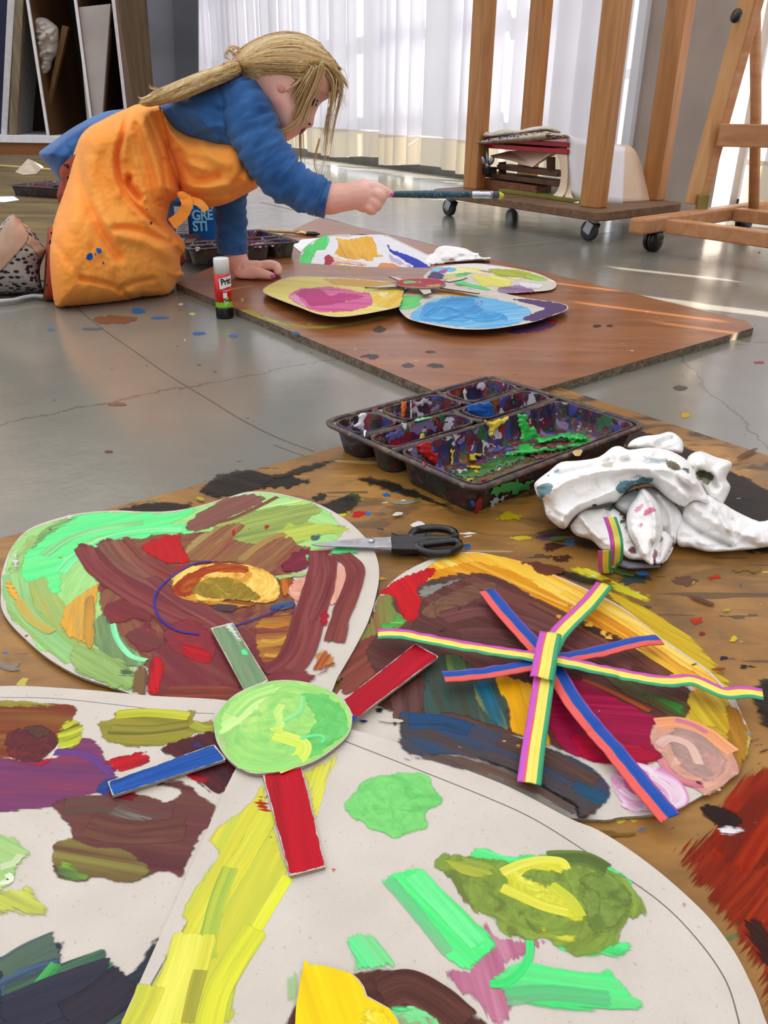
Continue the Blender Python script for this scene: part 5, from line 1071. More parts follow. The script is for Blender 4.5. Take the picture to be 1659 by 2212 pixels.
B([(1262, 175), (1290, 190), (1320, 240), (1420, 265), (1540, 300), (1659, 375), (1720, 425), (1560, 420), (1520, 380), (1400, 310), (1300, 235)], '#2438b8', '#1c2ea8', '#3048c8', d=(.8, .6), jag=4, fine=.6)
B([(1290, 270), (1400, 330), (1520, 400), (1560, 420), (1400, 380), (1290, 310)], '#d8cce4', '#c8b8dc', jag=5, dry=.3, op=.7)
m.build('petal', MATS_SHEET, F2)['label'] = 'white petal curling up, with green, yellow and blue marks'
# strips and oval
def fstrip(px, z):
    m = M(); m.slab(onzs(resample(np.array(px, float), 3, True), z), .0018, 0)
    for i, f in enumerate(m.f):
        if len(f) == 4: m.mi[i] = 1
    m.build('strip', [MAT_CARD, pmat('shadow_card_edge', '#3a3028', '#4a3c30', 90, .8)], F2)  # strip sides coloured dark to stand for the shadow lines beside them
fstrip(ZE([(385, 545), (480, 540), (775, 610), (760, 628), (395, 572)]), fz + .016)
fstrip(ZE([(170, 560), (290, 555), (315, 622), (245, 640)]), fz + .0165)
fstrip(ZE([(430, 505), (560, 478), (640, 488), (480, 520)]), fz + .016)
fstrip(ZF([(1050, 600), (1200, 590), (1390, 560), (1420, 592), (1200, 606)]), fz + .016)
fstrip(ZF([(1290, 490), (1390, 500), (1450, 540), (1380, 530)]), fz + .016)
zo = fz + .0195
m = M(); O = resample(cr(ZE([(-25, 525), (10, 503), (80, 490), (200, 485), (330, 488), (410, 503), (448, 525), (430, 550), (370, 568), (230, 574), (90, 566), (0, 548)]), 6, True), 3); m.slab(onzs(O, zo), .002, 0)
for i, f in enumerate(m.f):
    if len(f) == 4: m.mi[i] = 2
p = Painter(m, flat(zo), ZE, dz=.00003); c_ = [(-23, 525), (11, 504), (80, 491), (200, 486), (330, 489), (408, 504), (446, 525), (428, 549), (370, 566), (230, 571), (90, 563), (2, 547)]
p.blob(c_, '#a81a30', '#b8203a', '#8e1428', jag=.5, ed=.002)
p.blob([(48, 520), (80, 507), (200, 512), (340, 516), (340, 527), (250, 526), (150, 534), (60, 534)], '#78cc72', '#6abc68', jag=2, ed=.002)
p.blob([(262, 550), (360, 540), (420, 540), (370, 560), (280, 564)], '#c8b060', '#a0b060', jag=2, ed=.002)
m.build('centre_disc', MATS_SHEET, F2)['label'] = 'crimson oval centre with a green stripe'
# ------------------------------------------------------------------ paint trays
def splatter(name, palette, scale, base, gl=0.35, cover=0.5):
    t = NT(name); v = t.coords(); w = t.noise(v, 34, 4, 0.6)
    va = t.n('VectorMath', operation='ADD'); vm = t.n('VectorMath', operation='SCALE'); vm.inputs['Scale'].default_value = 0.035
    t.l(w.outputs['Color'], vm.inputs[0]); t.l(v, va.inputs[0]); t.l(vm.outputs[0], va.inputs[1])
    def cells(sc, off):
        vo = t.n('TexVoronoi'); vo.inputs['Scale'].default_value = sc
        a = t.n('VectorMath', operation='ADD'); a.inputs[1].default_value = (off, off * 2, off * .5); t.l(va.outputs[0], a.inputs[0]); t.l(a.outputs[0], vo.inputs['Vector'])
        sp = t.n('SeparateColor'); t.l(vo.outputs['Color'], sp.inputs[0]); return sp.outputs, vo.outputs['Distance']
    st = [((i + .0) / len(palette), lc(c, .9)) for i, c in enumerate(palette)]
    (r1, g1, b1), d1 = cells(scale, 0.0); (r2, g2, b2), d2 = cells(scale * 2.6, 3.1)
    c1 = t.ramp(r1, st, 'CONSTANT'); c2 = t.ramp(g2, st, 'CONSTANT')
    n2 = t.noise(v, 60, 4, .65)
    c = t.mix(t.math('GREATER_THAN', n2.outputs['Fac'], 0.52), c1, c2)
    n3 = t.noise(t.coords((1, 1, .35)), 90, 4, .6)
    c = t.mix(t.math('GREATER_THAN', n3.outputs['Fac'], 0.5 + (0.5 - cover) * .3), lc(base), c) if False else t.mix(t.ramp(n3.outputs['Fac'], [(0.42 + (0.5 - cover) * .3, (0, 0, 0)), (0.5 + (0.5 - cover) * .3, (1, 1, 1))]), lc(base), c)
    c = t.mix(0.25, c, t.mix(n2.outputs['Fac'], lc('#1a1518'), lc('#4a3038')))
    h = t.math('ADD', n2.outputs['Fac'], n3.outputs['Fac'])
    return t.done(t.bsdf(c, gl, 0.5, 0, t.bump(h, 0.55, 0.002)).outputs[0])
PAL_IN = ['#5a1028', '#1c2c6a', '#8a1424', '#2a1a3a', '#3a44a0', '#5a1a40', '#16341c', '#7a2a2c', '#8a78a8', '#1a1a26', '#8a5a1c', '#a01428', '#d8d0d8', '#20408a', '#4a2a1a', '#2a6a3c']
PAL_OUT = ['#24262a', '#2c2a2c', '#1c1f24', '#3a2e2a', '#20242e', '#33373c', '#2a2430', '#5a2428', '#2a4434', '#4a566e', '#5a4c34']
MAT_TRAY_IN = splatter('layered_paint', PAL_IN, 70, '#2a1828', 0.28, 0.75)
MAT_TRAY_OUT = splatter('grimy_tray_plastic', PAL_OUT, 60, '#2e3034', 0.4, 0.62)
MAT_TRAY_GREY = splatter('grimy_grey_tray_plastic', ['#6a6a66', '#77756c', '#4e4e4c', '#82796a', '#8a7060', '#64785f', '#3e3e40'], 45, '#65625a', 0.45, 0.5)
MAT_TRAY_RIM = splatter('paint_crusted_rim', ['#4a3a34', '#3a2c30', '#6a4a40', '#2e2a2c', '#54503a', '#3a3a44', '#5a2a30', '#7a6a50'], 80, '#3a3032', 0.4, 0.6)

def rrect(cx, cy, hx, hy, r, n=5):
    P = []
    r = min(r, hx * .98, hy * .98)
    for sx, sy, a0 in ((1, 1, 0), (-1, 1, 90), (-1, -1, 180), (1, -1, 270)):
        for k in range(n + 1):
            a = math.radians(a0 + 90 * k / n); P.append((cx + sx * (hx - r) + r * math.cos(a), cy + sy * (hy - r) + r * math.sin(a)))
    return P
LX, LY = 0.241, 0.204
ROWS = [(0.0, .518, [0, 1]), (.518, .74, [0, .51, 1]), (.74, 1.0, [0, .25, .63, 1])]
def tray(label, A, ang, zbase, h=0.029, flip=False, outer=None, group='paint trays', puddles=None):
    ca_, sa_ = math.cos(ang), math.sin(ang)
    def T(x, y, z): return (A[0] + x * ca_ - y * sa_, A[1] + x * sa_ + y * ca_, zbase + z)
    th = thing('paint_tray', label, 'tray', T(LX / 2, LY / 2, 0), group)
    m = M()
    for r0, r1, xs in ROWS:
        for x0, x1 in zip(xs[:-1], xs[1:]):
            ax, bx, ay, by = x0 * LX, x1 * LX, r0 * LY, r1 * LY
            cx, cy, hx, hy = (ax + bx) / 2, (ay + by) / 2, (bx - ax) / 2, (by - ay) / 2
            R = lambda ins, z, r=.012: [T(x, y, z) for x, y in rrect(cx, cy, hx - ins, hy - ins, r)]
            tp = 0.0065
            m.rings([R(.0035 + tp, 0.0, .010), R(.0032 + tp * .9, .0018, .012), R(.0035 + .001, h - .004, .012), R(.0040, h - .0015)], 1, True, False)
            m.rings([R(.0040, h - .0015), R(.0038, h + .0006), R(.0046, h + .0010), R(.0058, h)], 2, False, False)
            m.rings([R(.0058, h), R(.0062 + tp * .3, h * .6), R(.0068 + tp * .85, .004, .010), R(.0100 + tp, .0020, .008)], 0, False, True)
    # rolled outer rim and the ridges between compartments
    Rm = [T(x, y, h - .0005) for x, y in rrect(LX / 2, LY / 2, LX / 2 + .0015, LY / 2 + .0015, .014, 6)]
    m.tube(Rm, .0034, 8, 2, closed=True, flat=.7)
    rg = lambda a, b: m.tube([T(a[0] + (b[0] - a[0]) * k / 6, a[1] + (b[1] - a[1]) * k / 6, h - .0008 - .0025 * math.sin(k / 6 * math.pi)) for k in range(7)], .0038, 8, 2, flat=.75)
    for r0, r1, xs in ROWS:
        if r0 > 0: rg((.003, r0 * LY), (LX - .003, r0 * LY))
        for x in xs[1:-1]: rg((x * LX, r0 * LY + .002), (x * LX, r1 * LY - .002))
    m.build('tray_body', [MAT_TRAY_IN, outer or MAT_TRAY_OUT, MAT_TRAY_RIM], th)
    return th, T
A0 = onz(1027, 1060, .034); e0 = onz(1389, 921, .034) - A0
TR, TT = tray('large black paint tray beside the crumpled white tissue, thick with wet paint', A0, math.atan2(e0[1], e0[0]), zb + .0004)
# wet paint inside and on the tray: lay each in its own plane
MATS_WET = {}
def wet(c, nm):
    if c not in MATS_WET: MATS_WET[c] = pmat('wet_' + nm + '_paint', c, c, 60, 0.16, 0.6, bump=0.35, bd=.002, g=.9)
    return MATS_WET[c]
def puddle(px, z, col, nm, th, label=None, hgt=.0022, conv=ID, jag=2.0, seed=3):
    O = resample(cr(conv(px), 5, True), 1.6); T = np.roll(O, -1, 0) - np.roll(O, 1, 0); T /= np.linalg.norm(T, axis=1)[:, None]
    q = np.array([noise.noise((p[0] * .12 + seed * 9, p[1] * .12, seed)) + .5 * noise.noise((p[0] * .4, p[1] * .4, seed + 5)) for p in O])
    O = O + np.stack([-T[:, 1], T[:, 0]], 1) * (q * jag)[:, None]
    m = M(); x0, y0 = O.min(0); x1, y1 = O.max(0); st = max(1.8, (x1 - x0) / 50)
    g = np.stack(np.meshgrid(np.arange(x0, x1, st), np.arange(y0, y1, st)), -1).reshape(-1, 2); g = g[inside(g, O)]
    if len(g): d, _ = dseg(g, O, True); g = g[d > st * .4]
    P = np.vstack([O, g]); n = len(O)
    cv, _, cf, ov, _, _ = delaunay_2d_cdt([Vector(p) for p in P], [], [list(range(n))], 1, 1e-6); P = np.array([tuple(p) for p in cv])
    d, _ = dseg(P, O, True); e = np.clip(d / 5, 0, 1); lf = hgt * (1 - (1 - e) ** 2) * (1 + np.array([.55 * noise.noise((p[0] * .07, p[1] * .11, seed)) for p in P]))
    Vv = z(P, lf) if callable(z) else onzs(P, z + lf)
    Fc = []
    for f in cf:
        p = P[list(f)]; c3 = (p[1, 0] - p[0, 0]) * (p[2, 1] - p[0, 1]) - (p[1, 1] - p[0, 1]) * (p[2, 0] - p[0, 0]); Fc.append(tuple(f) if c3 < 0 else tuple(reversed(f)))
    m.add(Vv, Fc, 0, True)
    o = m.build('wet_paint', wet(col, nm), th)
    if label: o['label'] = label
def wallplane(p0, p1, ztop, ins):
    """surface of an inner wall: vertical-ish plane through two points of the tray (x,y), leaning inwards"""
    a, b = Vector(TT(*p0, 0)), Vector(TT(*p1, 0)); d = (b - a).normalized(); nrm = Vector((-d.y, d.x, 0)); mid = Vector(TT(LX * .5, LY * .26, 0))
    if nrm.dot(mid - a) < 0: nrm = -nrm
    nn = (nrm + Vector((0, 0, .30))).normalized(); o = a + nrm * ins + Vector((0, 0, ztop))
    def f(P, lift):
        r = rays(P); k = ((np.array(o) - CAMP) @ np.array(nn)) / (r @ np.array(nn)); return CAMP + r * k[:, None] + np.array(nn)[None] * np.asarray(lift)[:, None]
    return f
zfl = zb + .0028
Zt1 = zm(720, 800, 1659 / 380); Zt2 = zm(1020, 800, 1659 / 380)
row1 = .518 * LY
bigback = wallplane((0, row1), (LX, row1), .028, .0065)
puddle([(310, 775), (400, 760), (450, 700), (520, 690), (600, 690), (760, 660), (900, 640), (1040, 640), (1180, 660), (1290, 620), (1300, 640), (1180, 690), (1060, 720), (900, 745), (740, 765), (560, 790), (420, 800), (330, 800)], zfl + .0008, '#2fb84c', 'green', TR, 'wet green paint smeared across the tray', .0035, Zt2, 4, 3)
puddle([(540, 705), (700, 680), (860, 660), (980, 680), (860, 715), (700, 735), (600, 740)], zfl + .0042, '#5a1c1c', 'maroon', TR, None, .0008, Zt2, 3, 4)
puddle([(600, 640), (760, 620), (880, 590), (1040, 600), (1100, 650), (1000, 665), (860, 650), (740, 665), (640, 690)], zfl + .0050, '#32c152', 'light green', TR, None, .0035, Zt2, 4, 5)
puddle([(430, 425), (510, 415), (520, 480), (530, 530), (590, 530), (620, 600), (690, 620), (640, 680), (560, 720), (460, 740), (440, 690), (460, 600), (440, 500)], bigback, '#30bd50', 'bright green', TR, 'wet green paint running up the divider', .003, Zt2, 4, 6)
puddle([(560, 790), (800, 760), (1000, 725), (1060, 725), (860, 790), (640, 830), (560, 815)], zfl + .0006, '#5a1e1c', 'dark red', TR, None, .0012, Zt2, 4, 7)
puddle([(1140, 960), (1250, 950), (1400, 880), (1560, 820), (1659, 800), (1760, 810), (1800, 830), (1700, 880), (1560, 930), (1400, 1000), (1260, 1020), (1180, 1000)], zfl, '#2c6a2a', 'dark green', TR, None, .0014, Zt1, 8, 8)
puddle([(1100, 1000), (1300, 1010), (1500, 960), (1700, 880), (1950, 830), (2050, 800), (1900, 900), (1700, 980), (1500, 1040), (1300, 1060), (1180, 1050)], zfl - .0004, '#5a4a22', 'olive brown', TR, None, .0010, Zt1, 5, 9)
puddle([(1280, 790), (1330, 770), (1390, 790), (1380, 810), (1335, 810), (1345, 850), (1290, 860), (1275, 820)], zfl + .002, '#d8b818', 'yellow', TR, None, .003, Zt1, 3, 10)
puddle([(1255, 910), (1300, 890), (1390, 905), (1380, 925), (1300, 925)], zfl + .0012, '#dcbc20', 'yellow', TR, None, .003, Zt1, 3, 11)
puddle([(1320, 940), (1350, 935), (1385, 965), (1350, 970)], zfl + .0012, '#d8b828', 'yellow', TR, None, .002, Zt1, 3, 12)
puddle([(1255, 1030), (1310, 1010), (1320, 1030), (1270, 1045)], zfl + .001, '#dcbc20', 'yellow', TR, None, .002, Zt1, 3, 13)
puddle([(1400, 1030), (1430, 1015), (1445, 1035), (1415, 1045)], zfl + .001, '#a81418', 'red', TR, None, .002, Zt1, 2, 14)
puddle([(790, 720), (830, 690), (930, 670), (920, 720), (950, 770), (990, 790), (975, 890), (930, 870), (880, 830), (840, 810)], bigback, '#b00c16', 'red', TR, 'wet red paint in the left corner', .002, Zt1, 4, 15)
puddle([(1100, 760), (1115, 735), (1125, 760), (1150, 745), (1135, 790), (1125, 900), (1108, 905), (1115, 800)], bigback, '#d8bc40', 'yellow', TR, None, .0015, Zt1, 2, 16)
puddle([(1195, 850), (1212, 860), (1218, 905), (1200, 890)], bigback, '#d8bc30', 'yellow', TR, None, .0015, Zt1, 2, 17)
rimz = zb + .0316
puddle([(1430, 470), (1500, 490), (1560, 460), (1640, 445), (1610, 500), (1540, 550), (1490, 640), (1465, 600), (1470, 540), (1440, 500)], bigback, '#e0c030', 'yellow', TR, 'yellow paint blob over the divider', .003, Zt1, 4, 18)
row2 = .74 * LY
mb = wallplane((0, row2), (LX, row2), .027, .0060)
puddle([(1255, 335), (1330, 315), (1400, 300), (1480, 300), (1500, 350), (1530, 450), (1480, 470), (1430, 470), (1330, 410), (1270, 400)], mb, '#0c56a8', 'blue', TR, 'wet blue paint in the middle compartment', .002, Zt1, 4, 19)
puddle([(820, 600), (860, 595), (855, 660), (800, 700), (815, 640)], mb, '#e0c028', 'yellow', TR, None, .002, Zt1, 2, 20)
puddle([(500, 600), (560, 570), (640, 560), (660, 610), (600, 650), (520, 650)], mb, '#5a5a9a', 'violet', TR, None, .001, Zt1, 8, 21)
puddle([(1120, 440), (1170, 400), (1220, 410), (1225, 560), (1150, 590), (1100, 540)], mb, '#6a0c1c', 'crimson', TR, None, .0015, Zt1, 6, 22)
puddle([(645, 500), (685, 495), (690, 560), (660, 575)], mb, '#d8d0d4', 'white', TR, None, .0012, Zt1, 4, 36)
bk = wallplane((0, LY), (LX, LY), .027, .0060)
puddle([(640, 310), (670, 290), (692, 310), (685, 370), (665, 445), (645, 430)], bk, '#d8701c', 'orange', TR, None, .0015, Zt1, 3, 23)
puddle([(725, 300), (737, 295), (740, 460), (728, 465)], bk, '#d8d2d4', 'white', TR, None, .001, Zt1, 2, 24)
puddle([(780, 290), (850, 255), (900, 260), (870, 310), (800, 330)], bk, '#bcb8c4', 'pale grey', TR, None, .001, Zt1, 8, 25)
puddle([(910, 270), (960, 240), (1020, 230), (1020, 290), (950, 310)], bk, '#16247a', 'dark blue', TR, None, .001, Zt1, 6, 26)
puddle([(225, 430), (290, 405), (320, 420), (290, 480), (295, 560), (240, 550), (190, 520), (240, 490)], bk, '#e4e2e6', 'white', TR, 'wet white paint in the back corner', .002, Zt1, 4, 27)
puddle([(320, 430), (365, 400), (350, 450), (310, 520), (300, 480)], bk, '#c89a58', 'ochre', TR, None, .001, Zt1, 4, 28)
puddle([(370, 380), (430, 365), (445, 460), (440, 540), (390, 560), (375, 480)], bk, '#8a0c16', 'dark crimson', TR, None, .0015, Zt1, 5, 29)
puddle([(1350, 140), (1390, 105), (1430, 130), (1425, 180), (1400, 190)], bk, '#ccc4d0', 'white', TR, None, .001, Zt1, 4, 30)
puddle([(1230, 170), (1245, 150), (1255, 270), (1235, 275)], bk, '#d4d0d4', 'white', TR, None, .001, Zt1, 3, 31)
# paint on the outer walls
of = wallplane((0, 0), (LX, 0), 0, 0)
def outerwall(P, lift):
    a, b = Vector(TT(0, 0, 0)), Vector(TT(LX, 0, 0)); d = (b - a).normalized(); nrm = Vector((d.y, -d.x, -.26)).normalized(); o = np.array(a) + np.array((-d.y, d.x, 0)) * .0098 ; nn = np.array(nrm)
    r = rays(P); k = ((o - CAMP) @ nn) / (r @ nn); return CAMP + r * k[:, None] + nn[None] * (np.asarray(lift)[:, None] + .0012)
puddle([(165, 1140), (200, 1090), (340, 1050), (430, 1020), (440, 1060), (560, 1040), (540, 1090), (420, 1150), (390, 1185), (360, 1140), (240, 1165), (170, 1165)], outerwall, '#3cae5c', 'pale green', TR, 'dried green paint on the outside of the tray', .0006, Zt2, 9, 32)
puddle([(175, 1215), (260, 1180), (340, 1170), (250, 1230), (190, 1275), (165, 1260)], outerwall, '#b0c0cc', 'pale blue', TR, None, .0005, Zt2, 9, 33)
puddle([(40, 1215), (85, 1205), (75, 1290), (30, 1345), (10, 1330)], outerwall, '#9a1a24', 'brick red', TR, None, .0008, Zt2, 3, 34)
puddle([(-30, 1215), (10, 1230), (20, 1270), (-10, 1270)], outerwall, '#1c5aa8', 'blue', TR, None, .0006, Zt2, 3, 35)
puddle([(945, 765), (1020, 745), (1040, 775), (1000, 810), (960, 800)], rimz, '#d8b070', 'ochre', TR, None, .001, Zt2, 3, 36)
puddle([(835, 870), (855, 860), (868, 890), (850, 905)], rimz, '#c01018', 'red', TR, None, .002, Zt1, 1, 37)
puddle([(285, 575), (310, 565), (300, 620), (290, 625)], rimz, '#e8e6ea', 'white', TR, None, .001, Zt1, 1, 38)
puddle([(760, 470), (840, 445), (940, 440), (860, 465), (780, 480)], rimz, '#58b868', 'green', TR, None, .001, Zt1, 2, 39)

# tray behind the girl's left hand (turned round), tray far left
ex2 = np.array([.846, .533]); ey2 = np.array([-.533, .846]); q0 = np.array([-.398, 1.742])
Ar = q0 + ex2 * LX + ey2 * LY
T2, _ = tray('grey paint tray behind the girl\'s hand, in front of the blue bucket', Ar, math.atan2(.533, .846) + math.pi, zf + .0004, h=.032, outer=MAT_TRAY_GREY)
m = M(); Z7 = zm(360, 400, 1659 / 360)
puddle([(830, 590), (960, 560), (1000, 555), (1060, 560), (1130, 585), (1060, 600), (960, 610), (860, 620)], zf + .030, '#b87a94', 'pink', T2, 'dried pink paint', .001, Z7, 5, 41)
puddle([(290, 620), (330, 615), (325, 640), (295, 660)], zf + .032, '#d8d8dc', 'white', T2, None, .001, Z7, 2, 42)
puddle([(180, 520), (300, 500), (440, 490), (440, 560), (300, 580), (200, 580)], zf + .022, '#6a1428', 'maroon', T2, None, .0006, Z7, 6, 43)
puddle([(190, 510), (290, 495), (290, 550), (200, 560)], zf + .0235, '#8a7a30', 'olive', T2, None, .0006, Z7, 6, 44)
T3, _ = tray('black paint tray with red paint on the floor at the far left behind the girl', (-1.342, 3.113), math.atan2(-.092, .218), .0005 + .004, h=.034)
Z1 = zm(0, 220, 1659 / 700)
puddle([(110, 430), (180, 415), (290, 412), (300, 425), (250, 438), (150, 440)], .034, '#7a1420', 'red', T3, 'red paint', .001, Z1, 2, 45)

# ------------------------------------------------------------------ scissors
zs = ZL[2] + .0022
MAT_STEEL = pmat('worn_steel', '#a8aaae', '#c4c6ca', 120, 0.32, 0.5, 0.85)
MAT_BLACKP = pmat('black_plastic', '#0c0c0d', '#141416', 40, 0.22, 0.5)
c_ = onz(850, 1172, zs)
th = thing('scissors', 'closed scissors with black handles, blade tip on the lime and brown petal', 'scissors', (c_[0], c_[1], zb + .002))
W_ = lambda pts, z: [Vector(onz(x, y, z)) for x, y in pts]
def blade(pts, z, t, label=None):
    m = M(); m.slab(W_(pts, z), t, 0); o = m.build('blade', MAT_STEEL, th, bevel=.0004)
blade([(672, 1175), (700, 1171), (770, 1163), (862, 1158), (880, 1170), (862, 1182), (800, 1181), (690, 1178)], zs + .0012, .0012)
blade([(678, 1177), (730, 1172), (800, 1172), (870, 1172), (868, 1188), (800, 1182)], zs, .0012)
m = M(); m.lathe([(0.0001, 0), (.0028, 0), (.0028, .0012), (.002, .0018), (.0001, .0019)], onz(802, 1169, zs + .0012), 16); m.build('pivot_screw', MAT_STEEL, th)
def handle(loop, arm):
    m = M()
    L = cr(loop, 6, True); m.tube(W_(L, zs - .001), .0034, 8, 0, closed=True)
    m.tube(W_(cr(arm, 5), zs - .001), [.0062, .006, .0048, .0042] + [.0036] * (len(cr(arm, 5)) - 4), 8, 0, flat=.55)
    m.build('handle', MAT_BLACKP, th)
handle([(888, 1160), (900, 1146), (935, 1141), (970, 1145), (984, 1157), (970, 1165), (930, 1166), (900, 1167)], [(846, 1162), (866, 1162), (890, 1162), (920, 1163)])
handle([(905, 1178), (950, 1172), (983, 1170), (992, 1180), (975, 1192), (940, 1196), (915, 1192), (902, 1184)], [(846, 1180), (868, 1180), (890, 1181), (915, 1184)])
m = M(); m.slab(W_([(843, 1160), (846, 1157), (920, 1150), (925, 1166), (915, 1176), (905, 1186), (846, 1185)], zs + .0016), .0045, 0); m.build('handle_grip', MAT_BLACKP, th, bevel=.0012)

# ------------------------------------------------------------------ ribbons
def stripes(name, st):
    t = NT(name); a = t.n('Attribute', attribute_name='uvw'); sp = t.n('SeparateXYZ'); t.l(a.outputs['Vector'], sp.inputs[0])
    c = t.ramp(sp.outputs[1], [(p, lc(x, .92)) for p, x in st], 'CONSTANT')
    nz = t.noise(t.coords(), 1500, 2); hv = t.n('HueSaturation'); t.l(t.math('ADD', t.math('MULTIPLY', nz.outputs['Fac'], .25), .87), hv.inputs['Value']); t.l(c, hv.inputs['Color'])
    return t.done(t.bsdf(hv.outputs[0], 0.5, 0.3, 0, t.bump(nz.outputs['Fac'], .15, .0004)).outputs[0])
MAT_RY = stripes('yellow_striped_ribbon', [(0, '#cf58c0'), (.27, '#e8704a'), (.34, '#f6ea6c'), (.56, '#e8d84a'), (.585, '#f4e86a'), (.78, '#3fa878')])
MAT_RB = stripes('blue_striped_ribbon', [(0, '#8a58b4'), (.10, '#144fae'), (.36, '#0f4aa4'), (.55, '#1757b8'), (.62, '#ee5f58'), (.97, '#d84f4c')])
def ribbon(px, w, mat, zfun, name='ribbon', parent=None, label=None, across=None, n=8):
    """flat strip whose centre line passes through photo points; zfun(t) gives its height"""
    P = resample(cr(px, 8), 5, False); N = len(P); Wp = np.array([onz(x, y, zfun(i / (N - 1))) for i, (x, y) in enumerate(P)])
    T = np.gradient(Wp, axis=0); T /= np.linalg.norm(T, axis=1)[:, None]; S = np.cross([0, 0, 1.0], T); S /= np.linalg.norm(S, axis=1)[:, None]
    m = M(); V = []; uv = []
    for i in range(N):
        for k in range(n + 1):
            v = k / n; V.append(Wp[i] + S[i] * ((.5 - v) * w) + np.array([0, 0, .0006 * math.sin(v * 3.14) + .0007 * noise.noise((i * .2, v * 2, w * 1e4))])); uv.append((i * .1, v, 0))
    b = m.add(V, [(i * (n + 1) + k, i * (n + 1) + k + 1, (i + 1) * (n + 1) + k + 1, (i + 1) * (n + 1) + k) for i in range(N - 1) for k in range(n)], 0, True)
    m.at['uvw'] = ('FLOAT_VECTOR', [(b, np.array(uv, np.float32))])
    o = m.build(name, mat, parent, solid=.0004)
    if label: o['label'] = label
    return o
zr0 = ZL[3] + .0012
cst = onz(1190, 1425, zr0); cst[2] = ZL[0]
ST = thing('ribbon_star', 'star of crossed striped ribbons lying on the crimson and yellow petal', 'ribbon', tuple(cst))
wv = lambda a, f, p, base: (lambda t: base + a * (0.5 + 0.5 * math.sin(t * f + p)))
def rib(pts, w, mat, label, up, seed):
    return ribbon(pts, w, mat, lambda t: zr0 + up + .0035 * abs(noise.noise((t * 5, seed, 0))) + .004 * math.exp(-((t - .5) / .12) ** 2), 'ribbon', ST, label)
rib([(1052, 1276), (1100, 1335), (1160, 1400), (1200, 1450), (1235, 1510), (1290, 1580), (1330, 1625), (1390, 1700), (1448, 1768)], .0125, MAT_RB, 'long blue and coral ribbon', .0008, 3.1)
rib([(1425, 1382), (1370, 1388), (1290, 1408), (1200, 1425), (1130, 1440), (1060, 1452), (990, 1460), (958, 1462)][::-1], .0105, MAT_RB, 'shorter blue and coral ribbon', .0016, 5.7)
rib([(1648, 1500), (1610, 1495), (1560, 1496), (1500, 1470), (1440, 1472), (1370, 1462), (1290, 1445), (1180, 1422), (1080, 1408), (960, 1388), (870, 1370), (816, 1370)][::-1], .0105, MAT_RY, 'long yellow and magenta ribbon lying crosswise', .003, 8.3)
rib([(1143, 1692), (1152, 1620), (1163, 1550), (1172, 1490), (1180, 1440), (1190, 1400), (1210, 1365), (1240, 1335), (1275, 1300), (1306, 1262)], .0120, MAT_RY, 'yellow and magenta ribbon running away from the viewer', .0042, 9.9)
ribbon([(1190, 1368), (1182, 1400), (1176, 1435), (1170, 1466)][::-1], .0135, MAT_RY, lambda t: zr0 + .0115 + .0015 * math.sin(t * 3.1), 'ribbon', ST, 'short yellow ribbon wrapped over the crossing')

# curled ribbon end standing in front of the tissue
Zw = zm(1140, 920, 1659 / 519)
def curl():
    pts = [(566, 628, .575), (588, 690, .572), (607, 760, .570), (616, 840, .567), (612, 920, .562), (596, 990, .555), (570, 1024, .546), (545, 1022, .538), (533, 985, .534), (531, 920, .5335), (533, 862, .535)]
    C = cr([(*Zw([(a, b)])[0], y - .034 * min(1, max(0, (1010 - b) / 150)) - .004) for a, b, y in pts], 6)
    Wp = np.array([ony(x, y, Y) for x, y, Y in C]); n = 8; m = M(); V = []; uv = []; N = len(Wp)
    S = np.array([1.0, .10, -.02]); S /= np.linalg.norm(S); w = .0098
    Wp[:, 2] = np.maximum(Wp[:, 2], zb + .0012)
    for i in range(N):
        for k in range(n + 1):
            v = k / n; V.append(Wp[i] + S * ((v - .5) * w)); uv.append((i * .1, v, 0))
    b = m.add(V, [(i * (n + 1) + k, i * (n + 1) + k + 1, (i + 1) * (n + 1) + k + 1, (i + 1) * (n + 1) + k) for i in range(N - 1) for k in range(n)], 0, True)
    m.at['uvw'] = ('FLOAT_VECTOR', [(b, np.array(uv, np.float32))])
    tag(m.build('ribbon', MAT_RY, solid=.0004), 'curled yellow striped ribbon end standing in front of the crumpled tissue', 'ribbon')
curl()

# ------------------------------------------------------------------ crumpled tissue
def tissue_mat():
    t = NT('stained_tissue'); v = t.coords(); n1 = t.noise(v, 40, 4); n2 = t.noise(v, 1300, 2)
    c = t.ramp(n1.outputs['Fac'], [(.3, lc('#f0ebe6')), (.7, lc('#fbfaf9'))])
    df = t.bsdf(c, .85, .1, 0, t.bump(t.math('ADD', n2.outputs['Fac'], t.math('MULTIPLY', n1.outputs['Fac'], 2.0)), .25, .0012))
    return t, df
t_, d_ = tissue_mat(); MAT_TISSUE = t_.done(d_.outputs[0])
def crum(A, seed, sc=.03, amp=.006):
    out = np.zeros(len(A))
    for i, (x, y) in enumerate(A):
        d, _p = noise.voronoi((x * sc * .6 + seed, y * sc + seed * 3, seed), distance_metric='DISTANCE', exponent=2.5)
        d2, _p = noise.voronoi((x * sc * 1.9 + seed, y * sc * 2.4, seed + 5))
        out[i] = amp * 1.25 * (min(.5, (d[1] - d[0]) * 1.2) - .3) + amp * .35 * (min(.45, d2[1] - d2[0]) - .25)
    return out
def Yt(px, py): return np.interp(np.asarray(py), [930, 1000, 1100, 1180, 1230], [.700, .650, .610, .575, .535])
m = M(); zt = zb + .0006
def lump(pts, dep, rm, seed, cre=(), off=0.0, amp=.006, sc=.03, st=3.2):
    inflate(m, Zw(pts), lambda px, py: Yt(px, py) + off, dep, rm, creases=[(Zw(c[0]), *c[1:]) for c in cre], step=st, back=dep * .8, zmin=zt, nz=lambda A: crum(A, seed, sc, amp), seed=int(seed))
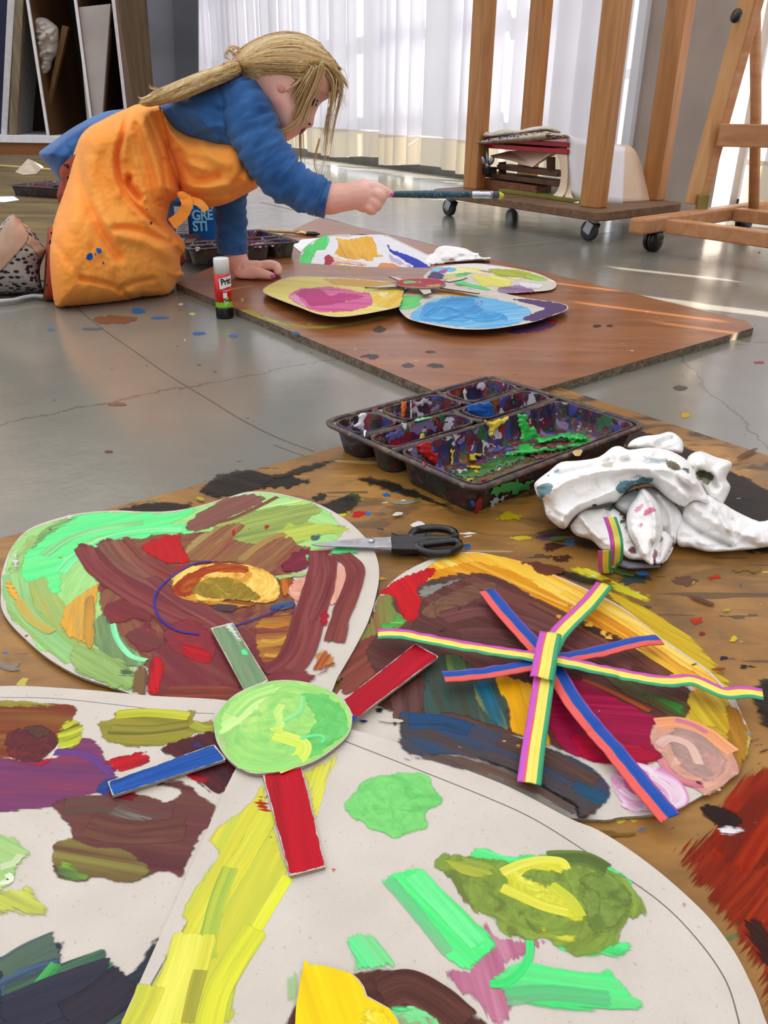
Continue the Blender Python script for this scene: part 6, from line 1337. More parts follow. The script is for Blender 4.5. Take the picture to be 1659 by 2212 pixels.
lump([(690, 150), (720, 100), (800, 70), (900, 60), (980, 40), (1040, 70), (1075, 120), (1065, 190), (1000, 190), (900, 180), (780, 170)], .022, 22, 3, [([(900, 130), (930, 100), (990, 90)], 6, -.012), ([(760, 140), (850, 90), (930, 80)], 8, .006)], .03)
lump([(1110, 210), (1190, 175), (1300, 215), (1400, 245), (1405, 290), (1370, 360), (1400, 420), (1370, 500), (1330, 550), (1240, 500), (1160, 380), (1100, 290)], .026, 26, 5, [([(1190, 330), (1250, 350), (1300, 420)], 8, -.012), ([(1200, 180), (1230, 300)], 7, .008)], .01)
lump([(1060, 640), (1100, 500), (1250, 470), (1345, 530), (1440, 590), (1600, 660), (1700, 650), (1760, 800), (1600, 845), (1450, 860), (1250, 870), (1130, 840), (1040, 830), (1020, 740)], .015, 20, 7, [([(1075, 650), (1200, 740), (1400, 830)], 7, -.014), ([(1300, 570), (1380, 720)], 6, .012), ([(1150, 560), (1350, 700), (1560, 760)], 10, .008), ([(1400, 590), (1430, 740)], 5, -.008)], .0)
lump([(290, 700), (320, 640), (380, 580), (480, 570), (560, 560), (640, 600), (690, 680), (760, 820), (860, 940), (930, 930), (990, 840), (1010, 780), (1000, 860), (930, 950), (800, 930), (700, 920), (630, 870), (520, 860), (440, 790), (340, 760)], .02, 18, 9, [([(360, 620), (420, 700), (500, 780)], 6, .010), ([(540, 590), (560, 700)], 5, -.006)], -.004)
lump([(590, 540), (660, 470), (760, 430), (860, 420), (960, 470), (1040, 560), (1080, 640), (1050, 760), (1010, 830), (930, 740), (860, 700), (720, 640), (640, 600)], .018, 22, 13, [([(900, 480), (980, 600), (1000, 760)], 6, .008)], .006, amp=.004)
lump([(45, 420), (60, 380), (150, 310), (230, 250), (350, 240), (490, 215), (580, 150), (640, 140), (700, 165), (830, 150), (960, 165), (1060, 210), (1120, 260), (1180, 350), (1220, 440), (1260, 540), (1150, 520), (1080, 560), (960, 500), (870, 420), (800, 400), (700, 430), (620, 520), (560, 535), (460, 560), (400, 580), (320, 640), (260, 710), (200, 690), (130, 620), (110, 540), (70, 490)], .034, 34, 11,
     [([(130, 480), (300, 370), (560, 310), (800, 290), (1000, 320), (1150, 400)], 9, .014), ([(220, 330), (420, 290), (620, 230), (760, 260), (960, 250)], 7, -.010), ([(240, 650), (330, 560), (480, 500), (620, 440), (760, 390)], 7, .010), ([(110, 520), (180, 600), (260, 640)], 6, -.006), ([(620, 230), (720, 190), (850, 190)], 6, .008), ([(1010, 310), (1080, 400), (1200, 480)], 7, -.010), ([(860, 330), (1000, 400), (1100, 500)], 7, .008), ([(540, 260), (600, 160)], 5, -.006)], -.006)
lump([(680, 650), (700, 560), (740, 500), (790, 430), (850, 470), (900, 540), (930, 640), (930, 760), (890, 840), (870, 950), (840, 955), (780, 900), (740, 820), (700, 750)], .022, 22, 15, [([(800, 430), (870, 600), (880, 780)], 6, .008), ([(860, 800), (850, 940)], 4, -.008), ([(720, 720), (800, 880)], 6, .006)], -.02, amp=.004)
lump([(870, 790), (930, 720), (1000, 780), (985, 850), (930, 940), (880, 950), (860, 880)], .016, 14, 17, [([(920, 780), (900, 930)], 4, -.008)], -.012, amp=.004)
# stains soaked into the tissue: placed on the sheet as coloured patches following its relief
from mathutils.bvhtree import BVHTree
bv = BVHTree.FromPolygons([Vector(p) for p in m.v], m.f)
def onto(bvh):
    def f(P, lift):
        out = []
        hs = []
        for x, y in np.asarray(P):
            r = Vector(ray(x, y)).normalized(); hs.append((r, bvh.ray_cast(Vector(CAMP), r)[3]))
        ok = [i for i, h in enumerate(hs) if h[1] is not None]; P_ = np.asarray(P, float)
        for i, (r, k) in enumerate(hs):
            if k is None: k = hs[ok[int(np.argmin(np.sum((P_[ok] - P_[i]) ** 2, 1)))]][1] if ok else 1.5
            out.append(tuple(Vector(CAMP) + r * (k - lift - .0004)))
        return np.array(out)
    return f
p = Painter(m, onto(bv), Zw, 1, dz=.00004)
for pts, c, op, dr in (([(55, 430), (80, 400), (150, 390), (175, 430), (160, 470), (110, 500), (75, 490)], ('#6f9aa0', '#5a8890', '#8ab0b4'), .75, .12), ([(70, 480), (110, 500), (105, 540), (80, 525)], ('#3f6a78', '#35606e'), .85, .05), ([(125, 340), (160, 320), (150, 355), (128, 360)], ('#6a949a', '#88aab0'), .7, .15), ([(180, 310), (220, 290), (215, 320), (190, 325)], ('#7aa0a8', '#92b2b8'), .7, .15), ([(200, 395), (215, 400), (210, 420), (198, 412)], ('#7aa0a8',), .7, .1),
                       ([(610, 420), (640, 380), (740, 370), (800, 350), (870, 360), (850, 395), (760, 420), (690, 460), (640, 465), (612, 445)], ('#5f909c', '#4f808e', '#7aa8b2'), .85, .03), ([(660, 360), (720, 345), (790, 340), (740, 372)], ('#a8c8d0',), .6, .2), ([(950, 230), (1010, 240), (1060, 290), (1040, 310), (990, 290), (950, 260)], ('#6a6440', '#4f4a2a', '#8a8458'), .8, .12), ([(1060, 280), (1110, 290), (1120, 325), (1080, 315)], ('#5a7a6a', '#4a6a5e'), .8, .1),
                       ([(1150, 330), (1200, 300), (1260, 320), (1290, 350), (1270, 390), (1230, 410), (1190, 385)], ('#7a7a54', '#5a6a4a', '#8a7a4a'), .75, .15), ([(530, 570), (550, 545), (590, 535), (595, 565), (570, 590)], ('#4a6a64', '#5a7a74'), .8, .06), ([(730, 590), (760, 550), (800, 530), (800, 550), (760, 595)], ('#f0a0bc', '#f4b4ca'), .8, .1), ([(790, 620), (810, 580), (860, 560), (890, 580), (850, 600), (820, 625)], ('#e87aa0', '#f098b4'), .85, .08),
                       ([(765, 690), (780, 665), (800, 670), (795, 695)], ('#ec8cac',), .8, .1), ([(725, 685), (740, 672), (750, 680), (735, 692)], ('#f0a4bc',), .8, .1), ([(140, 600), (152, 580), (160, 600), (148, 612)], ('#f0b0c4',), .8, .1), ([(785, 495), (800, 480), (803, 500), (790, 505)], ('#ee90b0',), .8, .1), ([(690, 850), (740, 820), (760, 870), (800, 915), (760, 900), (710, 880)], ('#8a3444', '#6a2a38', '#a85a68'), .8, .1),
                       ([(860, 880), (880, 830), (900, 900), (870, 945)], ('#9a4a54', '#b0707a'), .75, .15), ([(390, 730), (430, 715), (455, 735), (420, 750)], ('#b0a486', '#c4b89c'), .6, .2), ([(500, 260), (600, 240), (590, 285), (520, 290)], ('#d8ccb0', '#c8bc9c'), .5, .2), ([(780, 200), (900, 220), (980, 240), (900, 260), (800, 230)], ('#b0ccd8', '#c4dae2'), .55, .25), ([(440, 545), (480, 540), (470, 560), (440, 560)], ('#4a3028',), .8, .1), ([(735, 430), (760, 430), (770, 450), (745, 448)], ('#5a3a30',), .8, .1),
                       ([(635, 606), (650, 600), (656, 615), (642, 618)], ('#a82038',), .9, 0), ([(660, 628), (672, 630), (668, 642), (658, 640)], ('#b0203c',), .9, 0), ([(625, 660), (660, 650), (670, 665), (640, 675)], ('#3a6a3a',), .85, .05), ([(660, 690), (685, 685), (690, 740), (670, 740)], ('#2f5a94', '#4a4a8a'), .8, .1)):
    p.blob(pts, *c, jag=4, dry=dr, op=op, ed=.006, sw=1.5)
tag(m.build('tissue', [MAT_TISSUE, MAT_PAINT]), 'crumpled white paper tissue with teal and pink paint stains beside the large tray', 'tissue')
m = M(); inflate(m, Zw([(625, 960), (640, 930), (720, 935), (820, 945), (900, 955), (935, 960), (900, 978), (800, 985), (690, 988)]), lambda px, py: Yt(px, py) - .002, .006, 8, step=3, zmin=zt, nz=lambda A: crum(A, 21, .05, .002))
tag(m.build('rag', pmat('grey_soaked_rag', '#6a6a78', '#8a8490', 30, .7)), 'small grey soaked rag peeping out under the crumpled white tissue', 'rag')

# ------------------------------------------------------------------ glue stick
g0 = onz(483, 690, 0); gx, gy = g0[0], g0[1] + .0135
g = thing('glue_stick', 'red glue stick with a white cap standing on the floor beside the brown board', 'glue stick', (gx, gy, 0))
RG = .0134
m = M(); m.lathe([(.001, 0), (RG * 1.0, 0), (RG * 1.03, .001), (RG * 1.03, .0165), (RG * .99, .018), (.001, .018)], (gx, gy, 0), 40)
for k in range(20):
    a = k * math.tau / 20; m.box((gx + RG * 1.03 * math.cos(a), gy + RG * 1.03 * math.sin(a), .009), (.0006, .0012, .013), a)
m.build('base_knob', MAT_BLACKP, g)
m = M(); m.lathe([(.001, .018), (RG * .985, .018), (RG * .985, .0705), (.001, .0705)], (gx, gy, 0), 48); m.build('barrel', pmat('glossy_red_label', '#d01414', '#d81a18', 10, .22, .5), g)
m = M(); m.lathe([(.001, .070), (RG * .93, .070), (RG * .93, .0925), (RG * .88, .0945), (RG * .8, .095), (.001, .095)], (gx, gy, 0), 40); m.build('cap', pmat('white_plastic', '#ecece8', '#f2f2f0', 20, .3), g)
def wrap(m, pts, c, R, a0, z0, zs=1.0):
    """points (u, v) in metres on a cylinder"""
    return [(c[0] + R * math.sin(a0 + u / R), c[1] - R * math.cos(a0 + u / R), z0 + v * zs) for u, v in pts]
def patch(name, poly, c, R, a0, z0, mat, parent, t=.0002):
    """label patch bent round a cylinder, outline in metres"""
    O = resample(np.array(poly, float), .0012); x0, y0 = O.min(0); x1, y1 = O.max(0)
    gg = np.stack(np.meshgrid(np.arange(x0, x1, .0016), np.arange(y0, y1, .0016)), -1).reshape(-1, 2); gg = gg[inside(gg, O)]
    if len(gg): d, _ = dseg(gg, O, True); gg = gg[d > .0006]
    A = np.vstack([O, gg]); cv, _, cf, _, _, _ = delaunay_2d_cdt([Vector(q) * 1000 for q in A], [], [list(range(len(O)))], 1, 1e-6)
    m = M(); m.add(wrap(m, [(q[0] / 1000, q[1] / 1000) for q in cv], c, R + t, a0, z0), [tuple(f) for f in cf], 0, True); return m.build(name, mat, parent)
def lettering(name, txt, size, c, R, a0, z0, mat, parent, t=.0004, rot=0.0, squash=1.0, bold=.0):
    cu = bpy.data.curves.new(name, 'FONT'); cu.body = txt; cu.size = size; cu.offset = bold; cu.resolution_u = 3; cu.space_character = .95
    ob = bpy.data.objects.new(name, cu); COL.objects.link(ob); dg = bpy.context.evaluated_depsgraph_get(); me = ob.evaluated_get(dg).to_mesh()
    bm = bmesh.new(); bm.from_mesh(me); ob.evaluated_get(dg).to_mesh_clear(); bpy.data.objects.remove(ob)
    bmesh.ops.triangulate(bm, faces=bm.faces)
    bmesh.ops.subdivide_edges(bm, edges=[e for e in bm.edges if e.calc_length() > size * .12], cuts=2, use_grid_fill=False)
    bmesh.ops.triangulate(bm, faces=bm.faces)
    cr_, sr_ = math.cos(rot), math.sin(rot)
    V = [(v.co.x * squash * cr_ - v.co.y * sr_, v.co.x * squash * sr_ + v.co.y * cr_) for v in bm.verts]; bm.verts.ensure_lookup_table()
    m = M(); m.add(wrap(m, V, c, R + t, a0, z0), [tuple(v.index for v in f.verts) for f in bm.faces], 0, False); bm.free()
    return m.build(name, mat, parent)
MAT_INK = pmat('black_print', '#101014', '#14141a', 10, .4); MAT_WPRINT = pmat('white_print', '#f0f0ee', '#f4f4f2', 10, .4); MAT_GREENP = pmat('lime_print', '#7cc41c', '#86cc24', 10, .4)
gc = (gx, gy)
patch('green_band', [(-.040, 0), (.040, 0), (.040, .0085), (.012, .0085), (.010, .018), (.006, .016), (.004, .0085), (-.040, .0085)], gc, RG * .985, 0.0, .0185, MAT_GREENP, g)
patch('logo_panel', [(-.0025, .0), (.010, .0036), (.024, .004), (.024, .0215), (.010, .0195), (-.0035, .0165)], gc, RG * .985, 0.0, .0475, MAT_WPRINT, g)
lettering('logo_lettering', 'Pritt', .0135, gc, RG * .985, .0, .0545, MAT_INK, g, .0005, .12, .86, .0004)
lettering('label_text', 'Original', .0042, gc, RG * .985, .14, .0438, MAT_WPRINT, g, .0004, .1)
patch('label_figure_panel', [(.002, 0), (.0085, .0004), (.0085, .009), (.002, .0085)], gc, RG * .985, 0.0, .0335, MAT_WPRINT, g)
patch('label_star', [(.0035, .0), (.0055, -.003), (.0075, .001), (.011, .001), (.0085, .004), (.0085, .0075), (.0055, .0055), (.002, .006), (.0035, .003)], gc, RG * .985, 0.0, .0245, MAT_WPRINT, g)
lettering('label_text', 'Pritt', .0042, gc, RG * .985, .38, .0275, MAT_INK, g, .0005, .35, .9, .0002)

# ------------------------------------------------------------------ blue bucket behind the tray
bc = onz(436, 506, zf + .02); bx, by = -.443, 2.03
bk_ = thing('bucket', 'blue plastic bucket with big pale lettering behind the girl\'s apron', 'bucket', (bx, by, zf))
RB = .080
m = M(); m.lathe([(.002, zf), (RB * .9, zf), (RB * .92, zf + .004), (RB, zf + .118), (RB, zf + .121), (.002, zf + .121)], (bx, by, 0), 56); m.build('bucket_body', pmat('blue_bucket_plastic', '#0d58a8', '#1268b8', 6, .3), bk_)
m = M(); m.lathe([(.002, zf + .119), (RB * 1.05, zf + .119), (RB * 1.05, zf + .132), (RB * 1.0, zf + .135), (RB * .9, zf + .133), (.002, zf + .133)], (bx, by, 0), 56); m.build('lid', pmat('white_plastic_lid', '#dfe3e6', '#e8ecee', 20, .35), bk_)
bcc = (bx, by)
patch('navy_panel', [(-.110, 0), (-.0065, 0), (-.0065, .11), (-.110, .11)], bcc, RB * .975, .06, zf + .004, pmat('navy_label', '#1a2350', '#202a5c', 8, .4), bk_, .001)
patch('info_panel', [(-.045, .020), (-.012, .020), (-.012, .088), (-.045, .088)], bcc, RB * .975, .06, zf + .004, pmat('printed_info_panel', '#b4b4b8', '#c0c0c4', 300, .5), bk_, .0018)
for k in range(11): patch('info_text', [(-.042 + (.0 if k % 3 else .004), 0), (-.017 + .003 * ((k * 7) % 3 - 1), 0), (-.017 + .003 * ((k * 7) % 3 - 1), .0020), (-.042 + (.0 if k % 3 else .004), .0020)], bcc, RB * .975, .06, zf + .028 + k * .005, pmat('grey_print', '#77777c', '#808084', 10, .5) if k == 0 else bpy.data.materials['grey_print'], bk_, .0022)
MAT_CYANP = pmat('pale_blue_print', '#7cc8f0', '#88d0f4', 10, .4)
for k, tx in enumerate(('YOGH', 'GRE', 'STI')): lettering('lettering', tx if k else 'FOR', .030, bcc, RB * .985, .03, zf + .088 - .0235 * k, MAT_CYANP, bk_, .0012, 0, .88, .0010)

# ------------------------------------------------------------------ things around the small flower
# flat brush lying on the far end of the board
a, b = onz(572, 497, zf + .006), onz(640, 502, zf + .006); c = onz(690, 506, zf + .005)
br = thing('paint_brush', 'wooden paint brush with a dark tip lying at the far end of the brown board', 'brush', (b[0], b[1], zf))
m = M(); m.tube([Vector(a + (b - a) * k / 6) for k in range(7)], [.004, .006, .007, .007, .006, .0055, .006], 10, flat=.7); m.build('brush_handle', wood('pale_brush_wood', '#b08a58', '#d0aa74', '#e0bd88', 0, 20, .35), br)
d = (c - b); m = M(); m.tube([Vector(b), Vector(b + d * .5)], [.0075, .0095], 12, flat=.6); m.build('ferrule', pmat('brass_ferrule', '#c8a060', '#d8b070', 30, .2, .5, .9), br)
m = M(); m.tube([Vector(b + d * .5), Vector(b + d * .8), Vector(b + d)], [.0095, .011, .004], 12, flat=.5); m.build('bristles', pmat('dark_bristles', '#1a1a20', '#2a2a30', 200, .6), br)
# white paper between tray and flower, white tissue behind the flower
MAT_PAPER = pmat('white_paper', '#f0f0f2', '#fafafa', 12, .7, .2)
m = M(); m.slab([Vector(onz(x, y, zf + .0012)) for x, y in ((652, 517), (700, 513), (690, 525), (668, 530), (650, 545), (632, 530))], .0006, 0)
tag(m.build('paper_scrap', MAT_PAPER), 'small white paper scrap between the grey tray and the smaller flower', 'paper')
m = M(); Zt5 = zm(860, 490, 1659 / 380)
inflate(m, Zt5([(215, 330), (260, 270), (330, 250), (360, 205), (430, 177), (560, 190), (650, 210), (720, 245), (820, 245), (760, 262), (800, 290), (885, 285), (850, 320), (780, 318), (700, 322), (600, 335), (480, 345), (380, 365), (300, 380), (240, 375)]), lambda px, py: np.interp(py, [528, 580], [1.93, 1.80]), .035, 14, creases=[(Zt5([(380, 190), (440, 260), (520, 300)]), 5, .012), (Zt5([(520, 320), (600, 275), (740, 290)]), 4, -.014), (Zt5([(330, 260), (390, 300), (430, 330)]), 4, -.010), (Zt5([(740, 260), (800, 300), (870, 295)]), 4, .01)], step=3, zmin=zf + .001, nz=lambda A: crum(A, 31, .06, .012))
tag(m.build('tissue', MAT_TISSUE), 'clean white tissue heaped behind the white petal of the smaller flower', 'tissue')
# scraps on the floor at the far left
def scrap(px, z, label, h=.03, mat=None):
    P = [Vector(onz(x, y, z)) for x, y in px]; c = sum(P, Vector()) / len(P); m = M()
    n = len(P); V = [*P, c + Vector((0, 0, h))]; m.add(V, [(i, (i + 1) % n, n) for i in range(n)], 0); m.build
    o = m.build('paper_scrap', mat or MAT_PAPER, solid=.001); tag(o, label, 'paper')
scrap([(-10, 425), (30, 424), (42, 432), (10, 437), (-12, 436)], .0055, 'flat white paper piece on the floor below the far left tray', .001)
scrap([(33, 372), (52, 362), (72, 348), (95, 360), (78, 376), (50, 378)], .006, 'folded beige paper scrap on the floor in front of the board rack', .045, pmat('beige_paper', '#b8a68e', '#cbb9a2', 20, .8))

# ------------------------------------------------------------------ brush held by the girl
HB = (ony(800, 419, 1.50), ony(1083, 421, 1.49))
bd_ = HB[1] - HB[0]; bl = np.linalg.norm(bd_); bu = bd_ / bl
hb = thing('paint_brush', 'teal-handled paint brush with a yellow tip held out by the girl', 'brush', tuple(HB[0]))
pt = lambda k: Vector(HB[0] + bd_ * k)
m = M(); m.tube([pt(k) for k in (-.10, 0, .12, .3, .5, .66, .78)], [.003, .0042, .0052, .0058, .0068, .0058, .0055], 14); m.build('brush_handle', splatter('speckled_teal_lacquer', ['#0c4a5a', '#0d5262', '#0c4a5a', '#115a6a', '#0a3f50', '#0d5262', '#8ab0b0', '#0c4a5a'], 300, '#0d5060', .3, .5), hb)
m = M(); m.tube([pt(k) for k in (.775, .79, .85, .90, .935)], [.0062, .0068, .0066, .0070, .0076], 16, flat=.85)
for k in (.80, .815, .83): m.tube([pt(k - .004), pt(k + .004)], .0074, 16, flat=.85)
m.build('ferrule', pmat('chrome_ferrule', '#b4b6ba', '#d0d2d6', 60, .18, .5, .95), hb)
m = M(); m.tube([pt(k) for k in (.93, .955, .98, 1.0)], [.0074, .0088, .0084, .003], 16, flat=.7); m.build('bristles', pmat('slate_bristles', '#3a4048', '#4c525a', 400, .6), hb)
m = M(); m.tube([pt(.968) - Vector((0, .0, .004)), pt(.985) - Vector((0, .001, .0015)), pt(1.002) + Vector((0, 0, .001)), pt(1.006) + Vector((0, 0, .003))], [.003, .0068, .0072, .003], 12, flat=.9); m.build('wet_paint', wet('#e8dc1c', 'lemon'), hb)['label'] = 'yellow paint on the brush tip'
# ------------------------------------------------------------------ wheeled trolley with four posts
MAT_PINE = wood('golden_pine', '#a06a36', '#b98048', '#c99258', 2, 7, .42)
MAT_PLATF = wood('worn_chipboard_platform', '#5a4230', '#7a5a40', '#8e7056', 0, 9, .6, rot=.9)
MAT_DARKW = wood('dark_brown_wood', '#3a2416', '#5c3c22', '#76502e', 0, 8, .55)
MAT_RUB = pmat('black_rubber', '#141416', '#1e1e20', 60, .5); MAT_ZINC = pmat('zinc_metal', '#9a9da2', '#b6b9be', 40, .3, .5, .9); MAT_GREYW = pmat('grey_wheel', '#3e4044', '#4c4e52', 60, .45)
ZT = .078
cF, cL, cR = [onz(x, y, ZT) for x, y in ((1297, 460), (930, 408), (1482, 438))]
t1 = Vector(cL - cF); t2 = Vector(cR - cF); n1_, n2_ = t1.normalized(), t2.normalized(); cB = Vector(cL) + t2
tr = thing('trolley', 'wheeled wooden trolley with four tall pine posts in front of the curtain', 'trolley', tuple((Vector(cL) + Vector(cR)) / 2 * 1.0 - Vector((0, 0, ZT))))
def rq(P, r):
    """corner-cut outline"""
    out = []; n = len(P)
    for i in range(n):
        a, b, c = Vector(P[i - 1]), Vector(P[i]), Vector(P[(i + 1) % n])
        out += [b + (a - b).normalized() * r, b + ((a - b).normalized() + (c - b).normalized()) * r * .3, b + (c - b).normalized() * r]
    return out
q = rq([Vector(cF), Vector(cR), cB, Vector(cL)], .03)
m = M(); m.quad8([p - Vector((0, 0, .022)) for p in q], q); m.build('platform', MAT_PLATF, tr, bevel=.002)
pb = {k: Vector(onz(x, y, ZT)) for k, (x, y) in {'a': (1024, 407), 'c': (1281, 447), 'd': (1409, 431)}.items()}
pb['b'] = pb['a'] + pb['d'] - pb['c']
for k, p0 in pb.items():
    m = M(); a1, a2 = n1_ * .032, n2_ * .022; b = [p0 - a1 - a2, p0 - a1 + a2, p0 + a1 + a2, p0 + a1 - a2]
    if k == 'b': b = [v + Vector((-.02, .0, 0)) for v in b]
    m.quad8(b[::-1], [v + Vector((0, 0, 1.9)) for v in b][::-1]); m.build('post', MAT_PINE, tr, bevel=.003)
for k, (p0, u, v) in enumerate(((Vector(cF), n1_, n2_), (Vector(cL), -n1_, n2_), (Vector(cR), n1_, -n2_), (cB, -n1_, -n2_))):
    c = p0 + u * .055 + v * .05; c.z = 0; zb_ = ZT - .022
    m = M(); m.box((c.x, c.y, zb_ - .002), (.05, .045, .004), .6); m.tube([c + Vector((0, 0, zb_ - .004)), c + Vector((0, 0, zb_ - .012))], .012, 12); 
    ax = Vector((.8, .6, 0)); fw = Vector((-.6, .8, 0)) * .012
    for sg in (-1, 1): m.beam(c + Vector((0, 0, zb_ - .010)) + ax * (.0135 * sg), c + fw + Vector((0, 0, .020)) + ax * (.0135 * sg), .003, .024, up=fw)
    cs = m.build('caster', MAT_ZINC, tr)
    m = M(); wc = c + fw + Vector((0, 0, .0245)); m.lathe([(.003, -.010), (.021, -.010), (.0245, -.007), (.0245, .007), (.021, .010), (.003, .010)], wc, 28, axis=ax); m.lathe([(.001, -.0112), (.014, -.0112), (.014, .0112), (.001, .0112)], wc, 20, 1, axis=ax)
    m.build('wheel', [MAT_GREYW, MAT_ZINC], cs)['_b'] = cs['_b']
m = M(); e = pb['d'] + n1_ * .034; m.quad8([e - n2_ * .03, e + n2_ * .03, e + n2_ * .03 + n1_ * .002, e - n2_ * .03 + n1_ * .002], [v + Vector((0, 0, .075)) for v in (e - n2_ * .03, e + n2_ * .03, e + n2_ * .03 + n1_ * .002, e - n2_ * .03 + n1_ * .002)]); m.build('steel_bracket', MAT_STEEL, tr)
KY = 1.085
_ony = ony
def ony(x, y, Y): return _ony(x, y, Y * KY)
def fb(name, a, b, h, dep, mat, label, cat, group=None, bevel=.0015, parent=None, up=0.0):
    """block from its lower front edge (photo x, y, distance)"""
    A, B = Vector(ony(*a)), Vector(ony(*b)); z = max(max(A.z, B.z) * 0 + (A.z + B.z) / 2, ZT + .0005) + up; A.z = B.z = z
    d = n2_ * dep; m = M(); bt = [A, B, B + d, A + d]; m.quad8(bt, [v + Vector((0, 0, h)) for v in bt]); o = m.build(name, mat, parent, bevel=bevel)
    if parent is None: tag(o, label, cat, group)
    return o
yl, yr = 2.60, 2.30
fb('wooden_slat', (1075, 430, 2.47), (1262, 446, 2.19), .010, .10, pmat('olive_painted_wood', '#6a6a22', '#7c7a2a', 20, .5), 'olive yellow painted board lying flat on the trolley platform', 'board')
fb('frame_timber', (1027, 414, 2.60), (1158, 418, 2.36), .028, .07, wood('laminated_beech', '#5a3018', '#7a4824', '#8c5a30', 0, 14, .5), 'dark laminated wooden frame lowest in the stack on the trolley', 'timber', 'wooden frames stacked on the trolley')
fb('frame_timber', (1040, 394, 2.60), (1208, 390, 2.30), .014, .07, MAT_DARKW, 'dark wooden slat in the middle of the stack on the trolley', 'timber', 'wooden frames stacked on the trolley')
fb('frame_timber', (1072, 376, 2.56), (1204, 371, 2.31), .014, .06, MAT_DARKW, 'thin brown wooden slat just under the hanging papers on the trolley', 'timber', 'wooden frames stacked on the trolley')
for nm_, a, b in (('left', (1085, 350, 2.58), (1085, 375, 2.58)), ('right', (1190, 340, 2.36), (1190, 372, 2.36))):
    m = M(); m.beam(ony(*a), ony(*b), .022, .02); tag(m.build('support_block', MAT_DARKW), nm_ + ' wooden block between the brown slats and the red boards on the trolley', 'block')
fb('red_board', (1024, 335, 2.60), (1228, 314, 2.28), .013, .22, pmat('red_lacquer', '#a81424', '#b81828', 10, .35), 'lower red board on the trolley stack', 'board', 'red boards stacked on the trolley')
fb('red_board', (1024, 324, 2.60), (1228, 302, 2.28), .012, .22, pmat('red_lacquer_edge', '#a01020', '#b41626', 10, .35), 'upper red board under the folded cloth on the trolley', 'board', 'red boards stacked on the trolley', up=.0035)
Zt6 = zm(1000, 260, 1659 / 330)
yc_ = lambda px, py: np.interp(px, [1015, 1230], [2.60, 2.29])
m = M(); inflate(m, Zt6([(95, 180), (190, 125), (265, 105), (300, 135), (380, 110), (470, 100), (600, 110), (720, 80), (850, 62), (980, 70), (1040, 110), (1060, 140), (930, 125), (880, 120), (600, 160), (350, 190), (200, 205), (110, 220)]), lambda x, y: yc_(x, y) * KY + .06, .08, 14, step=4, nz=lambda A: crum(A, 41, .05, .01))
cl = m.build('folded_cloth', pmat('cream_canvas', '#cfc6b2', '#ded6c6', 20, .9)); tag(cl, 'folded cream cloth on top of the red boards on the trolley', 'cloth')
m = M(); inflate(m, Zt6([(118, 228), (300, 195), (600, 150), (885, 118), (930, 122), (1060, 150), (1140, 152), (1138, 195), (900, 215), (700, 235), (400, 250), (200, 262), (125, 262)]), lambda x, y: yc_(x, y) * KY, .05, 10, step=4, nz=lambda A: crum(A, 43, .07, .008))
p = Painter(m, onto(BVHTree.FromPolygons([Vector(v) for v in m.v], m.f)), Zt6, 1)
p.blob([(118, 230), (300, 195), (600, 152), (885, 120), (880, 135), (600, 180), (400, 205), (190, 240), (130, 262)], '#2a2a7a', '#222268', jag=3, dry=.1)
p.blob([(900, 130), (1060, 155), (1130, 160), (1130, 190), (930, 200), (900, 170)], '#4a1a2a', '#3a2430', jag=4, dry=.1)
tag(m.build('stained_cloth', [pmat('paint_stained_canvas', '#b8a68a', '#d0c4ae', 40, .9), MAT_PAINT]), 'cream cloth stained dark blue and maroon between the folded cloth and the red boards', 'cloth')
def curved_sheet(name, pts3, mat, label, cat, group=None, t=.001):
    """sheet through rows of photo points (x, y, distance)"""
    R = [[ony(*c) for c in row] for row in pts3]; R = [cr(r, 6) for r in R]; C = np.array([cr([r[k] for r in R], 6) for k in range(len(R[0]))])
    m = M(); nu, nv = C.shape[0], C.shape[1]; V = [C[i, j] for j in range(nv) for i in range(nu)]
    m.add(V, [(j * nu + i, j * nu + i + 1, (j + 1) * nu + i + 1, (j + 1) * nu + i) for j in range(nv - 1) for i in range(nu - 1)], 0, True)
    return tag(m.build(name, mat, solid=t), label, cat, group)
MAT_KRAFT = pmat('buff_drawing_paper', '#e6cdb0', '#f2dec6', 8, .8, .2); MAT_WPAP = pmat('white_drawing_paper', '#f4f2f8', '#fcfafe', 8, .7, .2)
G_ = 'drawing papers on the trolley'
m = M()
for k, dz in enumerate((0, .004)):
    m.slab([Vector(ony(x, y, Y)) + Vector((0, 0, -dz)) for x, y, Y in ((1058 + 4 * k, 336, 2.585), (1100, 342, 2.52), (1158 - 8 * k, 357, 2.40), (1190, 326, 2.34), (1222, 318, 2.34), (1100, 326, 2.60))], .0012, 0)
tag(m.build('paper_sheet', MAT_KRAFT), 'buff papers drooping below the red boards on the trolley', 'paper', G_)
curved_sheet('paper_sheet', [[(1178, 322, 2.36), (1196, 326, 2.33), (1208, 345, 2.31), (1212, 380, 2.30), (1205, 410, 2.30), (1192, 424, 2.31)], [(1222, 318, 2.31), (1225, 328, 2.29), (1226, 350, 2.28), (1226, 385, 2.27), (1222, 415, 2.27), (1208, 432, 2.27)]], MAT_KRAFT, 'buff paper curving down from the red boards to the trolley platform', 'paper', G_)
curved_sheet('paper_sheet', [[(1228, 352, 2.30), (1214, 418, 2.29)], [(1235, 420, 2.26), (1226, 433, 2.25)], [(1252, 436, 2.20), (1250, 440, 2.20)]], MAT_KRAFT, 'narrow buff sheets peeping out beside the front trolley post', 'paper', G_)
curved_sheet('paper_sheet', [[(1225, 288, 2.30), (1222, 415, 2.29)], [(1245, 297, 2.27), (1240, 425, 2.26)], [(1290, 305, 2.27), (1275, 436, 2.24)], [(1350, 318, 2.28), (1345, 440, 2.24)]], MAT_WPAP, 'large white paper sheet standing behind the front trolley post', 'paper', G_)
